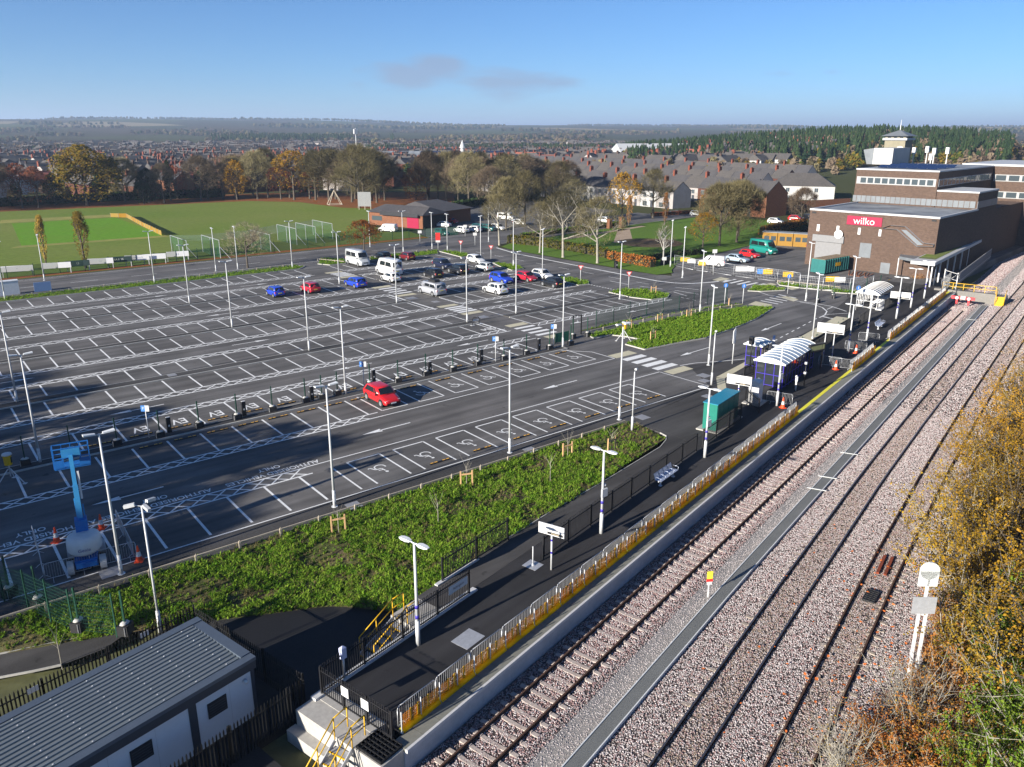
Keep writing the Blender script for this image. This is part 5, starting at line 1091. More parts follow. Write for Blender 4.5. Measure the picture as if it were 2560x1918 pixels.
# ------------------------------------------------------------------ vehicles (local +X forward, origin on the ground at the centre)
GLASS = mat('car_glass', (0.012,0.015,0.018), rough=0.06, var=0, spec=0.7); RIM = mat('alloy_rim', (0.45,0.46,0.47), rough=0.35, metal=0.7, var=0.05); TRIMB = mat('car_black_trim', (0.018,0.018,0.019), rough=0.6, var=0.1)
HEADL = mat('headlight', (0.75,0.78,0.80), rough=0.15, var=0); TAILL = mat('tail_light', (0.55,0.02,0.02), rough=0.25, var=0); PLY = mat('plate_yellow', (0.72,0.60,0.05), rough=0.5, var=0); PLW = mat('plate_white', (0.75,0.75,0.75), rough=0.5, var=0)
def paint(c, name): return mat('car_paint_'+name, c, rough=0.32, var=0.02, scale=2, spec=0.5, coat=0.5, var2=0.05, scale2=1.0)
P_ = {'red':paint((0.55,0.012,0.015),'red'),'blue':paint((0.012,0.045,0.42),'blue'),'crimson':paint((0.40,0.012,0.03),'crimson'),'white':paint((0.74,0.74,0.73),'white'),'silver':paint((0.45,0.47,0.48),'silver'),'black':paint((0.008,0.009,0.012),'black'),'navy':paint((0.012,0.016,0.04),'navy'),'maroon':paint((0.13,0.012,0.018),'maroon'),'teal':paint((0.01,0.10,0.09),'teal'),'grey':paint((0.30,0.31,0.34),'grey'),'green':paint((0.01,0.18,0.15),'green'),'sblue':paint((0.32,0.40,0.48),'silver_blue')}
KINDS = { # L, W, H, belt height, hood length share, rear glass lean, hood height
    'hatch': dict(L=4.0,W=1.74,H=1.48,belt=0.93,xw=(1.02,-1.88),xr=(0.32,-1.42),hood=0.86,nose=0.62,tail=0.92,wb=(1.22,-1.27),r=0.31,split=(0.0,)),
    'small': dict(L=3.6,W=1.66,H=1.48,belt=0.93,xw=(0.98,-1.72),xr=(0.30,-1.40),hood=0.88,nose=0.64,tail=0.92,wb=(1.12,-1.18),r=0.29,split=(0.0,)),
    'suv': dict(L=4.35,W=1.84,H=1.62,belt=1.02,xw=(1.02,-2.05),xr=(0.32,-1.62),hood=0.98,nose=0.74,tail=1.0,wb=(1.33,-1.33),r=0.35,split=(0.05,-0.95)),
    'estate': dict(L=4.6,W=1.82,H=1.52,belt=0.96,xw=(0.98,-2.18),xr=(0.28,-1.85),hood=0.88,nose=0.66,tail=0.95,wb=(1.36,-1.34),r=0.32,split=(0.0,-1.0)),
    'sedan': dict(L=4.6,W=1.82,H=1.45,belt=0.94,xw=(1.02,-1.80),xr=(0.25,-1.10),hood=0.86,nose=0.64,tail=0.94,wb=(1.38,-1.36),r=0.32,split=(-0.15,)),
    'van': dict(L=5.2,W=1.92,H=1.94,belt=1.12,xw=(1.75,-2.52),xr=(1.05,-2.35),hood=1.10,nose=0.85,tail=1.12,wb=(1.66,-1.50),r=0.34,split=(0.55,-0.75)),
    'panel': dict(L=4.7,W=1.84,H=1.86,belt=1.10,xw=(1.45,-2.28),xr=(0.80,-2.15),hood=1.05,nose=0.8,tail=1.1,wb=(1.45,-1.35),r=0.32,split=(0.1,)),
    'minibus': dict(L=5.95,W=2.06,H=2.72,belt=1.35,xw=(2.25,-2.90),xr=(1.45,-2.78),hood=1.25,nose=0.95,tail=1.35,wb=(1.98,-1.75),r=0.36,split=(1.05,-0.6)),
}
CARME = {}
def loft(mb, secs, m=0):
    n = len(secs[0]); o = []
    for s_ in secs: o += s_
    mb.add(o, [(i*n+j, (i+1)*n+j, (i+1)*n+(j+1)%n, i*n+(j+1)%n) for i in range(len(secs)-1) for j in range(n)]+[tuple(range(n)), tuple(range((len(secs))*n-1, (len(secs)-1)*n-1, -1))], m)
def car_meshes(kind, blind=False):
    k = KINDS[kind]; key = (kind, blind)
    if key in CARME: return CARME[key]
    L_, W, H_, belt = k['L'], k['W'], k['H'], k['belt']; hl = L_/2; w = W/2; out = {}
    # lower body: stations from tail to nose, each a rounded section
    xs = [(-hl,0.42,k['tail']*0.80,0.80),(-hl+0.05,0.28,k['tail']*0.95,0.90),(-hl+0.28,0.22,k['tail'],0.98),(k['wb'][1],0.22,belt,1.0),(0.0,0.22,belt,1.0),(k['xw'][0]-0.1,0.22,belt*0.985,1.0),(k['xw'][0]+0.15,0.22,k['hood'],0.995),(hl-0.55,0.22,k['hood']-(k['hood']-k['nose'])*0.35,0.97),(hl-0.16,0.24,k['nose']+0.06,0.90),(hl-0.03,0.30,k['nose']-0.04,0.82),(hl,0.40,k['nose']-0.14,0.74)]
    body = MB(); secs = []
    for x, zb, zt, f in xs:
        a = w*f; zm = (zb+zt)/2
        secs.append([(x,-a*0.90,zb),(x,-a*0.99,zb+0.10),(x,-a,zm),(x,-a*0.985,zt-0.10),(x,-a*0.93,zt-0.015),(x,-a*0.6,zt+0.012),(x,a*0.6,zt+0.012),(x,a*0.93,zt-0.015),(x,a*0.985,zt-0.10),(x,a,zm),(x,a*0.99,zb+0.10),(x,a*0.90,zb)])
    loft(body, secs)
    # cabin
    (xwf, xwr), (xrf, xrr) = k['xw'], k['xr']; wb_, wt = w*0.945, w*(0.76 if kind not in ('van','panel','minibus') else 0.86); zb = belt-0.03
    def cab(f):  # f 0 belt, 1 roof
        z = zb+(H_-zb)*f; return (xwf+(xrf-xwf)*f, xwr+(xrr-xwr)*f, wb_+(wt-wb_)*f**1.3, z)
    cabs = []
    for f in (0, 0.5, 0.88, 0.965, 1.0):
        a, b, ww, z = cab(f); ins = (0,0,0.0,0.05,0.20)[(0,0.5,0.88,0.965,1.0).index(f)]
        cabs.append([(a-ins,-ww+ins*0.9,z),(a-ins+0.03*(1-f),0,z),(a-ins,ww-ins*0.9,z),((a+b)/2,ww+0.01-ins*0.8,z),(b+ins,ww-ins*0.9,z),(b+ins-0.03,0,z),(b+ins,-ww+ins*0.9,z),((a+b)/2,-ww-0.01+ins*0.8,z)])
    loft(body, cabs)
    out['body'] = body.mesh('body', TRIMB, True)
    # windows
    def pt(side, x_f, f, off=0.012):
        a, b, ww, z = cab(f); x = a+(b-a)*x_f; return Vector((x, side*(ww+off+0.012*(1-abs(2*x_f-1))), z))
    f0, f1 = (0.14, 0.84) if kind not in ('van','minibus') else (0.20, 0.72)
    win = MB()
    for fr in (True, False):
        a0, b0, w0, z0 = cab(f0); a1, b1, w1, z1 = cab(f1+0.03); x0, x1 = (a0, a1) if fr else (b0, b1); sg = 0.014 if fr else -0.014
        q = [(x0+sg,-w0*0.86,z0),(x0+sg+0.03*(1 if fr else -1),0,z0),(x0+sg,w0*0.86,z0),(x1+sg,w1*0.86,z1),(x1+sg+0.02*(1 if fr else -1),0,z1),(x1+sg,-w1*0.86,z1)]
        if not (blind and not fr): win.add(q, [(0,1,2,3,4,5)] if fr else [(5,4,3,2,1,0)])
    ed = [0.16]+[ (cab(0.5)[0]-s_)/(cab(0.5)[0]-cab(0.5)[1]) for s_ in k['split']]+[0.93]
    if kind in ('hatch','small','suv','estate','sedan'): ed[0] = 0.12; 
    for sd in (-1,1):
        for i, (u0, u1) in enumerate(zip(ed, ed[1:])):
            if blind and i > 0: continue
            a, b = u0+0.015, u1-0.015
            win.add([pt(sd,a,f0),pt(sd,b,f0),pt(sd,b-(0.03 if i == len(ed)-2 else 0),f1),pt(sd,a+(0.05 if i == 0 else 0),f1)], [(0,1,2,3)] if sd < 0 else [(3,2,1,0)])
    out['window'] = win.mesh('windows', GLASS)
    arch = MB()
    for x in k['wb']:
        for sd in (-1,1): arch.cyl((x,sd*(w*0.80),k['r']+0.02),(x,sd*(w+0.004),k['r']+0.02),k['r']+0.075,k['r']+0.075,18)
    out['wheel_arches'] = arch.mesh('wheel_arches', TRIMB)
    out['sill_trim'] = MB().box(k['wb'][1]+0.35,k['wb'][0]-0.35,-w*0.985,w*0.985,0.19,0.30).box(-hl+0.02,-hl+0.16,-w*0.86,w*0.86,0.24,0.42).box(hl-0.12,hl-0.005,-w*0.72,w*0.72,0.24,0.40).mesh('sill_trim', TRIMB)
    hz = k['nose']-0.06; out['headlight'] = MB().box(-0.20,0.0,-0.15,0.15,-0.075,0.075).mesh('headlight', HEADL)
    out['grille'] = MB().box(hl-0.06,hl+0.012,-w*0.42,w*0.42,k['nose']-0.28,k['nose']-0.16).mesh('grille', TRIMB)
    out['tail'] = MB().box(-0.05,0.10,-0.09,0.09,-0.15,0.13).mesh('tail_light', TAILL)
    out['pf'] = MB().box(hl+0.0,hl+0.02,-0.26,0.26,0.36,0.47).mesh('number_plate', PLW); pz_ = 0.60 if kind not in ('van','minibus') else 0.85
    out['pr'] = MB().box(-hl-0.022,-hl+0.0,-0.26,0.26,pz_,pz_+0.11).mesh('number_plate', PLY)
    out['tyre'] = MB().cyl((0,-0.1,0),(0,0.1,0),k['r'],k['r'],20).mesh('tyre', TYRE, False); rm = MB().cyl((0,-0.112,0),(0,0.112,0),k['r']*0.66,k['r']*0.66,16)
    for i in range(5): pass
    out['rim'] = rm.mesh('rim', RIM)
    out['mirror'] = MB().box(-0.08,0.08,-0.09,0.09,-0.06,0.07).mesh('mirror', TRIMB)
    CARME[key] = out; return out
def car(kind, col, p, rz, label, cat='car', blind=False, extra=None, group=None):
    k = KINDS[kind]; M_ = car_meshes(kind, blind); w = k['W']/2; hl = k['L']/2
    r = thing({'van':'parked_van','panel':'parked_van','minibus':'minibus'}.get(kind,'parked_car'), label, cat, (p[0],p[1],0.012), rz, group)
    def part(n, me, loc=None, par=r, m=None):
        o = ob(n, me, par, loc)
        if m: o.material_slots[0].link = 'OBJECT'; o.material_slots[0].material = m
        return o
    part('body', M_['body'], m=P_[col]); part('window_glass', M_['window']); part('wheel_arch', M_['wheel_arches']); part('sill_trim', M_['sill_trim']); part('grille', M_['grille'])
    for y in (-1,1):
        part('headlight', M_['headlight'], (hl-0.10,y*w*0.62,k['nose']-0.04)); part('tail_light', M_['tail'], (-hl+0.06,y*w*0.80,k['tail']*0.80)); part('mirror', M_['mirror'], (k['xw'][0]-0.35,y*(w+0.09),k['belt']+0.05))
    part('number_plate', M_['pf']); part('number_plate', M_['pr'])
    for x in k['wb']:
        for y in (-1,1):
            wl_ = part('wheel', M_['tyre'], (x,y*(w-0.09),k['r'])); part('rim', M_['rim'], None, wl_)
    return r
def bay_car(kind, col, p1, p2, away, label, **kw):
    """parked across the rows; p1, p2: where the two wheels of the near side touch the ground"""
    c = (p1+p2)/2; w = KINDS[kind]['W']/2
    c = c+Vector((w-0.08,0,0)); wbm = sum(KINDS[kind]['wb'])/2
    return car(kind, col, c-Vector((0,wbm*(1 if away else -1),0)), PI/2 if away else -PI/2, label, **kw)
bay_car('hatch','red',M2(1078,1098),M2(965,1032),False,'bright red hatchback parked in a disabled bay beside the EV row')
bay_car('small','blue',T2(150,1545),T2(103,1503),True,'small bright blue hatchback parked alone at the left of the red car')
bay_car('hatch','crimson',T2(455,1508),T2(398,1470),True,'crimson hatchback between the two blue cars in the same rows'); bay_car('estate','blue',T2(848,1462),T2(785,1425),True,'blue estate car parked before the zebra crossing')
bay_car('minibus','silver',T2(885,1272),T2(797,1240),False,'silver minibus with its windscreen facing the parking rows',cat='minibus')
c_ = T2(1055,1325); car('minibus','white',c_+Vector((0.95,-1.9,0)),PI/2,'white minibus seen from behind beside the white hatchback','minibus')
bay_car('hatch','white',T2(1160,1407),T2(1090,1385),True,'white hatchback parked next to the white minibus'); car('hatch','black',T2(1090,1208)+Vector((0.5,0.8,0)),PI/2,'black hatchback with red lights half hidden behind the minibuses'); bay_car('small','maroon',T2(1300,1217),T2(1247,1200),True,'dark maroon hatchback by the timber knee rail')
bay_car('suv','navy',T2(1615,1302),T2(1545,1265),False,'dark navy off-roader parked nose out beside another dark car'); bay_car('suv','black',T2(1745,1342),T2(1668,1312),True,'black off-roader parked tail out beside the navy one'); bay_car('hatch','black',T2(1530,1372),T2(1455,1345),True,'black hatchback parked alone behind the grey van')
bay_car('hatch','white',T2(1905,1252),T2(1830,1222),False,'white hatchback parked nose out behind the silver hatchback'); bay_car('small','silver',T2(1980,1315),T2(1905,1290),True,'silver hatchback parked tail out beside the grass island'); bay_car('suv','blue',T2(2125,1422),T2(2037,1395),False,'bright blue off-roader parked nose out next to the red hatchback'); bay_car('suv','white',T2(2072,1513),T2(1978,1490),True,'white crossover with black roof parked in front of the blue off-roader')
gv = bay_car('van','grey',T2(1522,1527),T2(1425,1490),True,'grey people carrier with a black roof box',cat='van'); b_ = MB(); b_.box(-1.5,0.3,-0.45,0.45,1.97,2.28).build('roof_box', TRIMB, gv); MB().box(-1.9,0.6,-0.8,-0.76,1.95,2.0).box(-1.9,0.6,0.76,0.8,1.95,2.0).build('roof_rail', TRIMB, gv)
bay_car('hatch','crimson',T3(135,1408),T3(50,1375),False,'red hatchback parked nose out between a blue and a white car'); bay_car('hatch','white',T3(275,1388),T3(185,1355),False,'white hatchback parked nose out beside the red one'); bay_car('hatch','black',T3(355,1452),T3(270,1430),True,'black hatchback parked tail out by the grass island at the row end')
def lane_car(kind, col, p1, p2, label, flip=False, off=1, **kw):
    d = (p2-p1); a = math.atan2(d.y,d.x)+(PI if flip else 0); n = Vector((-d.y,d.x,0)).normalized()
    if n.dot(fw) < 0: n = -n
    return car(kind, col, (p1+p2)/2+n*KINDS[kind]['W']/2*off, a, label, **kw)
# beyond the car park: club and yard
lane_car('panel','white',T2(1075,965),T2(1170,970),'white panel van with dark spotted panels beside the red club door',cat='van',blind=True,flip=True); lane_car('sedan','white',T2(1535,925),T2(1650,930),'white saloon parked by the dark club wall',flip=True); lane_car('sedan','sblue',T2(1625,872),T2(1725,882),'pale blue coupe parked behind the white saloon'); lane_car('hatch','red',T2(1640,893),T2(1690,898),'red car showing just over the white saloon')
lane_car('hatch','teal',T2(1545,990),T2(1620,1000),'dark teal car behind the green netting'); lane_car('suv','white',T2(1720,972),T2(1770,980),'white off-roader nose to the netting by the club',flip=True); lane_car('hatch','white',T2(1835,968),T2(1880,972),'white hatchback beside the white off-roader',flip=True); lane_car('suv','teal',T2(1885,955),T2(1945,960),'dark teal off-roader behind the netting'); lane_car('suv','teal',T2(1960,958),T2(2000,962),'second dark teal car behind the netting beside the white car'); lane_car('hatch','white',T2(2045,950),T2(2090,955),'white hatchback at the end of the club car park row')
lane_car('van','white',T2(2100,862),T2(2190,868),'white van parked beyond the club under the trees',cat='van')
lane_car('hatch','white',T3(20,905),T3(80,912),'white car parked by the park wall'); lane_car('suv','white',T3(760,890),T3(830,895),'white car parked at the park gateposts'); lane_car('hatch','silver',T3(1550,828),T3(1620,833),'silver car parked in front of the brick house')
lane_car('panel','white',T3(1640,1262),T3(1790,1272),'white panel van inside the construction fence',cat='van',blind=True,flip=True); lane_car('sedan','sblue',T3(1860,1222),T3(1975,1238),'pale blue saloon beside the white panel van'); lane_car('hatch','red',T3(1965,1180),T3(2085,1200),'red hatchback beside the teal minibus'); lane_car('minibus','green',T3(2050,1140),T4(10,1170),'teal green minibus in the store yard',cat='minibus')
lane_car('hatch','red',T4(200,870),T4(265,874),'red hatchback parked behind the store by the yellow cabins'); lane_car('hatch','white',T4(20,895),T4(85,900),'white hatchback parked behind the hedge near the yellow cabins'); lane_car('hatch','black',T4(310,860),T4(350,866),'black car half hidden by the store corner')
# ------------------------------------------------------------------ buildings
def ray_plane(ox, oy, P0, n):
    v = fw+rt*((ox-CX)/FOC)+dn*((oy-CY)/FOC); o = Vector((0,0,CAMH)); t = (Vector(P0)-o).dot(n)/v.dot(n); return o+v*t
BRICK = mat('brown_brick', (0.098,0.066,0.051), rough=0.9, var=0.16, scale=2.5, bump=0.2, bscale=14, var2=0.35, scale2=0.25, hue=(0.078,0.053,0.041))
def courses(m, s1=(1.6,6.6), dark=0.72):
    nt = m.node_tree; N = nt.nodes; L = nt.links; b = N['Principled BSDF']; tc = N.new('ShaderNodeTexCoord'); sp = N.new('ShaderNodeSeparateXYZ'); L.new(tc.outputs['Object'], sp.inputs[0]); ad = N.new('ShaderNodeMath'); L.new(sp.outputs[0], ad.inputs[0]); L.new(sp.outputs[1], ad.inputs[1]); cb = N.new('ShaderNodeCombineXYZ'); L.new(ad.outputs[0], cb.inputs[0]); L.new(sp.outputs[2], cb.inputs[1])
    br = N.new('ShaderNodeTexBrick'); br.inputs['Scale'].default_value = 1.0; br.inputs['Brick Width'].default_value = 0.45; br.inputs['Row Height'].default_value = 0.15; br.inputs['Mortar Size'].default_value = 0.018; br.inputs['Color1'].default_value = (1,1,1,1); br.inputs['Color2'].default_value = (dark,dark,dark,1); br.inputs['Mortar'].default_value = (1.15,1.1,1.05,1); L.new(cb.outputs[0], br.inputs['Vector'])
    src = b.inputs['Base Color'].links[0].from_socket; mm = N.new('ShaderNodeVectorMath'); mm.operation = 'MULTIPLY'; L.new(src, mm.inputs[0]); L.new(br.outputs[0], mm.inputs[1]); L.new(mm.outputs[0], b.inputs['Base Color'])
courses(BRICK)
REDBR = mat('red_brick', (0.095,0.034,0.022), rough=0.9, var=0.18, scale=2.0, var2=0.35, scale2=0.3, hue=(0.07,0.027,0.02)); courses(REDBR)
ORBR = mat('orange_brick', (0.185,0.080,0.043), rough=0.9, var=0.12, scale=2.0, var2=0.3, scale2=0.3, hue=(0.14,0.06,0.036)); courses(ORBR)
COPW = mat('roof_coping_white', (0.42,0.43,0.44), rough=0.6, var=0.06, scale=2); FELT = mat('felt_roof', (0.26,0.28,0.30), rough=0.7, var=0.15, scale=0.6, var2=0.9, scale2=0.18, hue=(0.10,0.11,0.13)); PANELG = mat('grey_cladding', (0.15,0.165,0.18), rough=0.5, var=0.1, scale=1.0, var2=0.35, scale2=0.4); WFRAME = mat('white_window_frame', (0.30,0.30,0.30), rough=0.5, var=0.04); WGL = mat('window_glass', (0.05,0.065,0.075), rough=0.08, var=0.0, spec=0.7); MOSS = mat('moss_roof', (0.15,0.20,0.02), rough=1.0, var=0.4, scale=1.2, var2=0.9, scale2=0.25, hue=(0.10,0.10,0.06)); SHUT = mat('roller_shutter', (0.19,0.19,0.195), rough=0.5, var=0.06, scale=2)
SLATE = mat('slate_roof', (0.062,0.060,0.064), rough=0.75, var=0.18, scale=2.0, bump=0.25, bscale=9, var2=0.45, scale2=0.12, hue=(0.095,0.088,0.083)); courses(SLATE, dark=0.8)
SLATE2 = mat('weathered_slate_roof', (0.085,0.078,0.073), rough=0.8, var=0.22, scale=2.0, bump=0.25, bscale=9, var2=0.5, scale2=0.2, hue=(0.06,0.057,0.056)); courses(SLATE2, dark=0.8)
TILE = mat('red_tile_roof', (0.26,0.085,0.055), rough=0.85, var=0.2, scale=2, var2=0.4, scale2=0.2); courses(TILE, dark=0.8)
SOLAR = mat('solar_panel', (0.012,0.02,0.06), rough=0.15, var=0.05, spec=0.6)
RENDW = mat('white_render', (0.42,0.415,0.405), rough=0.85, var=0.06, scale=1, var2=0.15, scale2=0.3); RENDP = mat('pink_render', (0.33,0.305,0.295), rough=0.9, var=0.1, scale=1, var2=0.25, scale2=0.3); PINK = mat('store_sign_red', (0.26,0.008,0.04), rough=0.45, var=0.03)
# ---- the store
WA = rad(6.5); WU = Vector((math.cos(WA),math.sin(WA),0)); WV = Vector((-math.sin(WA),math.cos(WA),0)); WO_ = Vector((131.7,56.1,0)); WM = Matrix.Translation(WO_) @ Matrix.Rotation(WA,4,'Z')
def front(x, y, a=0.0):      # zoomed T4 pixel -> (b, z) on the facade at depth a
    p = ray_plane(1920+x*640/2209, 300+y*640/2209, WO_+WU*a, WU); return (p-WO_).dot(WV), p.z
st_ = thing('store_building', 'large brown brick store with a red wilko sign and upper storeys behind', 'building', WO_, WA)
bL, _ = front(375,780); bL = 21.3; HT = 9.6
MB().box(0,20,0,bL,0,HT).build('store_wall', BRICK, st_); MB().box(0.35,20,0.35,bL-0.35,HT+0.001,HT+0.03).build('flat_roof', FELT, st_)
for bx_ in ((-0.06,0.35,-0.06,bL+0.06),(0.352,20,-0.06,0.35),(0.352,20,bL-0.35,bL+0.06)): MB().box(*bx_,HT-0.02,HT+0.28).build('parapet_coping', COPW, st_)
def face(name, x0, y0, x1, y1, m, a=0.0, d=0.06, par=None):
    b0, z0 = front(x0,y1,a); b1, z1 = front(x1,y0,a); lo, hi = min(b0,b1), max(b0,b1)
    return MB().box(a-d,a-0.002,lo,hi,min(z0,z1),max(z0,z1)).build(name, m, par or st_)
sg_ = face('sign_panel',680,845,992,900,PINK,d=0.15); bc, zc_ = front(832,876)
lettering('sign_lettering','wilko',1.65,SIGNW,sg_,Matrix.Translation((-0.17,bc,zc_)) @ Matrix.Rotation(-PI/2,4,'Z') @ Matrix.Rotation(PI/2,4,'X'))
for x, y in ((434,930),(603,943),(788,960),(967,975)): face('wall_vent',x-15,y-28,x+15,y+28,SIGNW)
sh = face('roller_shutter',392,1030,640,1235,SHUT,d=0.05); face('shutter_box',388,1008,662,1040,SHUT,d=0.35)
face('grey_panel',782,1068,897,1182,PANELG); face('double_door',960,1238,1056,1340,PANELG,d=0.08); dsh_b, dsh_z = front(618,985); MB().cyl((-0.5,dsh_b,dsh_z),(-0.35,dsh_b,dsh_z),0.75,0.6,16).build('satellite_dish', SIGNW, st_)
# stair recess lined in white
poly = [front(x,y) for x, y in ((1062,908),(1190,918),(1345,1060),(1440,1072),(1432,1092),(1292,1090),(1120,945),(990,932))]; v = [(-0.02,b,z) for b, z in poly]+[(-0.55,b,z) for b, z in poly]; n = len(poly)
MB().add(v, [(i,(i+1)%n,n+(i+1)%n,n+i) for i in range(n)]).build('stair_surround', COPW, st_); inner = [front(x,y) for x, y in ((1150,948),(1195,950),(1340,1078),(1290,1080))]; MB().add([(-0.06,b,z) for b, z in inner],[(0,1,2,3)]).build('stair_glazing', mat('stair_glass',(0.16,0.18,0.20),rough=.3,var=.1), st_)
for k in range(2): 
    bb, zz = front(400+k*1035,798+k*70); MB().box(-0.12,-0.002,bb-0.35,bb+0.35,zz-0.15,zz+0.15).build('roof_outlet', DARK, st_)
# upper block
A1 = 20.0
bl, zt = front(768,430,A1); br_, zt2 = front(1480,450,A1); zt = (zt+zt2)/2
uw = MB().box(A1,A1+34,br_,bl,HT-1,zt).build('upper_wall', BRICK, st_); MB().box(A1-0.1,A1+34,br_-0.1,bl+0.1,zt+0.001,zt+0.25).build('upper_coping', COPW, st_); MB().box(A1+0.4,A1+33.6,br_+0.4,bl-0.4,zt+0.251,zt+0.27).build('upper_flat_roof', FELT, st_)
b0, z0 = front(768,545,A1); b1, z1 = front(1440,500,A1); wz0, wz1 = front(1100,558,A1)[1], front(1100,503,A1)[1]
wb_ = MB().box(A1-0.06,A1-0.003,br_+0.3,bl-0.2,wz0-0.1,wz1+0.1).build('window_band', WFRAME, st_)
nw = 10
for i in range(nw):
    w_ = (bl-br_-1.4)/nw; y0 = br_+0.6+i*w_; MB().box(A1-0.09,A1-0.061,y0+0.15,y0+w_-0.15,wz0+0.1,wz1-0.1).build('pane', WGL, wb_)
sb_ = MB().box(A1+0.4,A1+33,br_-0.06,br_-0.003,wz0-0.1,wz1+0.1).build('window_band', WFRAME, st_)
for i in range(14): MB().box(A1+0.8+i*2.3,A1+2.7+i*2.3,br_-0.09,br_-0.061,wz0+0.05,wz1-0.05).build('pane', WGL, sb_)
bm, zm_ = front(1822,640,A1); bm2, zm2 = front(1462,612,A1); zm_ = (zm_+zm2)/2
MB().box(A1-0.005,A1+12,bm,br_-0.1,0,zm_).build('stair_block_wall', BRICK, st_); MB().box(A1-0.1,A1+12.1,bm-0.1,br_-0.11,zm_+0.001,zm_+0.25).build('stair_block_coping', COPW, st_)
pz0, pz1 = front(1200,728,A1)[1], front(1200,672,A1)[1]
MB().box(A1-0.12,A1-0.01,bm+0.3,bl+0.1,pz0,pz1).build('cladding_band', PANELG, st_); MB().box(A1,A1+12.03,bm-0.08,bm-0.003,pz0,pz1).build('cladding_band', PANELG, st_)
for i in range(1,24): 
    y = bm+0.3+(bl-bm)*i/24; MB().box(A1-0.14,A1-0.121,y-0.04,y+0.04,pz0,pz1).build('cladding_joint', BRICK, st_)
# rear wing with two window bands
A2 = A1+34; bq, zq = front(1870,410,A2); zq = zt*1.0
MB().box(A2,A2+30,br_-30,br_+6,0,zt+0.1).build('rear_wall', BRICK, st_); MB().box(A2-0.15,A2+30.1,br_-30.1,br_+6.1,zt+0.101,zt+0.5).build('rear_coping', COPW, st_)
for za, zb2 in ((front(2000,525,A2)[1],front(2000,475,A2)[1]),(front(2000,670,A2)[1],front(2000,620,A2)[1])):
    wb2 = MB().box(A2-0.06,A2-0.003,br_-22,br_-0.3,za-0.1,zb2+0.1).build('window_band', WFRAME, st_)
    for i in range(9): MB().box(A2-0.09,A2-0.061,br_-2.6-i*2.4,br_-0.7-i*2.4,za+0.05,zb2-0.05).build('pane', WGL, wb2)
MB().box(A1+12,A2-0.01,bm+0.5,br_-0.1,0,front(1950,740,A1+20)[1]).build('link_wall', BRICK, st_)
for r_ in range(3):
    for i in range(11):
        x = A1+3+r_*5+0.3*i; y = br_+1.5+i*1.9
        if y > bl-2: continue
        MB().add([(x,y,zt+0.35),(x,y+1.7,zt+0.35),(x+1.9,y+1.7,zt+0.85),(x+1.9,y,zt+0.85)],[(0,1,2,3)]).build('solar_panel', SOLAR, st_)
# tower, plant room and masts on the roof
STONEB = mat('buff_stone', (0.22,0.20,0.145), rough=0.9, var=0.1, scale=1)
def atp(x, y, a): return front(x, y, a)
A3 = A2+46
tb0, tz0 = front(1000,245,A3); tb1, _ = front(1178,245,A3); _, tz1 = front(1090,175,A3); _, tz2 = front(1090,140,A3); _, tz3 = front(1095,112,A3); tb0, tb1 = max(tb0,tb1), min(tb0,tb1); tw = tb0-tb1; tc_ = (tb0+tb1)/2
tr = thing('clock_tower', 'square buff stone clock tower with open lantern and grey pyramid roof', 'tower', WO_, WA)
MB().box(A3,A3+tw,tb1,tb0,0,tz1).build('shaft', STONEB, tr); MB().box(A3-0.5,A3+tw+0.5,tb1-0.5,tb0+0.5,tz1+0.001,tz1+0.6).build('cornice', COPW, tr)
for i in range(4):
    for j in range(4):
        if i in (0,3) or j in (0,3): MB().box(A3+i*(tw-0.7)/3,A3+i*(tw-0.7)/3+0.7,tb1+j*(tw-0.7)/3,tb1+j*(tw-0.7)/3+0.7,tz1+0.61,tz2).build('pier', STONEB, tr)
MB().box(A3+0.8,A3+tw-0.8,tb1+0.8,tb0-0.8,tz1+0.61,tz2-0.1).build('lantern_opening', WGL, tr); c_ = (A3+tw/2,tc_); MB().add([(A3-1,tb1-1,tz2),(A3+tw+1,tb1-1,tz2),(A3+tw+1,tb0+1,tz2),(A3-1,tb0+1,tz2),(c_[0],c_[1],tz3+0.8)],[(0,1,4),(1,2,4),(2,3,4),(3,0,4),(3,2,1,0)]).build('roof', PANELG, tr); MB().cyl((c_[0],c_[1],tz3+0.8),(c_[0],c_[1],tz3+3.5),0.12,0.05,6).build('finial', SIGNW, tr); cb_, cz_ = front(1135,268,A3); MB().cyl((A3-0.1,cb_,cz_),(A3-0.02,cb_,cz_),1.3,1.3,16).build('clock_face', SIGNW, tr)
ph0, pz_0 = front(900,375,A2-6); ph1, pz_1 = front(1085,245,A2-6); MB().box(A2-6,A2+4,min(ph0,ph1),max(ph0,ph1),zt,pz_1).build('plant_room', RENDW, st_); pg, _ = front(850,375,A2-6); MB().add([(A2-6.01,max(ph0,ph1),zt),(A2-6.01,max(ph0,ph1),pz_1),(A2-6.01,pg+1.0,pz_1-0.4),(A2-6.01,pg,zt)],[(0,1,2,3)]).build('plant_room_side', PANELG, st_)
for x, y in ((1265,245),(1380,235),(1440,250),(1555,245),(1410,300)):
    bb, zz = front(x,y,A2+8); MB().cyl((A2+8,bb,zt),(A2+8,bb,zz),0.12,0.1,6).box(A2+7.6,A2+8.4,bb-0.35,bb+0.35,zz-1.2,zz+0.2).build('antenna', SIGNW, st_)
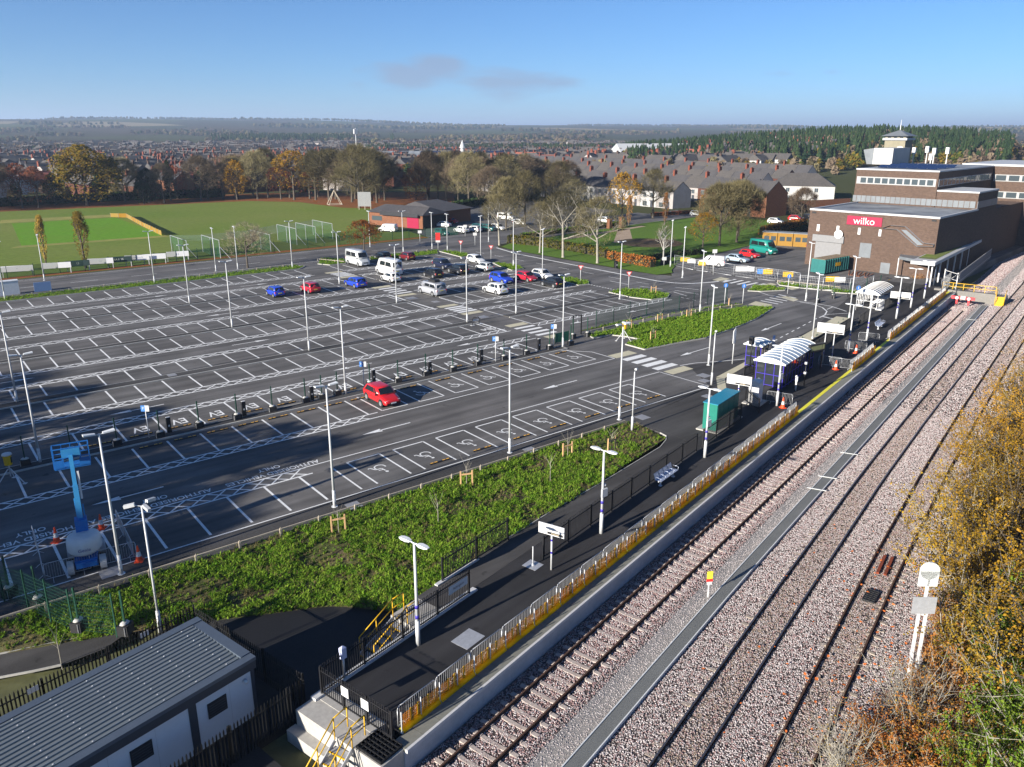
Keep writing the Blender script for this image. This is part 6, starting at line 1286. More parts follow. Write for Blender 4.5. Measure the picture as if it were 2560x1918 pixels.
# canopy along the side with moss on top
c0, c1 = T4(1440,1245,3.7), T4(2209,855,3.7)
cnn = Vector((-(c1-c0).y,(c1-c0).x,0)).normalized()
cn = thing('side_canopy', 'long low canopy with mossy green flat roof along the store side', 'canopy'); pl = [c0, c1, c1+cnn*3.4, c0+cnn*3.4]
MB().prism([(p.x,p.y) for p in pl], 3.4, 3.9).build('roof_slab', COPW, cn); mo = [c0.lerp(c1,0.04)+cnn*0.7, c0.lerp(c1,0.62)+cnn*0.7, c0.lerp(c1,0.62)+cnn*3.2, c0.lerp(c1,0.04)+cnn*3.2]; MB().poly([(p.x,p.y,3.93) for p in mo]).build('moss', MOSS, cn)
for i in range(16):
    p = c0.lerp(c1,(i+0.2)/16); MB().box(p.x-.09,p.x+.09,p.y+0.4,p.y+0.58,0,3.4).build('post', SIGNW, cn)
# timber/steel entrance canopy at the station gate
en = thing('entrance_canopy', 'grey flat entrance canopy on white posts beside the store', 'canopy', (0,0,0)); q = [S3(510,165),S3(805,235),S3(820,165),S3(560,130)]
for p in q: MB().cyl(p, p+Vector((0,0,3.1)), 0.09, 0.09, 8).build('post', SIGNW, en, True)
MB().prism([(p.x,p.y) for p in (q[0]+Vector((-.6,-.3,0)),q[1]+Vector((-.4,-.6,0)),q[2]+Vector((.5,0,0)),q[3]+Vector((0,.6,0)))], 3.0, 3.45).build('roof_slab', PANELG, en)
# white station gates and screens
gt = thing('palisade_gate', 'tall white framed steel gate by the platform ramp', 'gate'); a, b = S3(880,235), S3(980,270)
for p in (a,b): MB().cyl(p,p+Vector((0,0,2.6)),0.08,0.08,8).build('post', SIGNW, gt)
for z in (0.3,1.4,2.4): MB().beam(a+Vector((0,0,z)),b+Vector((0,0,z)),0.06,0.08).build('rail', SIGNW, gt)
MB().beam(a+Vector((0,0,0.3)),b+Vector((0,0,2.4)),0.06,0.06).build('brace', SIGNW, gt)
def pal_white(a, b, label, n, h=2.2):
    r = thing('palisade_fence', label, 'fence'); d = (b-a)
    for z in (0.4,1.8): MB().beam(a+Vector((0,0,z)),b+Vector((0,0,z)),0.05,0.06).build('rail', GALV, r)
    me = MB().box(-0.05,0.05,-0.02,0.02,0,h).mesh('slat', mat('dull_galvanised',(0.20,0.205,0.21),rough=.6,var=.12,scale=3)); ang = math.atan2(d.y,d.x)
    for i in range(n+1): ob('slat', me, r, a+d*(i/n), ang)
pal_white(S3(1000,225), S3(1255,20), 'grey steel palisade fence running beside the store canopy', 150, 1.9); pal_white(S3(855,300), S3(930,240), 'grey steel palisade panels by the white gate', 14)
# cycle shelter: curved ribbed roof on posts with white ground frame
cy = shelter(PF(*toPF(S3(352,425)),0), 7.0, 2.6, 2.0, 'cycle shelter with dark ribbed curved roof', frame=SIGNW, roofm=GLZ, glaze=False, name='cycle_shelter', ribs=9, rise=0.55); 
ck = thing('cycle_racks', 'white wrapped cycle racks lying beside the cycle shelter', 'cycle rack', S3(372,418), PA)
for i in range(14): MB().tube([(i*0.42,0,0),(i*0.42+0.1,0.1,0.75),(i*0.42+0.5,1.1,0.7),(i*0.42+0.4,1.2,0)],0.05,6).build('rack_hoop', SIGNW, ck, True)
MB().box(-1.2,5.0,-0.6,0.2,0.0,0.12).box(-0.6,6.0,0.9,1.3,0,0.1).build('base_slab', SIGNW, ck)
for k, p in enumerate((T4(425,1580),T4(560,1540),T4(700,1530),T4(840,1500),T4(960,1470))):
    copy_tree(pb, p, 0.3*k, 'black weighted base with sandbags on the forecourt pavement', 'weighted bases on the forecourt')
# skip
SK = mat('skip_teal', (0.02,0.13,0.125), rough=0.6, var=0.12, scale=2, var2=0.25, scale2=0.7); sp_ = T4(480,1340); sp2 = T4(690,1300); a_ = math.atan2(sp2.y-sp_.y, sp2.x-sp_.x)
sk = thing('skip', 'teal green roll-on skip standing in front of the store shutter', 'skip', sp_, a_); SL = (sp2-sp_).length; MB().box(0,SL,0,2.5,0.25,2.5).build('container', SK, sk); MB().box(0.1,SL-0.1,0.1,2.4,2.501,2.56).build('load', mat('skip_rubble',(0.22,0.17,0.11),rough=1,var=.4,scale=3), sk)
for i in range(int(SL/0.7)+1): MB().box(i*0.7,i*0.7+0.14,-0.12,-0.003,0.3,2.5).build('rib', SK, sk)
MB().box(SL*0.42,SL*0.62,-0.14,-0.121,1.2,1.8).build('label_plate', YELP, sk)
rb = thing('timber_stack', 'loose rusty steel and timber lengths laid in front of the store', 'timber stack', T4(790,1340)); 
for i in range(9): MB(Matrix.Rotation(0.25+0.12*(i%3),4,'Z')).box(-2.5+0.2*i,2.5+0.15*i,-1.6+0.4*i,-1.5+0.4*i,0.02,0.12).build('length', mat('rust_timber',(0.30,0.13,0.07),rough=.9,var=.3,scale=3), rb)
bl_ = thing('striped_bollard', 'yellow and black striped bollard by the store door', 'bollard', T4(918,1310)); 
for i in range(5): MB().cyl((0,0,i*0.3),(0,0,i*0.3+0.3),0.14,0.14,10).build('band', YELP if i%2 else BLACK, bl_)
# construction fencing with boards
def heras(a, b, label):
    r = thing('site_fence_panel', label, 'fence', a, math.atan2(b.y-a.y,b.x-a.x), 'site fence panels'); L_ = (b-a).length
    MB().tube([(0,0,0.1),(0,0,1.95),(L_,0,1.95),(L_,0,0.1),(0,0,0.1)],0.035,6).build('frame', GALV, r, True); w = MB()
    x = 0.25
    while x < L_: w.box(x-.006,x+.006,-.006,.006,0.1,1.95); x += 0.25
    for z in (0.5,0.9,1.3,1.7): w.box(0,L_,-.006,.006,z-.006,z+.006)
    w.build('mesh_panel', GALV, r); MB().box(-0.3,0.3,-0.12,0.12,0,0.14).build('foot', DARK, r)
HP = [T3(1400,1170+90),T3(1575,1300),T3(1730,1320),T3(1910,1350),S4(600,185),S4(770,205),S4(945,235),T4(270,1450),T4(470,1470),T4(700,1480),T4(900,1450)]
for i, (a, b) in enumerate(zip(HP, HP[1:])): heras(a, b, 'grey steel mesh site fence panel around the store yard')
for i, (x, y, m_, w_) in enumerate(((1490,1265,YELP,1.6),(1545,1280,SIGNW,1.4),(1635,1300,YELP,1.2))):
    p = T3(x,y); o = MB(xf(p,-0.9)).box(-w_/2,w_/2,-0.06,-0.03,0.9,1.6).build('notice_board', m_); tag(o, ('yellow water barrier board behind the site fence','white notice on the site fence beside the yellow board','yellow notice on the site fence by the white van')[i], 'notice')
for i, (x, y, m_, w_) in enumerate(((510,165,SIGNW,3.0),(640,185,SIGNB,1.3),(690,188,YELP,1.5),(850,210,YELP,1.6),(1200,250,YELP,2.0),(1260,255,SIGNW,1.6))):
    p = S4(x,y); o = MB(xf(p,-0.75)).box(-w_/2,w_/2,-0.08,-0.045,0.9,1.7).build('notice_board', m_); tag(o, ['wide white notice on the site fence before the crossing','blue notice on the site fence beside a yellow one','yellow notice on the site fence beside the blue one','yellow notice on the site fence above the knee rail','yellow notice on the fence before the skip','white notice on the fence beside the skip'][i], 'notice')
yc = mat('yellow_cabin', (0.25,0.13,0.012), rough=0.6, var=0.06, var2=0.15, scale2=0.5)
p = T4(345,1100); q = T4(-60,1075)
for i in range(3):
    a = p.lerp(q, i/3); b = p.lerp(q,(i+0.96)/3); r = thing('site_cabin', ['yellow site cabin next to the store wall','yellow site cabin in the middle of the cabin row','yellow site cabin at the hedge end of the row'][i], 'cabin', a, math.atan2(b.y-a.y,b.x-a.x)); L_ = (b-a).length
    MB().box(0,L_,-2.5,0,0,2.6).build('wall', yc, r); MB().box(-0.1,L_+0.1,-2.6,0.1,2.6,2.75).build('roof', FELT, r)
    for x in (L_*0.25,L_*0.7): MB().box(x-0.5,x+0.5,0.003,0.05,1.0,1.9).build('window', WGL, r)
# ---- houses
CHIM = mat('chimney_brick', (0.17,0.05,0.03), rough=.9, var=.15, scale=3)
HM = {}
def house_mesh(w, d, eav, ridge, wall, roof, detail, chim, bay=True, hip=False):
    key = (round(w,1),d,eav,ridge,wall.name,roof.name,detail,chim,hip)
    if key in HM: return HM[key]
    o = 0.3; hp = d*0.45 if hip else 0
    W_ = MB().box(0,w,0,d,0,eav)
    if not hip: W_.add([(0,0,eav),(0,d,eav),(0,d/2,ridge-0.12)],[(0,2,1)]).add([(w,0,eav),(w,d,eav),(w,d/2,ridge-0.12)],[(0,1,2)])
    out = [('wall', W_.mesh('wall', wall))]
    th = 0.14
    rr = MB()
    if hip: rr.add([(-o,-o,eav-0.05),(w+o,-o,eav-0.05),(w+o,d+o,eav-0.05),(-o,d+o,eav-0.05),(hp,d/2,ridge),(w-hp,d/2,ridge)],[(0,1,5,4),(2,3,4,5),(1,2,5),(3,0,4),(3,2,1,0)])
    else:
        for sgn, y0 in ((1,-o),(-1,d+o)):
            zz = eav-0.1
            a = [(0,y0,zz),(w,y0,zz),(w,d/2,ridge),(0,d/2,ridge)]; rr.add(a+[(x,y,z+th) for x,y,z in a], [(4,5,6,7) if sgn > 0 else (7,6,5,4),(3,2,1,0),(0,1,5,4),(1,2,6,5),(2,3,7,6),(3,0,4,7)])
    out.append(('roof', rr.mesh('roof', roof)))
    ch_ = None
    if chim:
        c = MB().box(-0.35,0.35,d/2-0.75,d/2+0.75,ridge-0.9,ridge+1.3).box(-0.42,0.42,d/2-0.82,d/2+0.82,ridge+1.3,ridge+1.45)
        for k in (-0.5,0,0.5): c.cyl((0,d/2+k,ridge+1.45),(0,d/2+k,ridge+1.85),0.13,0.11,6)
        out.append(('chimney', c.mesh('chimney', CHIM)))
    if detail:
        for k, (x, z, ww, hh) in enumerate(((w*0.28,eav-1.35,1.1,1.25),(w*0.72,eav-1.35,1.1,1.25),(w*0.30,1.0,1.6,1.4))):
            fr = MB().box(x-ww/2-.08,x+ww/2+.08,-0.07,-0.003,z-hh/2-.08,z+hh/2+.08).mesh('window', WFRAME); gl = MB().box(x-ww/2,x-0.04,-0.09,-0.071,z-hh/2,z+hh/2).box(x+0.04,x+ww/2,-0.09,-0.071,z-hh/2,z+hh/2).mesh('pane', WGL); out.append(('window', fr)); out.append(('>pane', gl))
        out.append(('door', MB().box(w*0.72-0.5,w*0.72+0.5,-0.06,-0.003,0,2.1).mesh('door', TRIM)))
    HM[key] = out; return out
def house(p, rz, w, d, eav, ridge, wall, roof, label, group=None, detail=True, chim=True, hip=False, name='terraced_house'):
    r = thing(name, label, 'house', p, rz, group); last = None; rf_ = None
    for n_, me in house_mesh(w,d,eav,ridge,wall,roof,detail,chim,hip=hip):
        if n_ == '>pane': ob('pane', me, last)
        elif n_ == 'chimney': ob('chimney', me, rf_)
        else:
            last = ob(n_, me, r)
            if n_ == 'roof': rf_ = last
    return r
hr = random.Random(5)
def terrace(x, y0, y1, w, d, eav, ridge, walls, roofs, where, detail, face_=-1):
    n = int(abs(y1-y0)/w)
    for i in range(n):
        wl_, rf2 = hr.choice(walls), hr.choice(roofs); y = y0+(y1-y0)*i/n
        wc_ = {'white_render':'white','pink_render':'pinkish rendered','red_brick':'red brick','orange_brick':'orange brick'}[wl_.name]
        rc = {'slate_roof':'dark slate roof','weathered_slate_roof':'weathered brown-grey roof','red_tile_roof':'red tiled roof'}[rf2.name]
        house((x+ (d if face_ > 0 else 0)*0, y, 0), -PI/2 if face_ < 0 else PI/2, w, d, eav, ridge, wl_, rf2, f'{wc_} terraced house with {rc} {where}', 'terraced houses '+where, detail, chim=(i%2 == 0))
terrace(191.5, 262, 160.5, 6.6, 8.5, 5.1, 7.9, [RENDP,RENDW,RENDP], [SLATE2,SLATE2,SLATE], 'facing the park', True)
house((193,159.5,0), -PI/2, 0.4, 8.5, 5.0, 7.7, REDBR, SLATE, 'red brick gable wall closing the pink terrace', None, False, False) if False else None
ROOFS2 = [SLATE,SLATE,SLATE2]
for k, (x, ya, yb) in enumerate(((219,300,152),(250,335,170),(284,360,182),(322,395,196))):
    terrace(x, ya, yb, 7.0, 9.0, 4.6+0.15*(k%3), 8.2+0.3*(k%2), [REDBR,RENDP,REDBR], ROOFS2, ['in the second row behind the park','in the third row behind the park','in the fourth row behind the park','in the fifth row behind the park','in the sixth row behind the park'][k], k < 1)
wh = T4(60,690); house((244,162,0), -PI/2+0.55, 21, 13, 5.0, 9.0, RENDW, SLATE2, 'white rendered house with a large hipped grey roof beside the store', None, True, False, True, 'detached_house')
p = T3(1700,800); house((p.x,p.y,0), -PI/2, 19, 10, 6.2, 9.6, ORBR, SLATE, 'orange brick house with white windows behind the park trees', None, True, False, False, 'detached_house')
(lambda *a: None)((232,150,0), -PI/2+0.1, 14, 10, 4.4, 8.0, REDBR, SLATE, 'red brick house with plain gable behind the orange brick one', None, False, True, False, 'detached_house')
p = T3(1560,590); house((246,196,0), 0.3, 9, 9, 3.8, 6.6, ORBR, SLATE, 'small orange brick gabled building among the terraces', None, False, False, False, 'outbuilding')
wl0 = T4(0,790); o = MB().beam(T4(-180,800)+Vector((0,0,1.2)), T4(700,745)+Vector((0,0,1.2)), 0.5, 2.6).build('brick_wall', ORBR); tag(o, 'orange brick boundary wall below the white house', 'wall')
# ---- cricket club house
ca, cb2 = Vector((98.6,182,0)), Vector((103.6,164.5,0)); cang = math.atan2((cb2-ca).y,(cb2-ca).x)
cl = thing('clubhouse', 'orange brick cricket club with red door and grey low roofs', 'building', ca, cang); cLn = (cb2-ca).length
MB().box(0,cLn,0,9,0,3.3).build('wall', ORBR, cl); MB().add([(-0.5,-0.6,3.25),(cLn+0.5,-0.6,3.25),(cLn+0.5,9.5,3.25),(-0.5,9.5,3.25),(1.5,4.5,4.9),(cLn-1.5,4.5,4.9)],[(0,1,5,4),(2,3,4,5),(1,2,5),(3,0,4),(3,2,1,0)]).build('roof', FELT2 if False else SLATE, cl)
MB().box(1.5,cLn*0.86,9.01,22,0,3.4).build('rear_wall', ORBR, cl); MB().add([(0.9,9.6,3.4),(cLn*0.9,9.6,3.4),(cLn*0.9,22.6,3.4),(0.9,22.6,3.4),(5,12,5.2),(5,21,5.2)],[(0,1,4),(1,2,5,4),(2,3,5),(3,0,4,5),(3,2,1,0)]).build('rear_roof', SLATE, cl)
MB().box(cLn*0.72,cLn*0.93,-0.08,-0.003,0,2.9).build('red_door', PINK, cl); MB().add([(cLn*0.25,-0.9,2.75),(cLn*0.95,-0.9,2.75),(cLn*0.95,-0.62,3.6),(cLn*0.25,-0.62,3.6)],[(0,1,2,3)]).build('black_awning', BLACK, cl); MB().box(cLn+0.003,cLn+0.1,0.3,8.6,0,3.0).build('dark_side_wall', mat('dark_board',(0.03,0.028,0.026),rough=.8,var=.2), cl); MB().box(1,4.5,-0.04,-0.003,1.2,2.3).build('window', WGL, cl)
# ------------------------------------------------------------------ verges, islands, lawns, field
def island(pts, label, weeds=True, h=0.12, m=GRASS, kerb=True, dens=16, name='grass_island', sm=(0.55,1.05)):
    r = struct(thing(name, label, None)); P2 = [(p[0],p[1]) for p in pts]; n = len(P2)
    mb = MB().prism(P2, -0.1, h-0.03); o = mb.build('turf', m, r)
    if kerb:
        for i in range(n):
            a, b = Vector((*P2[i],h/2-0.02)), Vector((*P2[(i+1)%n],h/2-0.02)); MB().beam(a, b, 0.14, h+0.04).build('kerb', KERB, r)
    if weeds:
        c = bpy.data.objects.new('weeds', MB().poly([(x,y,h-0.03) for x,y in P2]).mesh('weeds', m)); COL.objects.link(c); tag(c, (label or 'grass island')+' weeds', 'weeds', kind='stuff'); scatter(c, WEEDS+GRASSY, dens, *sm, 9, False, keep=False)
    return r
island([(-60,128.45),(55.5,128.45),(57.5,130.5),(56.5,132.3),(-60,130.9)], 'weedy verge beside the top parking row', dens=9)
island([T2(535,1245),T2(640,1255),T2(775,1240),T2(755,1205),T2(560,1195)], 'small green verge beside the silver minibus'); island([T2(985,1215),T2(1240,1200),T2(1570,1158),T2(1560,1128),T2(1200,1165),T2(985,1190)], 'green verge behind the dark red hatchback')
island([(86.1,131.1),(85.2,122.0),(87.0,122.0),(88.6,125),(88.1,130)], 'green island at the top of the access road'); island([(85.8,113),(84.4,109),(83.5,104.5),(86.2,104.6),(87.2,107),(87,111)], 'green island by the silver hatchback'); island([(85.3,94.6),(83.4,91),(83.0,87.4),(85.0,87.2),(86.6,89),(86.6,93)], 'green island by the black hatchback'); island([(82.8,80.6),(82.6,76),(83.6,73.0),(86.5,72.6),(88.5,73.9),(88.9,77),(88.3,79.6),(85.5,81.2)], 'green island at the foot of the access road')
TRI = [M3(700,505),M3(850,478),M3(975,492),M3(1100,515),M3(980,560),M3(1145,605),S4(0,690),S4(200,655),S4(420,580),S4(600,505),S4(740,415),S4(700,408),M3(1990,240),M3(1690,282),M3(1345,340),M3(900,425),M3(660,480)]
island(TRI, 'large weedy green triangle between the drive and the parking rows', dens=34, sm=(0.45,1.1))
island([M3(600,440),M3(900,372),M3(1440,285),M3(1830,215),M3(1990,215),M3(1690,255),M3(1345,305),M3(900,388)], 'narrow grass strip along the mesh fence', kerb=False, dens=10)
island([S4(540,280),S4(590,235),S4(720,240),S4(840,262),S4(830,275),S4(640,285)], 'green island by the construction crossing'); island([S4(770,215),S4(900,222),S4(1269,262),S4(1269,285),S4(1000,262),S4(790,235)], 'grass strip below the site fence', dens=9); island([S3(0,262),S3(215,285),S3(200,305),S3(0,292)], 'grass strip in front of the bike bases', dens=9)
# park lawn east of the access road, hedge, field
mb = MB(); mb.poly([(99.5,86),(99.2,95),(98.9,110),(98.4,122.4),(99.5,128),(104,131),(128,135.5),(160,140),(186,140),(186,104),(150,99),(112,92),(105,87.5),(103,85.6)], 0.10); struct(mb.build('lawn', LAWN))
PATHP = mat('park_path', (0.36,0.27,0.19), rough=1.0, var=0.15, scale=3, var2=0.3, scale2=0.3)
mb = MB()
for q in ([(122,118),(140,134),(143,133),(126,116)], [(118,128),(150,134),(150,135.6),(118,130)], [(150,100.5),(170,104),(170,106),(150,102.5)]): mb.poly(q, 0.108)
struct(mb.build('path', PATHP)); mb = MB(); mb.poly([(128+7*math.cos(i*PI/8),113+7*math.sin(i*PI/8)) for i in range(16)], 0.112); struct(mb.build('flower_bed', SOIL))
mb = MB(); mb.poly([(-80,146.2),(60,148.6),(75,149.3),(96,150),(99,165),(94,184),(118,192),(150,215),(175,262),(120,300),(60,312),(-80,330)], 0.0)
FIELD = mat('cricket_field', (0.130,0.185,0.032), rough=0.95, var=0.15, scale=0.8, spec=0.05, var2=0.8, scale2=0.025, hue=(0.185,0.205,0.055)); struct(mb.build('cricket_field', FIELD))
mb = MB(); mb.poly([(22.5,192),(51,191),(51.5,240),(27,241)], 0.012)
SQ = mat('cricket_square', (0.115,0.255,0.020), rough=0.95, var=0.15, scale=1.0, spec=0.05, var2=0.6, scale2=0.08, hue=(0.13,0.225,0.026)); struct(mb.build('cricket_square', SQ))
mb = MB(); [mb.poly(q, 0.008) for q in ([(20,189),(51,188),(51,191),(22,192)], [(24,243),(53,242),(52,250),(26,252)])]
struct(mb.build('dry_turf', mat('dry_turf', (0.26,0.24,0.05), rough=1, var=.2, scale=.5, var2=.6, scale2=.1, hue=(.16,.18,.04))))
mb = MB(); mb.poly([(-80,146.6),(60,148.9),(75,149.6),(96,150.4),(96,152.4),(75,151.6),(58,151.0),(-80,148.9)], 0.02); mb.poly([(-80,281),(30,279),(60,275),(100,270),(112,255),(114,228),(122,216),(150,218),(180,262),(120,300),(60,312),(-80,330)], 0.016); struct(mb.build('leaf_litter', LEAFLITTER))
mb = MB(); mb.poly([(96,150.2),(140,156),(175,168),(175,215),(128,200),(122,188),(105,184),(104.5,164),(99,160)], 0.02); struct(mb.build('club_yard', A_ROAD))
mb = MB(); mb.poly([(101,131.6),(135,137.2),(190,143),(190,158),(135,150),(97,149.2)], 0.014); struct(mb.build('side_road', A_ROAD))
# green netting fence and banners along the field
NET = mat('green_netting', (0.03,0.13,0.07), rough=0.8, var=0.2, scale=4, alpha=0.42)
NET2 = mat('cricket_netting', (0.03,0.12,0.07), rough=0.8, var=0.2, scale=4, alpha=0.22)
nf = thing('netting_fence', 'long green netting fence along the cricket field', 'fence'); fp = [(-60,148.0),(14.8,149.4),(56.8,151.0),(74.8,151.4),(96,151.6),(104,150)]
for a, b in zip(fp, fp[1:]):
    a, b = Vector((*a,0)), Vector((*b,0)); n = max(1, round((b-a).length/4.0)); d = (b-a)/n
    for i in range(n):
        q = a+d*i; MB().box(q.x-.04,q.x+.04,q.y-.04,q.y+.04,0,2.1).build('post', GREENP, nf); e = q+d; MB().add([(q.x,q.y,0.05),(e.x,e.y,0.05),(e.x,e.y,1.9),(q.x,q.y,1.9)],[(0,1,2,3)]).build('netting', NET, nf)
def banner(p, w, m, label, lt=None, tcol=None):
    r = thing('advert_banner', label, 'banner', p+Vector((0,0.7,0)), rad(-14))
    MB().box(-w/2,w/2,-0.03,0.0,0.9,1.85).build('panel', m, r)
    for x in (-w/2+0.15,w/2-0.15): MB().box(x-.06,x+.06,0.003,0.09,0,1.8).build('post', SIGNW, r)
    if lt: lettering('print', lt, 0.42, tcol, r, Matrix.Translation((0,-0.034,1.38)) @ Matrix.Rotation(PI/2,4,'X'))
BANW = mat('banner_white', (0.78,0.78,0.78), rough=.6, var=.03); DGRN = mat('banner_dark', (0.03,0.055,0.05), rough=.6, var=.1); TXTB = mat('print_blue',(0.12,0.16,0.3),rough=.6,var=0); TXTW = mat('print_white',(0.7,0.7,0.68),rough=.6,var=0)
for x, y, w, m, l in ((165,1360,4.5,SIGNW,'white banner with a dark wave mark on the netting fence'),(505,1330,4.3,SIGNW,'plain white banner on posts beside the thin tree'),(690,1310,3.6,DGRN,'dark banner with a white badge on the netting fence'),(885,1290,4.0,SIGNW,'white banner with pale blue swirl between two dark banners'),(1045,1275,4.0,DGRN,'dark banner with pale lettering on the netting fence'),(1200,1260,4.0,SIGNW,'white banner with grey lettering next to the dark lettered banner'),(1350,1248,3.8,SIGNW,'plain white banner by the lamp column'),(1550,1225,3.8,SIGNW,'white banner with small blue emblem beside the cricket nets')):
    p = T1(x,y)
    banner(p, w, BANW if m is SIGNW else m, l, {690:'( )',1045:'LA BOX',1200:'OTHELLO',1550:'[ ]',885:'~~',165:'~'}.get(x), TXTW if m is DGRN else TXTB)
# orange fence on the cricket square
of = thing('orange_barrier_fence', 'low orange plastic fence along the edge of the cricket square', 'fence'); q = [T1(955,840),T1(1095,845),T1(1240,925),T1(1395,1000)]
for a, b in zip(q, q[1:]):
    n = max(1, round((b-a).length/3)); d = (b-a)/n
    for i in range(n):
        c = a+d*i; MB().box(c.x-.05,c.x+.05,c.y-.05,c.y+.05,0,1.25).build('post', WOOD, of); e = c+d; MB().add([(c.x,c.y,0.08),(e.x,e.y,0.08),(e.x,e.y,1.1+0.1*hr.random()),(c.x,c.y,1.1)],[(0,1,2,3)]).build('mesh_panel', ORANGE, of)
# cricket nets
WNET = mat('white_netting', (0.55,0.62,0.60), rough=0.8, var=0.1, scale=3, alpha=0.08)
cn_ = thing('cricket_nets', 'cricket practice nets on pale posts behind the netting fence', 'sports net'); xs = [T1(1625,1200),T1(1905,1195),T2(130,1140),T2(355,1080),T2(520,1060),T2(665,1030)]
for k, p in enumerate(xs):
    for dy in (0,5,10): MB().cyl((p.x,p.y+dy,0),(p.x,p.y+dy,3.4),0.06,0.06,6).build('post', GALV, cn_)
    MB().cyl((p.x,p.y,3.4),(p.x,p.y+10,3.4),0.05,0.05,6).build('top_rail', GALV, cn_); MB().cyl((p.x,p.y,2.2),(p.x+1.4,p.y-1.2,0),0.05,0.05,6).build('stay', GALV, cn_)
    MB().add([(p.x,p.y,0),(p.x,p.y+10,0),(p.x,p.y+10,3.4),(p.x,p.y,3.4)],[(0,1,2,3)]).build('netting', NET2, cn_)
for a, b in zip(xs, xs[1:]): MB().add([(a.x,a.y,3.4),(b.x,b.y,3.4),(b.x,b.y+10,3.4),(a.x,a.y+10,3.4)],[(0,1,2,3)]).build('roof_netting', WNET, cn_); MB().add([(a.x,a.y+10,0),(b.x,b.y+10,0),(b.x,b.y+10,3.4),(a.x,a.y+10,3.4)],[(0,1,2,3)]).build('back_netting', NET2, cn_)
ssn = thing('sight_screen', 'white slatted sight screen standing by the trees', 'sight screen', T2(940,775), -0.75)
for i in range(16): MB().box(-2.0+i*0.25,-1.78+i*0.25,-0.03,0.03,1.0,5.3).build('slat', mat('screen_grey',(0.24,0.245,0.25),rough=.8,var=.08), ssn)
for x in (-1.8,0,1.8): MB().box(x-.08,x+.08,0.05,0.2,0,5.2).build('post', WOOD, ssn)
pyr = thing('timber_pyramid', 'pale timber pyramid of struts at the field edge', 'timber structure', T2(680,730)); 
for i in range(4):
    a = (math.cos(i*PI/2+.5)*3, math.sin(i*PI/2+.5)*3, 0); b = (math.cos((i+1)*PI/2+.5)*3, math.sin((i+1)*PI/2+.5)*3, 0); MB().beam(a,(0,0,4.6),0.16,0.16).build('strut', WOOD, pyr); MB().beam((*a[:2],0.1),(*b[:2],0.1),0.16,0.16).build('base_rail', WOOD, pyr)
cbx = thing('roadside_cabinet', 'pale grey roadside cabinet by the verge', 'cabinet', T1(60,1510)); MB().box(-1.6,1.6,-0.6,0.6,0,2.0).build('body', LAMPG, cbx); MB().box(-1.65,1.65,-0.65,0.65,2.0,2.08).build('lid', LAMPG, cbx)
bsg = thing('blue_sign_back', 'pale blue rectangular sign by the knee rail', 'sign', T1(378,1500)); MB().box(-1.1,1.1,-0.03,0.03,0.4,1.75).build('panel', mat('sign_pale_blue',(0.20,0.30,0.52),rough=.6,var=.05), bsg); MB().box(-1.0,-0.92,0.04,0.1,0,1.7).build('post', GALV, bsg)
# ------------------------------------------------------------------ trees
BARK = mat('bark', (0.09,0.075,0.058), rough=1.0, var=0.3, scale=3, bump=0.4); BARKP = mat('pale_bark', (0.26,0.24,0.20), rough=1.0, var=0.25, scale=3, bump=0.3)
TWIG = {'olive':leafmat('twigs_olive',(0.075,0.062,0.032),(0.13,0.11,0.055),(0.19,0.165,0.085),0.15),'brown':leafmat('twigs_brown',(0.075,0.053,0.038),(0.13,0.095,0.065),(0.18,0.14,0.095),0.15),'pale':leafmat('twigs_pale',(0.16,0.13,0.09),(0.26,0.22,0.15),(0.34,0.29,0.19),0.1)}
LEAF = {'oak':leafmat('leaf_oak',(0.045,0.070,0.012),(0.105,0.105,0.017),(0.21,0.135,0.02),0.3,0.25),'poplar':leafmat('leaf_poplar',(0.30,0.24,0.06),(0.44,0.32,0.07),(0.55,0.36,0.08),0.5,0.4),'gold':leafmat('leaf_gold',(0.20,0.13,0.015),(0.36,0.21,0.02),(0.45,0.24,0.03),0.35,0.4),'rust':leafmat('leaf_rust',(0.17,0.055,0.02),(0.34,0.11,0.025),(0.42,0.20,0.05),0.3,0.4),'orange':leafmat('leaf_orange',(0.24,0.10,0.03),(0.36,0.16,0.045),(0.42,0.22,0.06),0.3,0.4),'dark':leafmat('leaf_evergreen',(0.012,0.022,0.008),(0.022,0.04,0.013),(0.035,0.06,0.02),0.15,0.4),'pine':leafmat('leaf_pine',(0.012,0.026,0.013),(0.022,0.040,0.017),(0.036,0.056,0.022),0.1,0.1),'red':leafmat('leaf_red',(0.13,0.03,0.02),(0.22,0.06,0.03),(0.26,0.10,0.05),0.25,0.4),'yellow':leafmat('leaf_yellow',(0.17,0.12,0.02),(0.36,0.23,0.025),(0.52,0.34,0.04),0.4,0.5),'ivy':leafmat('leaf_ivy',(0.045,0.095,0.012),(0.105,0.20,0.02),(0.22,0.31,0.035),0.35,0.4)}
def rand_dir(r): 
    while True:
        v = Vector((r.uniform(-1,1),r.uniform(-1,1),r.uniform(-1,1)))
        if 0.05 < v.length < 1: return v.normalized()
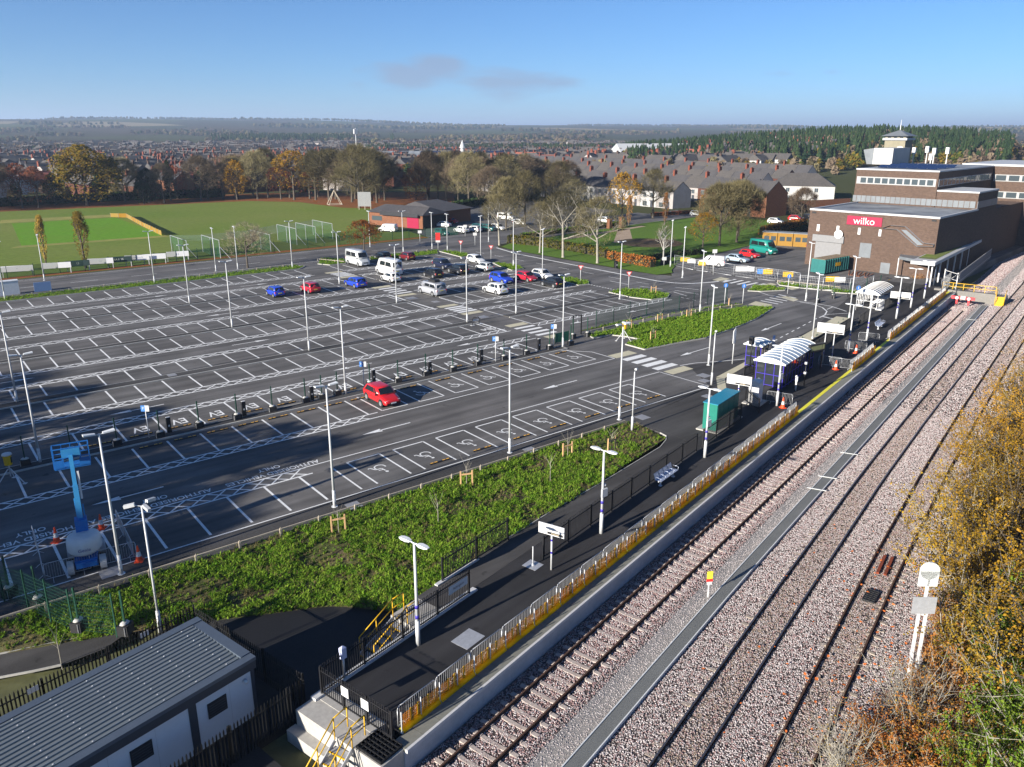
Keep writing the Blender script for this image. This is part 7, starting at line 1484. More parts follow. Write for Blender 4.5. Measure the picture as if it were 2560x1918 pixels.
def tree_meshes(seed, h, spread, kind, cov, bark=None, leaf_size=0.35, n_leaf=1800, shape='round', clear=0.22, tw=0.022):
    """trunk with limbs, and a crown of twigs or leaves spread along the branch ends"""
    r = random.Random(seed); wood = MB(); tips = []
    R_ = h*spread
    def inside(p):
        q = (p.z/h-clear)/(1-clear)
        if q < 0: return 0
        if shape == 'column': return R_*math.sin(PI*min(1,max(0.02,q)))**0.6*(1-0.25*q)
        if shape == 'cone': return R_*(1-q)
        return R_*max(0.05, math.sin(PI*min(0.98,max(0.06,(q*0.86+0.14))))**0.62)
    def grow(p, d, L_, rad0, lev):
        q = p+d*L_; n = 7 if lev == 0 else (5 if lev == 1 else 4)
        wood.cyl(p, q, rad0, rad0*0.68, n, caps=False)
        tips.append((p, q, lev))
        if lev >= 3: return
        k = (5,4,3)[lev] if lev < 3 else 0
        for i in range(k+ (2 if lev == 0 else 0)):
            f = r.uniform(0.45,1.0); b = p.lerp(q, f); nd = (d*r.uniform(0.35,0.9)+rand_dir(r)*r.uniform(0.6,1.0)); 
            nd.z = abs(nd.z)*0.8+0.12 if shape != 'column' else abs(nd.z)+0.8
            nd.normalize(); ll = L_*r.uniform(0.5,0.8)
            e = b+nd*ll; lim = inside(Vector((0,0,min(e.z,h*0.98)))); hd = math.hypot(e.x,e.y)
            if hd > lim and hd > 0: e.x *= lim/hd; e.y *= lim/hd
            e.z = min(e.z, h*0.97); 
            if (e-b).length < 0.2: continue
            grow(b, (e-b).normalized(), (e-b).length, rad0*(1-0.32*f)*0.6, lev+1)
    t0 = h*clear
    wood.cyl((0,0,-0.2),(0,0,0.5),h*0.030,h*0.021,9,caps=False); grow(Vector((0,0,0.4)), Vector((r.uniform(-.05,.05),r.uniform(-.05,.05),1)).normalized(), h*0.55, h*0.021, 0)
    crown = MB(); segs = [t for t in tips if t[2] >= 2] or tips
    v = []; f = []
    for i in range(n_leaf):
        if r.random() < 0.62 and kind != 'pine':
            a, b, _ = r.choice(segs); c = a.lerp(b, r.uniform(0.3,1.15))+rand_dir(r)*r.uniform(0,0.09)*h*0.6
        else:
            z = h*(clear+(1-clear)*r.random()**0.8); lim = inside(Vector((0,0,z))); a = r.uniform(0,2*PI); rr = lim*(0.45+0.6*r.random()**0.5)*(0.85+0.3*noise.noise(Vector((math.cos(a)*1.5,math.sin(a)*1.5,z*0.35+seed)))); c = Vector((rr*math.cos(a), rr*math.sin(a), z))
        if cov == 'twig':
            d = (rand_dir(r)+Vector((c.x,c.y,0)).normalized()*0.5+Vector((0,0,0.7))).normalized(); L_ = h*r.uniform(0.05,0.11); s = d.orthogonal().normalized()*tw*h/12*r.uniform(0.6,1.4)
            k = len(v); v += [c-s, c+s, c+d*L_+s*0.3, c+d*L_-s*0.3]; f.append((k,k+1,k+2,k+3))
        else:
            d = rand_dir(r); d.z = d.z*0.6-(0.5 if shape == 'weep' else 0); d.normalize(); s = d.orthogonal().normalized(); L_ = leaf_size*r.uniform(0.6,1.3)
            k = len(v); e = d*L_*(1.6 if shape == 'weep' else 1); v += [c-e*0.5, c+s*L_*0.36, c+e*0.5, c-s*L_*0.36]; f.append((k,k+1,k+2,k+3))
    crown.add(v, f)
    return wood.mesh('trunk', bark or BARK, True), crown.mesh('crown', (TWIG if cov == 'twig' else LEAF)[kind])
TM = {}
def tkind(name):
    if name not in TM:
        TM[name] = {
            'bare1': lambda: tree_meshes(1,15,0.40,'olive','twig',n_leaf=5600,tw=0.026), 'bare2': lambda: tree_meshes(2,15,0.44,'brown','twig',n_leaf=5600,tw=0.026), 'bare3': lambda: tree_meshes(13,15,0.38,'olive','twig',n_leaf=5200,bark=BARK,tw=0.026), 'bare4': lambda: tree_meshes(24,15,0.50,'brown','twig',n_leaf=5200,tw=0.026),
            'sparse': lambda: tree_meshes(31,12,0.42,'olive','twig',BARKP,n_leaf=2800,clear=0.3), 'sparse2': lambda: tree_meshes(37,12,0.46,'olive','twig',BARKP,n_leaf=3600,clear=0.28),
            'oak': lambda: tree_meshes(3,19,0.52,'oak','leaf',leaf_size=0.62,n_leaf=7500,clear=0.10), 'gold': lambda: tree_meshes(4,15,0.30,'gold','leaf',leaf_size=0.42,n_leaf=3200,clear=0.16), 'gold2': lambda: tree_meshes(41,15,0.42,'gold','leaf',leaf_size=0.42,n_leaf=2600,clear=0.25),
            'poplar': lambda: tree_meshes(5,10,0.15,'poplar','leaf',leaf_size=0.30,n_leaf=2300,shape='column',clear=0.10), 'goldpop': lambda: tree_meshes(51,10,0.13,'orange','leaf',leaf_size=0.25,n_leaf=1500,shape='column',clear=0.10),
            'dark': lambda: tree_meshes(6,12,0.32,'dark','leaf',leaf_size=0.5,n_leaf=3600,clear=0.04), 'dark2': lambda: tree_meshes(61,14,0.22,'dark','leaf',leaf_size=0.5,n_leaf=3200,shape='cone',clear=0.03),
            'willow': lambda: tree_meshes(7,12,0.42,'orange','leaf',leaf_size=0.40,n_leaf=4200,shape='weep',clear=0.06), 'rust': lambda: tree_meshes(8,6,0.72,'rust','leaf',leaf_size=0.24,n_leaf=3200,clear=0.22), 'spread': lambda: tree_meshes(9,8,0.62,'pale','twig',BARK,n_leaf=2600,clear=0.25), 'redt': lambda: tree_meshes(10,14,0.42,'red','leaf',leaf_size=0.4,n_leaf=2200,clear=0.15), 'parkish': lambda: tree_meshes(11,12.5,0.5,'olive','twig',n_leaf=8000,clear=0.2,tw=0.028), 'birch': lambda: tree_meshes(12,7.5,0.22,'brown','twig',mat('birch_bark',(0.30,0.29,0.27),rough=.9,var=.2,scale=6),n_leaf=900,clear=0.3),
        }[name]()
    return TM[name]
HT_ = {'bare1':15,'bare2':15,'bare3':15,'bare4':15,'sparse':12,'sparse2':12,'oak':19,'gold':15,'gold2':15,'poplar':10,'goldpop':10,'dark':12,'dark2':14,'willow':12,'rust':6,'spread':8,'redt':14,'parkish':12.5,'birch':7.5}
def tree(kind, p, h, label, group=None, rz=None, wide=1.0):
    t, c = tkind(kind); k = h/HT_[kind]; r = thing('tree', label, 'tree', (p[0],p[1],0 if len(p) < 3 else p[2]), hr.uniform(0,6.28) if rz is None else rz, group); r.scale = (k*wide,k*wide,k); ob('trunk', t, r); ob('crown', c, r); return r
tree('oak',(53.3,284,0),18.8,'huge round oak with green and golden autumn leaves behind the cricket square',rz=1.0,wide=1.25); tree('poplar',(26.9,152.8,0),9.7,'slim columnar tree with green-gold leaves by the banners'); tree('poplar',(22,160,0),8.8,'thin columnar tree with a reddish top beside the cabinet road',wide=0.7); tree('poplar',(5.5,156,0),10,'columnar tree with brown leaves at the road end of the netting',wide=1.1); tree('spread',(49.1,135.5,0),7.8,'low wide-spreading bare tree in the road verge'); tree('rust',(74.5,140.3,0),6.2,'low rust-orange leaved tree beside the road')
TL = [(20,283,'bare2',15),(8,285,'bare4',16),(36,289,'redt',13),(72,284,'dark',11),(80,288,'dark2',13),(88,281,'bare2',15),(92,286,'dark',12),(66,290,'bare1',14),(99,277,'gold',13),(106,276,'bare3',15),(111,279,'bare1',16),(112,270,'redt',12),(114.7,265,'gold2',17),(120.4,260,'bare1',17),(123,255,'bare3',17),(129,249,'bare2',16),(118,224,'bare3',17.5),(131,236,'bare1',17),(138,243,'bare4',16),(147,237,'willow',11.5),(156,243,'bare1',16),(150,210,'bare3',16.5),(160,219,'bare2',15),(168,228,'bare1',16),(158,200,'bare3',15.5),(170,206,'bare4',15),(178,216,'bare1',15),(60,296,'dark2',12),(46,294,'dark',10),(84,294,'redt',12),(104,290,'bare2',15),(126,270,'gold2',14),(140,262,'bare2',15),(171,190,'bare3',14),(180,196,'bare2',14),(0,290,'bare1',15),(14,293,'bare2',14),(28,292,'bare4',15),(40,286,'redt',12),(69,279,'dark',8),(76,281,'bare2',12),(96,282,'bare4',14),(101,284,'bare1',15),(109,288,'bare2',15),(117,274,'bare4',15),(121,266,'redt',14),(127,258,'bare3',16),(133,255,'bare2',16),(134,245,'bare1',17),(141,252,'bare3',15),(124,232,'bare1',16),(126,244,'bare4',16),(146,228,'bare2',15),(152,226,'bare3',16),(154,234,'bare4',15),(164,238,'bare2',15),(160,210,'bare1',15),(152,219,'bare4',15),(166,213,'bare3',15),(175,207,'bare2',13),(182,206,'bare4',13),(186,214,'bare3',14),(148,196,'bare2',12)]
TLAB = {'bare1':'bare olive-twigged tree in the belt behind the field','bare2':'bare brown-twigged tree in the belt behind the field','bare3':'pale-barked bare tree in the belt behind the field','bare4':'wide bare brown tree in the belt behind the field','redt':'reddish brown tree in the belt behind the field','dark':'dark evergreen tree in the belt behind the field','dark2':'dark pointed conifer in the belt behind the field','gold':'slim golden-leaved tree in the belt behind the field','gold2':'broad golden-topped tree in the belt behind the field','willow':'orange weeping tree behind the clubhouse'}
for x, y, k, h in TL: tree(k, (x,y,0), h*hr.uniform(0.92,1.06), TLAB[k], 'trees behind the cricket field', wide=hr.uniform(0.95,1.2))
for x, y, k, h, l in ((101.1,130.8,'sparse2',10,'bare tree on the lawn corner by the side road'),(100.3,116.8,'sparse',9.5,'slim bare tree at the start of the lawn verge'),(99.9,109.6,'sparse2',12.2,'stout bare tree with forked pale trunk on the lawn verge'),(100.2,100.7,'sparse',11.5,'bare pale tree with arching limbs on the lawn verge'),(109.5,93.3,'birch',7.5,'white-stemmed birch behind the hedge'),(135.9,101,'parkish',12.5,'broad olive park tree beside the store yard'),(143.2,102,'parkish',12.5,'broad olive park tree with low fork near the minibus'),(127.9,99,'gold2',7.5,'small yellowish park tree near the site fence'),(152,108,'parkish',12,'broad bare park tree behind the teal minibus'),(155.5,147.5,'gold2',12.5,'tall golden birch in front of the pink terrace'),(166,146,'bare3',13,'leafless tree beside the golden birch'),(148,138,'goldpop',7.5,'narrow golden columnar tree left of the others'),(157,134,'goldpop',8,'narrow golden columnar tree in the middle of three'),(164,128,'goldpop',7.5,'narrow golden columnar tree next to the gable wall'),(118,150,'bare1',12,'bare tree at the club entrance'),(128,155,'bare3',13,'bare tree beside the club entrance tree'),(140,150,'sparse2',11,'bare thin-crowned tree before the pink houses'),(125,141,'sparse',8,'small bare tree by the side road'),(184,112,'bare2',9,'bare brown tree in front of the white house')): tree(k,(x,y,0),h,l)
# trees left of the picture throw the long shadows across the near bays
for i, (x, y, h, k) in enumerate(((-24,50.5,15,'gold2'),(-27,54.5,15.5,'oak'),(-30,46.5,14,'oak'),(-22,43.2,11,'bare2'),(-34,59,15,'bare4'),(-30,66,14,'oak'),(-36,76,15,'oak'),(-33,84,13,'bare2'),(-40,94,14,'gold2'))): tree(k,(x,y,0),h,'bare tree standing in a row off the end of the parking rows','trees off the end of the rows')
# saplings with stakes
stake_me = MB().box(-0.04,0.04,-0.04,0.04,-0.4,1.15).mesh('stake', STAKE); bar_me = MB().box(-0.42,0.42,-0.03,0.03,0.85,0.95).mesh('cross_bar', STAKE)
def sapling(p, h, label, stakes=True, z=0.0):
    r = thing('sapling', label, 'sapling', (p[0],p[1],z), hr.uniform(-.4,.4)); w = MB(); rr = random.Random(int(p[0]*7)); w.cyl((0,0,-0.3),(0,0,h*0.55),0.025,0.018,6)
    for i in range(7):
        b = Vector((0,0,h*rr.uniform(0.3,0.55))); d = rand_dir(rr); d.z = abs(d.z)+0.9; d.normalize(); w.cyl(b, b+d*h*rr.uniform(0.25,0.45), 0.011, 0.004, 4, caps=False)
    w.build('stem', BARKP, r)
    if stakes:
        for x in (-0.4,0.4): ob('stake', stake_me, r, (x,0,0))
        ob('cross_bar', bar_me, r)
sapling(B2(715,870,-0.15),2.6,'staked sapling on the grass bank by the tall lamp column',z=-0.15); sapling(B2(1820,470,-0.05),2.6,'staked sapling at the top of the grass bank beside the knee rail',z=-0.05); sapling(B3(480,215),2.6,'staked sapling on the bank near its tip'); sapling(B3(860,170),2.6,'staked sapling on the bare soil at the bank tip'); sapling(B2(1575,800,-0.1),2.6,'thin unstaked sapling in the middle of the grass bank',False,-0.1); sapling(B3(330,430),2.6,'thin unstaked sapling on the bank near the path',False)
for i, q in enumerate((M3(1215,525),M3(1275,370),M3(1525,330),M3(1010,425),M3(1875,225),T3(1220,1500))): sapling(q,2.4,['staked sapling in the middle of the green triangle','staked sapling by the knee rail of the green triangle','staked sapling at the wide part of the green triangle','staked sapling at the left end of the green triangle','staked sapling near the point of the green triangle','staked sapling on the grass island by the access road'][i])
sapling(C1(530,770,apron_z),2.6,'thin bare sapling beside the low path behind the equipment building',False,apron_z)
# ------------------------------------------------------------------ hedges
def hedge(pts, w, h, c, label, dens=60, ls=0.16):
    r = thing('hedge', label, 'hedge'); b = MB(); core = MB(); rr = random.Random(len(label)); pts = [Vector((p[0],p[1],0)) for p in pts]
    for a, e in zip(pts, pts[1:]):
        d = (e-a); L_ = d.length; d.normalize(); nx = Vector((-d.y,d.x,0)); core.beam(a+Vector((0,0,h*0.45)), e+Vector((0,0,h*0.45)), w*0.7, h*0.85)
        for i in range(int(L_*dens)):
            hh = h*(0.9+0.25*noise.noise(Vector((a.x+d.x*i/dens*0.5,a.y*0.3+i/dens*0.4,1)))); s = rr.uniform(-1,1)
            if rr.random() < 0.55: p = a+d*rr.uniform(0,L_)+nx*(w/2*(1 if s > 0 else -1)*rr.uniform(0.8,1.12))+Vector((0,0,rr.uniform(0.05,hh)))
            else: p = a+d*rr.uniform(0,L_)+nx*rr.uniform(-w/2,w/2)+Vector((0,0,hh*rr.uniform(0.93,1.1)))
            u = rand_dir(rr); v = u.orthogonal().normalized(); k = ls*rr.uniform(0.7,1.4); b.add([p-u*k,p+v*k*0.6,p+u*k,p-v*k*0.6],[(0,1,2,3)])
    core.build('stems', mat('hedge_core',(0.045,0.04,0.02),rough=1,var=.3,scale=4), r); b.build('foliage', LEAF[c], r)
hedge([(104.5,132),(106.5,124),(107.2,112),(106,104)],1.6,1.7,'oak','mixed green and golden hedge along the park lawn',70,0.22); hedge([(105.6,103),(104.8,97),(104.6,91.5)],1.4,1.6,'rust','rust-brown beech hedge by the lawn verge',120,0.18); hedge([(106,96.5),(116,97.5),(124,96)],1.2,1.3,'dark','dark clipped hedge behind the birch',50,0.2); hedge([(112,137),(150,141)],1.2,1.0,'ivy','low green hedge along the side road wall',40,0.2); hedge([(150,97),(176,103)],1.4,1.8,'dark','dark hedge beside the teal minibus',50,0.22); hedge([(158,106),(182,110)],1.6,2.0,'rust','rusty brown hedge behind the yellow cabins',50,0.25); hedge([(170,150),(186,148)],1.2,1.0,'red','red flowering hedge in front of the pink terrace',40,0.2); hedge([(10,297),(60,299),(100,293)],2.5,2.6,'dark','dark hedge along the far edge of the cricket field',40,0.5); hedge([(130,196),(176,222)],2.0,2.2,'dark','dark hedge beyond the club yard',40,0.4)
o = MB().beam((107.5,92,0.6),(111.5,93.5,0.6),0.4,1.3).build('garden_wall', BLACK); tag(o, 'low black wall beside the white-stemmed birch', 'wall')
# ------------------------------------------------------------------ bushes by the railway
def bush_meshes(seed, h, R_, cov, nl, twn, ls=0.13):
    r = random.Random(seed); w = MB(); lf = []; segs = []
    for i in range(twn):
        a = r.uniform(0,2*PI); b = Vector((r.uniform(-.3,.3)*R_,r.uniform(-.3,.3)*R_,0)); d = Vector((math.cos(a)*r.uniform(0.2,0.9),math.sin(a)*r.uniform(0.2,0.9),1)).normalized(); L_ = h*r.uniform(0.6,1.05); p = b; rd = 0.035*r.uniform(0.6,1.3)
        for k in range(5):
            q = p+d*L_/5; w.cyl(p,q,rd*(1-k/6),rd*(1-(k+1)/6),4,caps=False); segs.append((p,q)); 
            if k > 0:
                for _ in range(2):
                    e = (d*0.6+rand_dir(r)).normalized(); q2 = p+e*h*r.uniform(0.12,0.28); w.cyl(p,q2,rd*0.4,0.004,3,caps=False); segs.append((p,q2)); segs.append((p,q2))
            p = q; d = (d+rand_dir(r)*0.28).normalized()
    f = MB(); v = []; fs = []
    for i in range(nl):
        a, b = r.choice(segs); c = a.lerp(b,r.uniform(0.2,1.1))+rand_dir(r)*r.uniform(0,0.2); d = rand_dir(r); s = d.orthogonal().normalized(); L_ = ls*r.uniform(0.6,1.5); k = len(v); v += [c-d*L_*0.5,c+s*L_*0.35,c+d*L_*0.5,c-s*L_*0.35]; fs.append((k,k+1,k+2,k+3))
    f.add(v,fs); return w.mesh('stems', BARKP if seed%2 else BARK, False), f.mesh('foliage', LEAF[cov])
BM = {'yellow':bush_meshes(1,4.2,2.0,'yellow',5600,30,0.09),'yellow2':bush_meshes(4,5.0,2.4,'gold',7200,34,0.09),'rusty':bush_meshes(3,2.6,2.0,'rust',5200,34,0.075),'ivy':bush_meshes(5,3.4,2.0,'ivy',11000,30,0.085),'bare':bush_meshes(7,4.6,2.2,'yellow',420,46,0.07)}
def bush(k, s, t, sc, label, z=LOW):
    p = PF(s,t,z); r = thing('bush', label, 'bush', p, hr.uniform(0,6.28), 'bushes beside the railway'); r.scale = (sc,sc,sc); ob('stems', BM[k][0], r); ob('foliage', BM[k][1], r)
BL = {'yellow':'yellow-leaved bush overhanging the outer track','yellow2':'golden-leaved bush beside the outer track','rusty':'low rust-brown scrub beside the outer track','ivy':'dense bright green bush beside the outer track','bare':'nearly leafless pale-twigged bush beside the outer track'}
br2 = random.Random(21)
spots = [('bare',-3,-16.0,1.0),('rusty',-5,-17.5,1.1),('ivy',-2.5,-19.0,1.0),('bare',1,-18.0,1.0),('rusty',3.5,-16.2,0.9),('ivy',5,-20.5,1.2),('bare',5.0,-16.6,0.8),('rusty',7.5,-17.0,1.0),('ivy',9.5,-20.5,1.3),('ivy',13,-20.8,1.35),('rusty',10.5,-16.6,0.9),('rusty',13.5,-16.8,1.0),('ivy',16.5,-20.0,1.2),('rusty',16.5,-16.4,1.0),('rusty',19,-17.0,1.1),('yellow',20,-15.6,0.9),('yellow2',22,-18.5,1.1),('yellow',24.5,-15.2,1.0),('yellow2',26.5,-17.5,1.1),('yellow',29,-15.4,1.0),('yellow2',31,-18.5,1.15),('yellow',33,-15.3,1.0),('yellow2',36,-17.2,1.1),('yellow',38.5,-15.3,0.95),('yellow',41,-17.2,1.0),('yellow2',44,-16,1.0),('yellow',47,-15.2,0.9),('yellow2',50,-17,1.05),('yellow',53.5,-15.3,0.85),('yellow',57,-16.4,0.9),('yellow2',61,-15.6,0.85),('yellow',66,-15.6,0.8),('yellow',71,-15.4,0.75),('yellow2',77,-15.8,0.8),('yellow',83,-15.6,0.75),('rusty',90,-15.4,0.8),('yellow',97,-15.5,0.7),('rusty',104,-15.3,0.8),('rusty',-0.5,-15.2,0.7),('bare',-8,-16.5,1.1),('ivy',-6,-20,1.2),('yellow2',18,-22,1.3),('yellow2',28,-22,1.3),('yellow2',40,-21,1.3),('ivy',-10,-19,1.2),('bare',8,-18.4,1.0)]
spots = [q for q in spots if q[1] > 8.5]
for k, s, t, sc in spots: bush(k, s, t+((1.6 if s > 25 else -0.6) if k in ('yellow','yellow2') else 0.8), sc*(1.22 if k in ('yellow','yellow2') else 1.1), BL[k])
for i in range(18):
    s = 10.5+i*0.95; bush('rusty', s, -14.3-br2.uniform(0,1.8), br2.uniform(0.4,0.75), BL['rusty'])
for k, s, t, sc in (('bare',10.6,-13.2,0.7),('rusty',12.6,-14.0,0.85),('bare',15.2,-14.8,0.8),('rusty',11.8,-15.6,0.95),('rusty',14.2,-16.6,0.9),('rusty',17.0,-16.2,0.85),('rusty',10.4,-14.8,0.8),('yellow2',12.4,-16.8,0.7),('ivy',13.0,-17.0,0.8),('ivy',15.8,-18.0,0.95),('ivy',19.6,-17.2,1.05),('ivy',22.5,-17.6,1.05),('ivy',25.5,-18.2,1.1),('ivy',12.2,-15.2,0.5),('ivy',17.5,-18.6,1.0)): bush(k,s,t,sc,BL[k])
for i in range(20):
    s = 14+i*3.6; bush(br2.choice(('yellow','yellow2','rusty')), s, -18.5-br2.uniform(0,3), br2.uniform(1.1,1.5), BL['yellow2'])
# overgrown embankment between the far track and the store
eb_ = MB(); gridpatch(eb_, [PF(s,4.0,-1.15) for s in (118.5,130,150,175,200)], [PF(s,10.5+0.03*(s-118),-0.02) for s in (118.5,130,150,175,200)], 40, 8, lambda p, v: 0.2*noise.noise(p*0.6)); struct(eb_.build('embankment', mat('rough_grass_bank',(0.24,0.16,0.07),rough=1,var=.35,scale=2,bump=.6,bscale=10,var2=.6,scale2=.15,hue=(.14,.13,.045)), smooth=True))
for k, s, t, sc in (('rusty',124,7,0.7),('rusty',131,8,0.8),('rusty',139,8,0.9),('yellow2',148,9.5,1.0),('ivy',158,10,1.2),('rusty',146,6.5,0.8)): bush(k,s,t,sc,'rough autumn scrub on the embankment beside the store',-0.8)
g1 = loose('dry_grass_tuft', MB(), GRASS)
# ------------------------------------------------------------------ far town, woods and hills
fr = random.Random(99)
def blocked(x, y):
    if x < 190 and y < 300: return True
    if x < 345 and y < 405 and x > 180 and y > 140 : return True
    if y < 210 and x < 330: return True
    return False
cnt = 0
ROOFC_ = [(SLATE,'dark slate roof'),(SLATE2,'weathered grey roof'),(TILE,'red tiled roof')]; WALLC = [(RENDW,'white'),(REDBR,'red brick'),(ORBR,'orange brick'),(RENDP,'pinkish')]
rows = 0
while cnt < 285 and rows < 4000:
    rows += 1; az = YAW+fr.uniform(-0.60,0.36); d = 300*(1+1.6*fr.random()**1.3); x, y = d*math.sin(az), d*math.cos(az)
    if blocked(x,y): continue
    ang = fr.choice((0.25,-1.32,0.1,-1.45)); n = fr.choice((1,2,3,4)); rf2, rn = fr.choice(ROOFC_[:2]+ROOFC_[:2]+ROOFC_); wl2, wn2 = fr.choice(WALLC)
    for i in range(n):
        if cnt >= 285: break
        w = fr.choice((7.0,9.0)); p = Vector((x,y,0))+Vector((math.cos(ang),math.sin(ang),0))*i*w; p.z = TERR(p.x,p.y)-0.1
        house(p, ang, w, 8.0, 4.8, 7.8, wl2, rf2, f'{wn2} house with {rn} in the far town', 'houses in the far town', detail=(d < 430 and False), chim=True, name='town_house'); cnt += 1
fr2 = random.Random(3); fars = {}
for i in range(1500):
    az = YAW+fr2.uniform(-0.62,0.30); d = 430+900*fr2.random()**1.2; x, y = d*math.sin(az), d*math.cos(az)
    if blocked(x,y): continue
    z = TERR(x,y)-0.1; a = fr2.choice((0.25,-1.32,0.1,-1.45)); w = fr2.choice((9,16,24)); k = fr2.choice(('a','b','c','a')); b = fars.setdefault(k, MB()); b.T = xf((x,y,z),a)
    b.box(0,w,0,8,0,4.8,0); b.add([(-.2,-.4,4.7),(w+.2,-.4,4.7),(w+.2,8.4,4.7),(-.2,8.4,4.7),(-.2,4,7.8),(w+.2,4,7.8)],[(0,1,5,4),(2,3,4,5),(1,2,5),(3,0,4)],1)
    for q in range(0,w,16): b.box(q,q+0.8,3.4,4.6,7.3,8.8,2)
for k, b in fars.items():
    b.T = None; tag(b.build('far_rooftops', [{'a':RENDP,'b':REDBR,'c':RENDW}[k], {'a':SLATE2,'b':SLATE,'c':SLATE2}[k], mat('far_chimney',(0.07,0.045,0.035),rough=1,var=.1)]), 'rooftops of the far town fading into the haze', 'rooftops', kind='stuff')
# larger far buildings
def hall(x, y, rz, w, d, h, wall, roof, label):
    r = thing('far_building', label, 'building', (x,y,TERR(x,y)-0.1), rz); MB().box(0,w,0,d,0,h).build('wall', wall, r); MB().add([(-1,-1,h),(w+1,-1,h),(w+1,d+1,h),(-1,d+1,h),(0,d/2,h+d*0.22),(w,d/2,h+d*0.22)],[(0,1,5,4),(2,3,4,5),(1,2,5),(3,0,4),(3,2,1,0)]).build('roof', roof, r); return r
hd = lambda px, dist: (dist*math.sin(YAW+math.atan((px-CX)/FOC)), dist*math.cos(YAW+math.atan((px-CX)/FOC)))
sc_ = hall(*hd(1060,600),-0.55,62,16,5.5,RENDW,SOLAR,'long white hall with dark solar roof and a small spire'); MB().cyl((31,8,8),(31,8,11),1.6,1.4,8).cyl((31,8,11),(31,8,17),2.2,0.05,8).build('spire', COPW, sc_)
hall(*hd(890,640),-0.6,55,14,5,RENDW,FELT,'long low pale building among the far roofs'); hall(*hd(1545,560),-0.5,42,26,6,COPW,COPW,'white industrial shed before the pine wood'); hall(*hd(1680,600),-0.5,20,16,5,COPW,COPW,'small white shed beside the pine wood'); hall(*hd(1340,520),-0.5,22,12,5,REDBR,TILE,'red roofed hall behind the terraces'); hall(*hd(470,470),-0.3,18,14,5,RENDW,SLATE2,'large white gabled house above the tree belt'); hall(*hd(310,520),0.4,26,14,6,RENDP,SLATE2,'wide grey gabled building in the far town'); hall(*hd(790,480),-0.5,30,12,6,REDBR,SLATE2,'long brick hall behind the golden trees')
for px, dist in ((905,900),): 
    x, y = hd(px,dist); r = thing('radio_mast', 'slim white radio mast beyond the town', 'mast', (x,y,TERR(x,y))); MB().cyl((0,0,0),(0,0,26),0.6,0.3,6).build('mast', SIGNW, r); MB().box(-2,2,-1,1,20,25).build('antenna', SIGNW, r)
# woods
cone_m = MB(); rr_ = random.Random(8)
for lv in range(5):
    z0 = 1.5+lv*2.2; R0 = 2.9-lv*0.52
    for j in range(9):
        a = j*2*PI/9+lv; q = R0*rr_.uniform(0.75,1.2); cone_m.add([(0,0,z0+2.6),(q*math.cos(a-.42),q*math.sin(a-.42),z0-rr_.uniform(0,.5)),(q*math.cos(a+.42),q*math.sin(a+.42),z0-rr_.uniform(0,.5))],[(0,1,2)])
PINE = loose('pine', cone_m, LEAF['pine'])
def puff(name, lm, seed, n=170, ls=1.5):
    r = random.Random(seed); b = MB()
    for i in range(n):
        d = rand_dir(r); d.z = abs(d.z); c = Vector((d.x*3.6,d.y*3.6,3.0+d.z*5.6))*r.uniform(0.55,1.0); u = rand_dir(r); v = u.orthogonal().normalized(); k = ls*r.uniform(0.5,1.1); b.add([c-u*k,c+v*k*.6,c+u*k,c-v*k*.6],[(0,1,2,3)])
    b.cyl((0,0,0),(0,0,4),0.3,0.2,5); return loose(name, b, lm)
BROAD = [puff('far_tree', TWIG['brown'], 1), puff('far_tree', TWIG['olive'], 2), puff('far_tree', TWIG['brown'], 3, 120), puff('far_tree', LEAF['oak'], 4), puff('far_tree', LEAF['dark'], 5)]
def patch(name, label, pts_fn, insts, dens, smin, smax, seed, nu=30, nv=14, clump=None):
    mb = MB(); vs = [pts_fn(i/nu, j/nv) for i in range(nu+1) for j in range(nv+1)]; vs = [(x,y,TERR(x,y)-0.2) for x, y in vs]
    mb.add(vs, [(i*(nv+1)+j, i*(nv+1)+j+1, (i+1)*(nv+1)+j+1, (i+1)*(nv+1)+j) for i in range(nu) for j in range(nv) if clump is None or noise.noise(Vector((vs[i*(nv+1)+j][0]/clump[0], vs[i*(nv+1)+j][1]/clump[0], seed))) > clump[1]]); o = tag(mb.build(name, FARLAND), label, 'wood', kind='stuff'); scatter(o, insts, dens, smin, smax, seed, False, keep=False)
def sector(px0, px1, r0, r1):
    a0, a1 = math.atan((px0-CX)/FOC)+YAW, math.atan((px1-CX)/FOC)+YAW
    return lambda u, v: ((r0+(r1-r0)*v)*math.sin(a0+(a1-a0)*u), (r0+(r1-r0)*v)*math.cos(a0+(a1-a0)*u))
patch('pine_wood','dark green pine wood covering the hill behind the town', sector(1560,2480,470,980), [PINE,PINE,PINE,PINE,BROAD[0]], 0.036, 0.6, 1.05, 1)
patch('pine_wood','band of dark pines beyond the long white hall', sector(930,1560,800,960), [PINE], 0.022, 0.55, 0.9, 2); patch('pine_wood','dark pine copse far beyond the field', sector(560,1000,1500,1750), [PINE], 0.010, 0.9, 1.3, 7, clump=(300,0.0))
patch('hillside_trees','autumn broadleaf trees round the wooded hill', sector(1480,2700,400,640), [BROAD[0],BROAD[2],BROAD[3],BROAD[1]], 0.006, 0.5, 0.95, 3)
patch('town_trees','bare autumn trees scattered through the far town', sector(-250,1500,310,1000), [BROAD[0],BROAD[1],BROAD[2],BROAD[0],BROAD[1],BROAD[3],BROAD[4]], 0.0020, 0.4, 0.85, 4)
patch('far_woods','hedgerows and woods across the far countryside', sector(-300,2900,1000,2600), [BROAD[0],BROAD[1],BROAD[2],BROAD[4]], 0.0030, 0.6, 1.1, 5, nu=90, nv=40, clump=(260,0.12)); patch('far_woods','distant dark woods on the low hills', sector(-300,2900,2600,6000), [BROAD[4],BROAD[1]], 0.0014, 0.8, 1.5, 6, nu=110, nv=50, clump=(600,0.22))
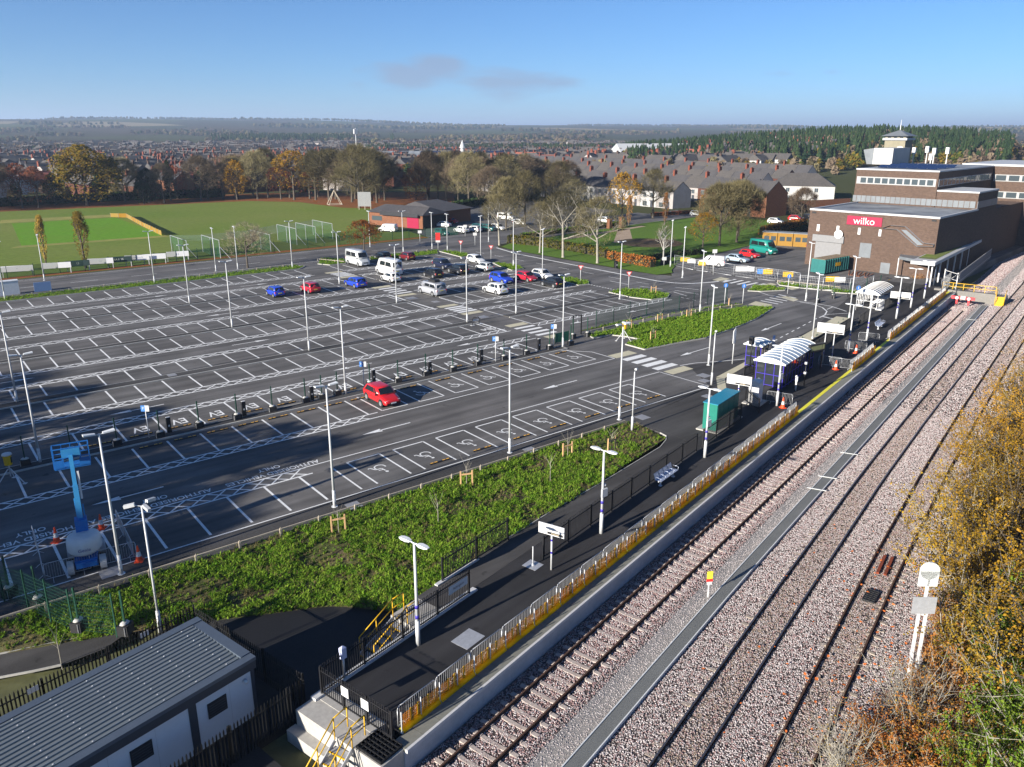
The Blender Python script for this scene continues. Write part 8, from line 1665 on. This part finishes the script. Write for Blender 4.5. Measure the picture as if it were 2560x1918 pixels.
# ------------------------------------------------------------------ haze over the town and hills
vm_ = bpy.data.materials.new('haze_air'); vm_.use_nodes = True; vn = vm_.node_tree; vn.nodes.clear(); vo_ = vn.nodes.new('ShaderNodeOutputMaterial'); pv = vn.nodes.new('ShaderNodeVolumePrincipled'); pv.inputs['Color'].default_value = (0.56,0.72,0.98,1); pv.inputs['Density'].default_value = 0.00016; pv.inputs['Anisotropy'].default_value = 0.15; vn.links.new(pv.outputs[0], vo_.inputs['Volume'])
tag(MB().box(-16000,27000,-4000,26000,LOW-1.2,190).build('haze', vm_), 'thin pale haze over the town and hills', 'haze', kind='stuff')

# ------------------------------------------------------------------ small road furniture
def road_sign(p, h, kind, label, rz=-0.5):
    r = thing('road_sign', label, 'sign', p, rz); MB().cyl((0,0,0),(0,0,h),0.045,0.045,8).build('post', WHITE_P, r, True)
    if kind == 'give':
        MB().add([(-0.45,-0.05,h),(0.45,-0.05,h),(0,-0.05,h-0.78)],[(0,2,1)]).build('red_border', REDP, r); MB().add([(-0.30,-0.058,h-0.08),(0.30,-0.058,h-0.08),(0,-0.058,h-0.60)],[(0,2,1)]).build('white_centre', SIGNW, r)
    elif kind == 'blue': MB().cyl((0,-0.05,h),(0,-0.03,h),0.32,0.32,16).build('disc', SIGNB, r); MB().box(-0.05,0.05,-0.058,-0.051,h-0.18,h+0.18).build('arrow', SIGNW, r)
    elif kind == 'red': MB().box(-0.45,0.45,-0.06,-0.03,h-1.5,h).build('panel', REDP, r); MB().box(-0.45,0.45,-0.06,-0.03,h-1.9,h-1.51).build('lower_panel', SIGNW, r)
    else: MB().box(-0.4,0.4,-0.06,-0.03,h-0.6,h).build('panel', SIGNW, r)
for f_, x, y, h, k, l in ((T2,1768,1158,2.6,'give','red and white give way sign at the top of the access road'),(T2,2028,1198,2.5,'give','give way sign on the island behind the white hatchback'),(T3,590,1395,2.6,'give','give way sign on the island by the black hatchback'),(T3,1005,1455,2.6,'give','give way sign on the island at the foot of the access road'),(T2,1572,1130,3.6,'red','red and white board sign beside the road'),(T2,1415,1050,2.4,'panel','pale sign panel in front of the green netting'),(T2,1890,1080,2.6,'panel','small pale sign at the road junction'),(T2,1805,1005,2.6,'panel','small pale sign by the club parking'),(S4,352,380,2.6,'blue','round blue sign on the drive side of the parking rows'),(S4,495,385,2.6,'blue','round blue sign by the mesh fence end'),(S4,852,300,2.6,'blue','blue direction sign behind the green island'),(T4,755,1640,3.0,'blue','round blue sign by the ramp'),(T3,1735,1335,4.2,'panel','white sign on a tall post at the site fence'),(T4,325,1240,3.4,'give','red triangular sign at the store corner'),(T3,1310,1260,1.6,'panel','small white plate sign beside the beech hedge')): road_sign(f_(x,y), h, k, l)
bn = thing('litter_bin', 'black litter bin on the lawn verge', 'bin', T3(895,1280)); MB().cyl((0,0,0.1),(0,0,1.1),0.32,0.34,12).cyl((0,0,1.15),(0,0,1.3),0.38,0.2,12).build('body', BLACK, bn); MB().box(-0.1,0.1,-0.36,-0.33,0.5,0.75).build('label_plate', SIGNW, bn)
tk = thing('tractor', 'blue tractor with trailer parked beside the clubhouse', 'tractor', T2(1700,825), 0.9); TB = paint((0.02,0.05,0.28),'tractor_blue')
MB().box(-0.2,2.2,-0.45,0.45,0.9,1.7).build('bonnet', TB, tk); MB().box(-1.5,-0.2,-0.75,0.75,1.0,1.6).build('body', TB, tk); MB().box(-1.4,-0.1,-0.72,0.72,1.6,2.75).build('cab_glass', GLASS, tk); MB().box(-1.55,0.05,-0.85,0.85,2.75,2.95).build('roof', SIGNW, tk)
for x, rr2 in ((-0.9,0.95),(1.6,0.62)):
    for y in (-1.0,1.0):
        w_ = MB().cyl((x,y-0.25,rr2),(x,y+0.25,rr2),rr2,rr2,20).build('wheel', TYRE, tk); MB().cyl((x,y-0.27,rr2),(x,y+0.27,rr2),rr2*0.5,rr2*0.5,14).build('rim', SIGNW, w_)
tl = thing('trailer', 'low rusty trailer hitched behind the blue tractor', 'trailer', T2(1810,850), 0.9); MB().box(-2.2,2.0,-1.0,1.0,0.9,1.1).box(-2.2,2.0,-1.0,-0.92,1.1,1.7).build('deck', mat('trailer_brown',(0.14,0.085,0.06),rough=.8,var=.2), tl); MB().beam((0.2,0,1.2),(1.2,0,3.0),0.3,0.4).build('loader_arm', ORANGE, tl)
for x in (-0.6,0.5):
    for y in (-1.05,1.05): MB().cyl((x,y-0.15,0.45),(x,y+0.15,0.45),0.45,0.45,16).build('wheel', TYRE, tl)
gp = thing('gate_pier', 'pair of orange brick gate piers at the park entrance', 'gate pier', T3(840,940)); MB().box(-0.5,0.5,-0.5,0.5,0,2.2).box(-0.6,0.6,-0.6,0.6,2.2,2.4).build('pier', ORBR, gp); q = T3(945,935)-T3(840,940); MB(Matrix.Translation(q)).box(-0.5,0.5,-0.5,0.5,0,2.6).box(-0.6,0.6,-0.6,0.6,2.6,2.8).build('pier', ORBR, gp)
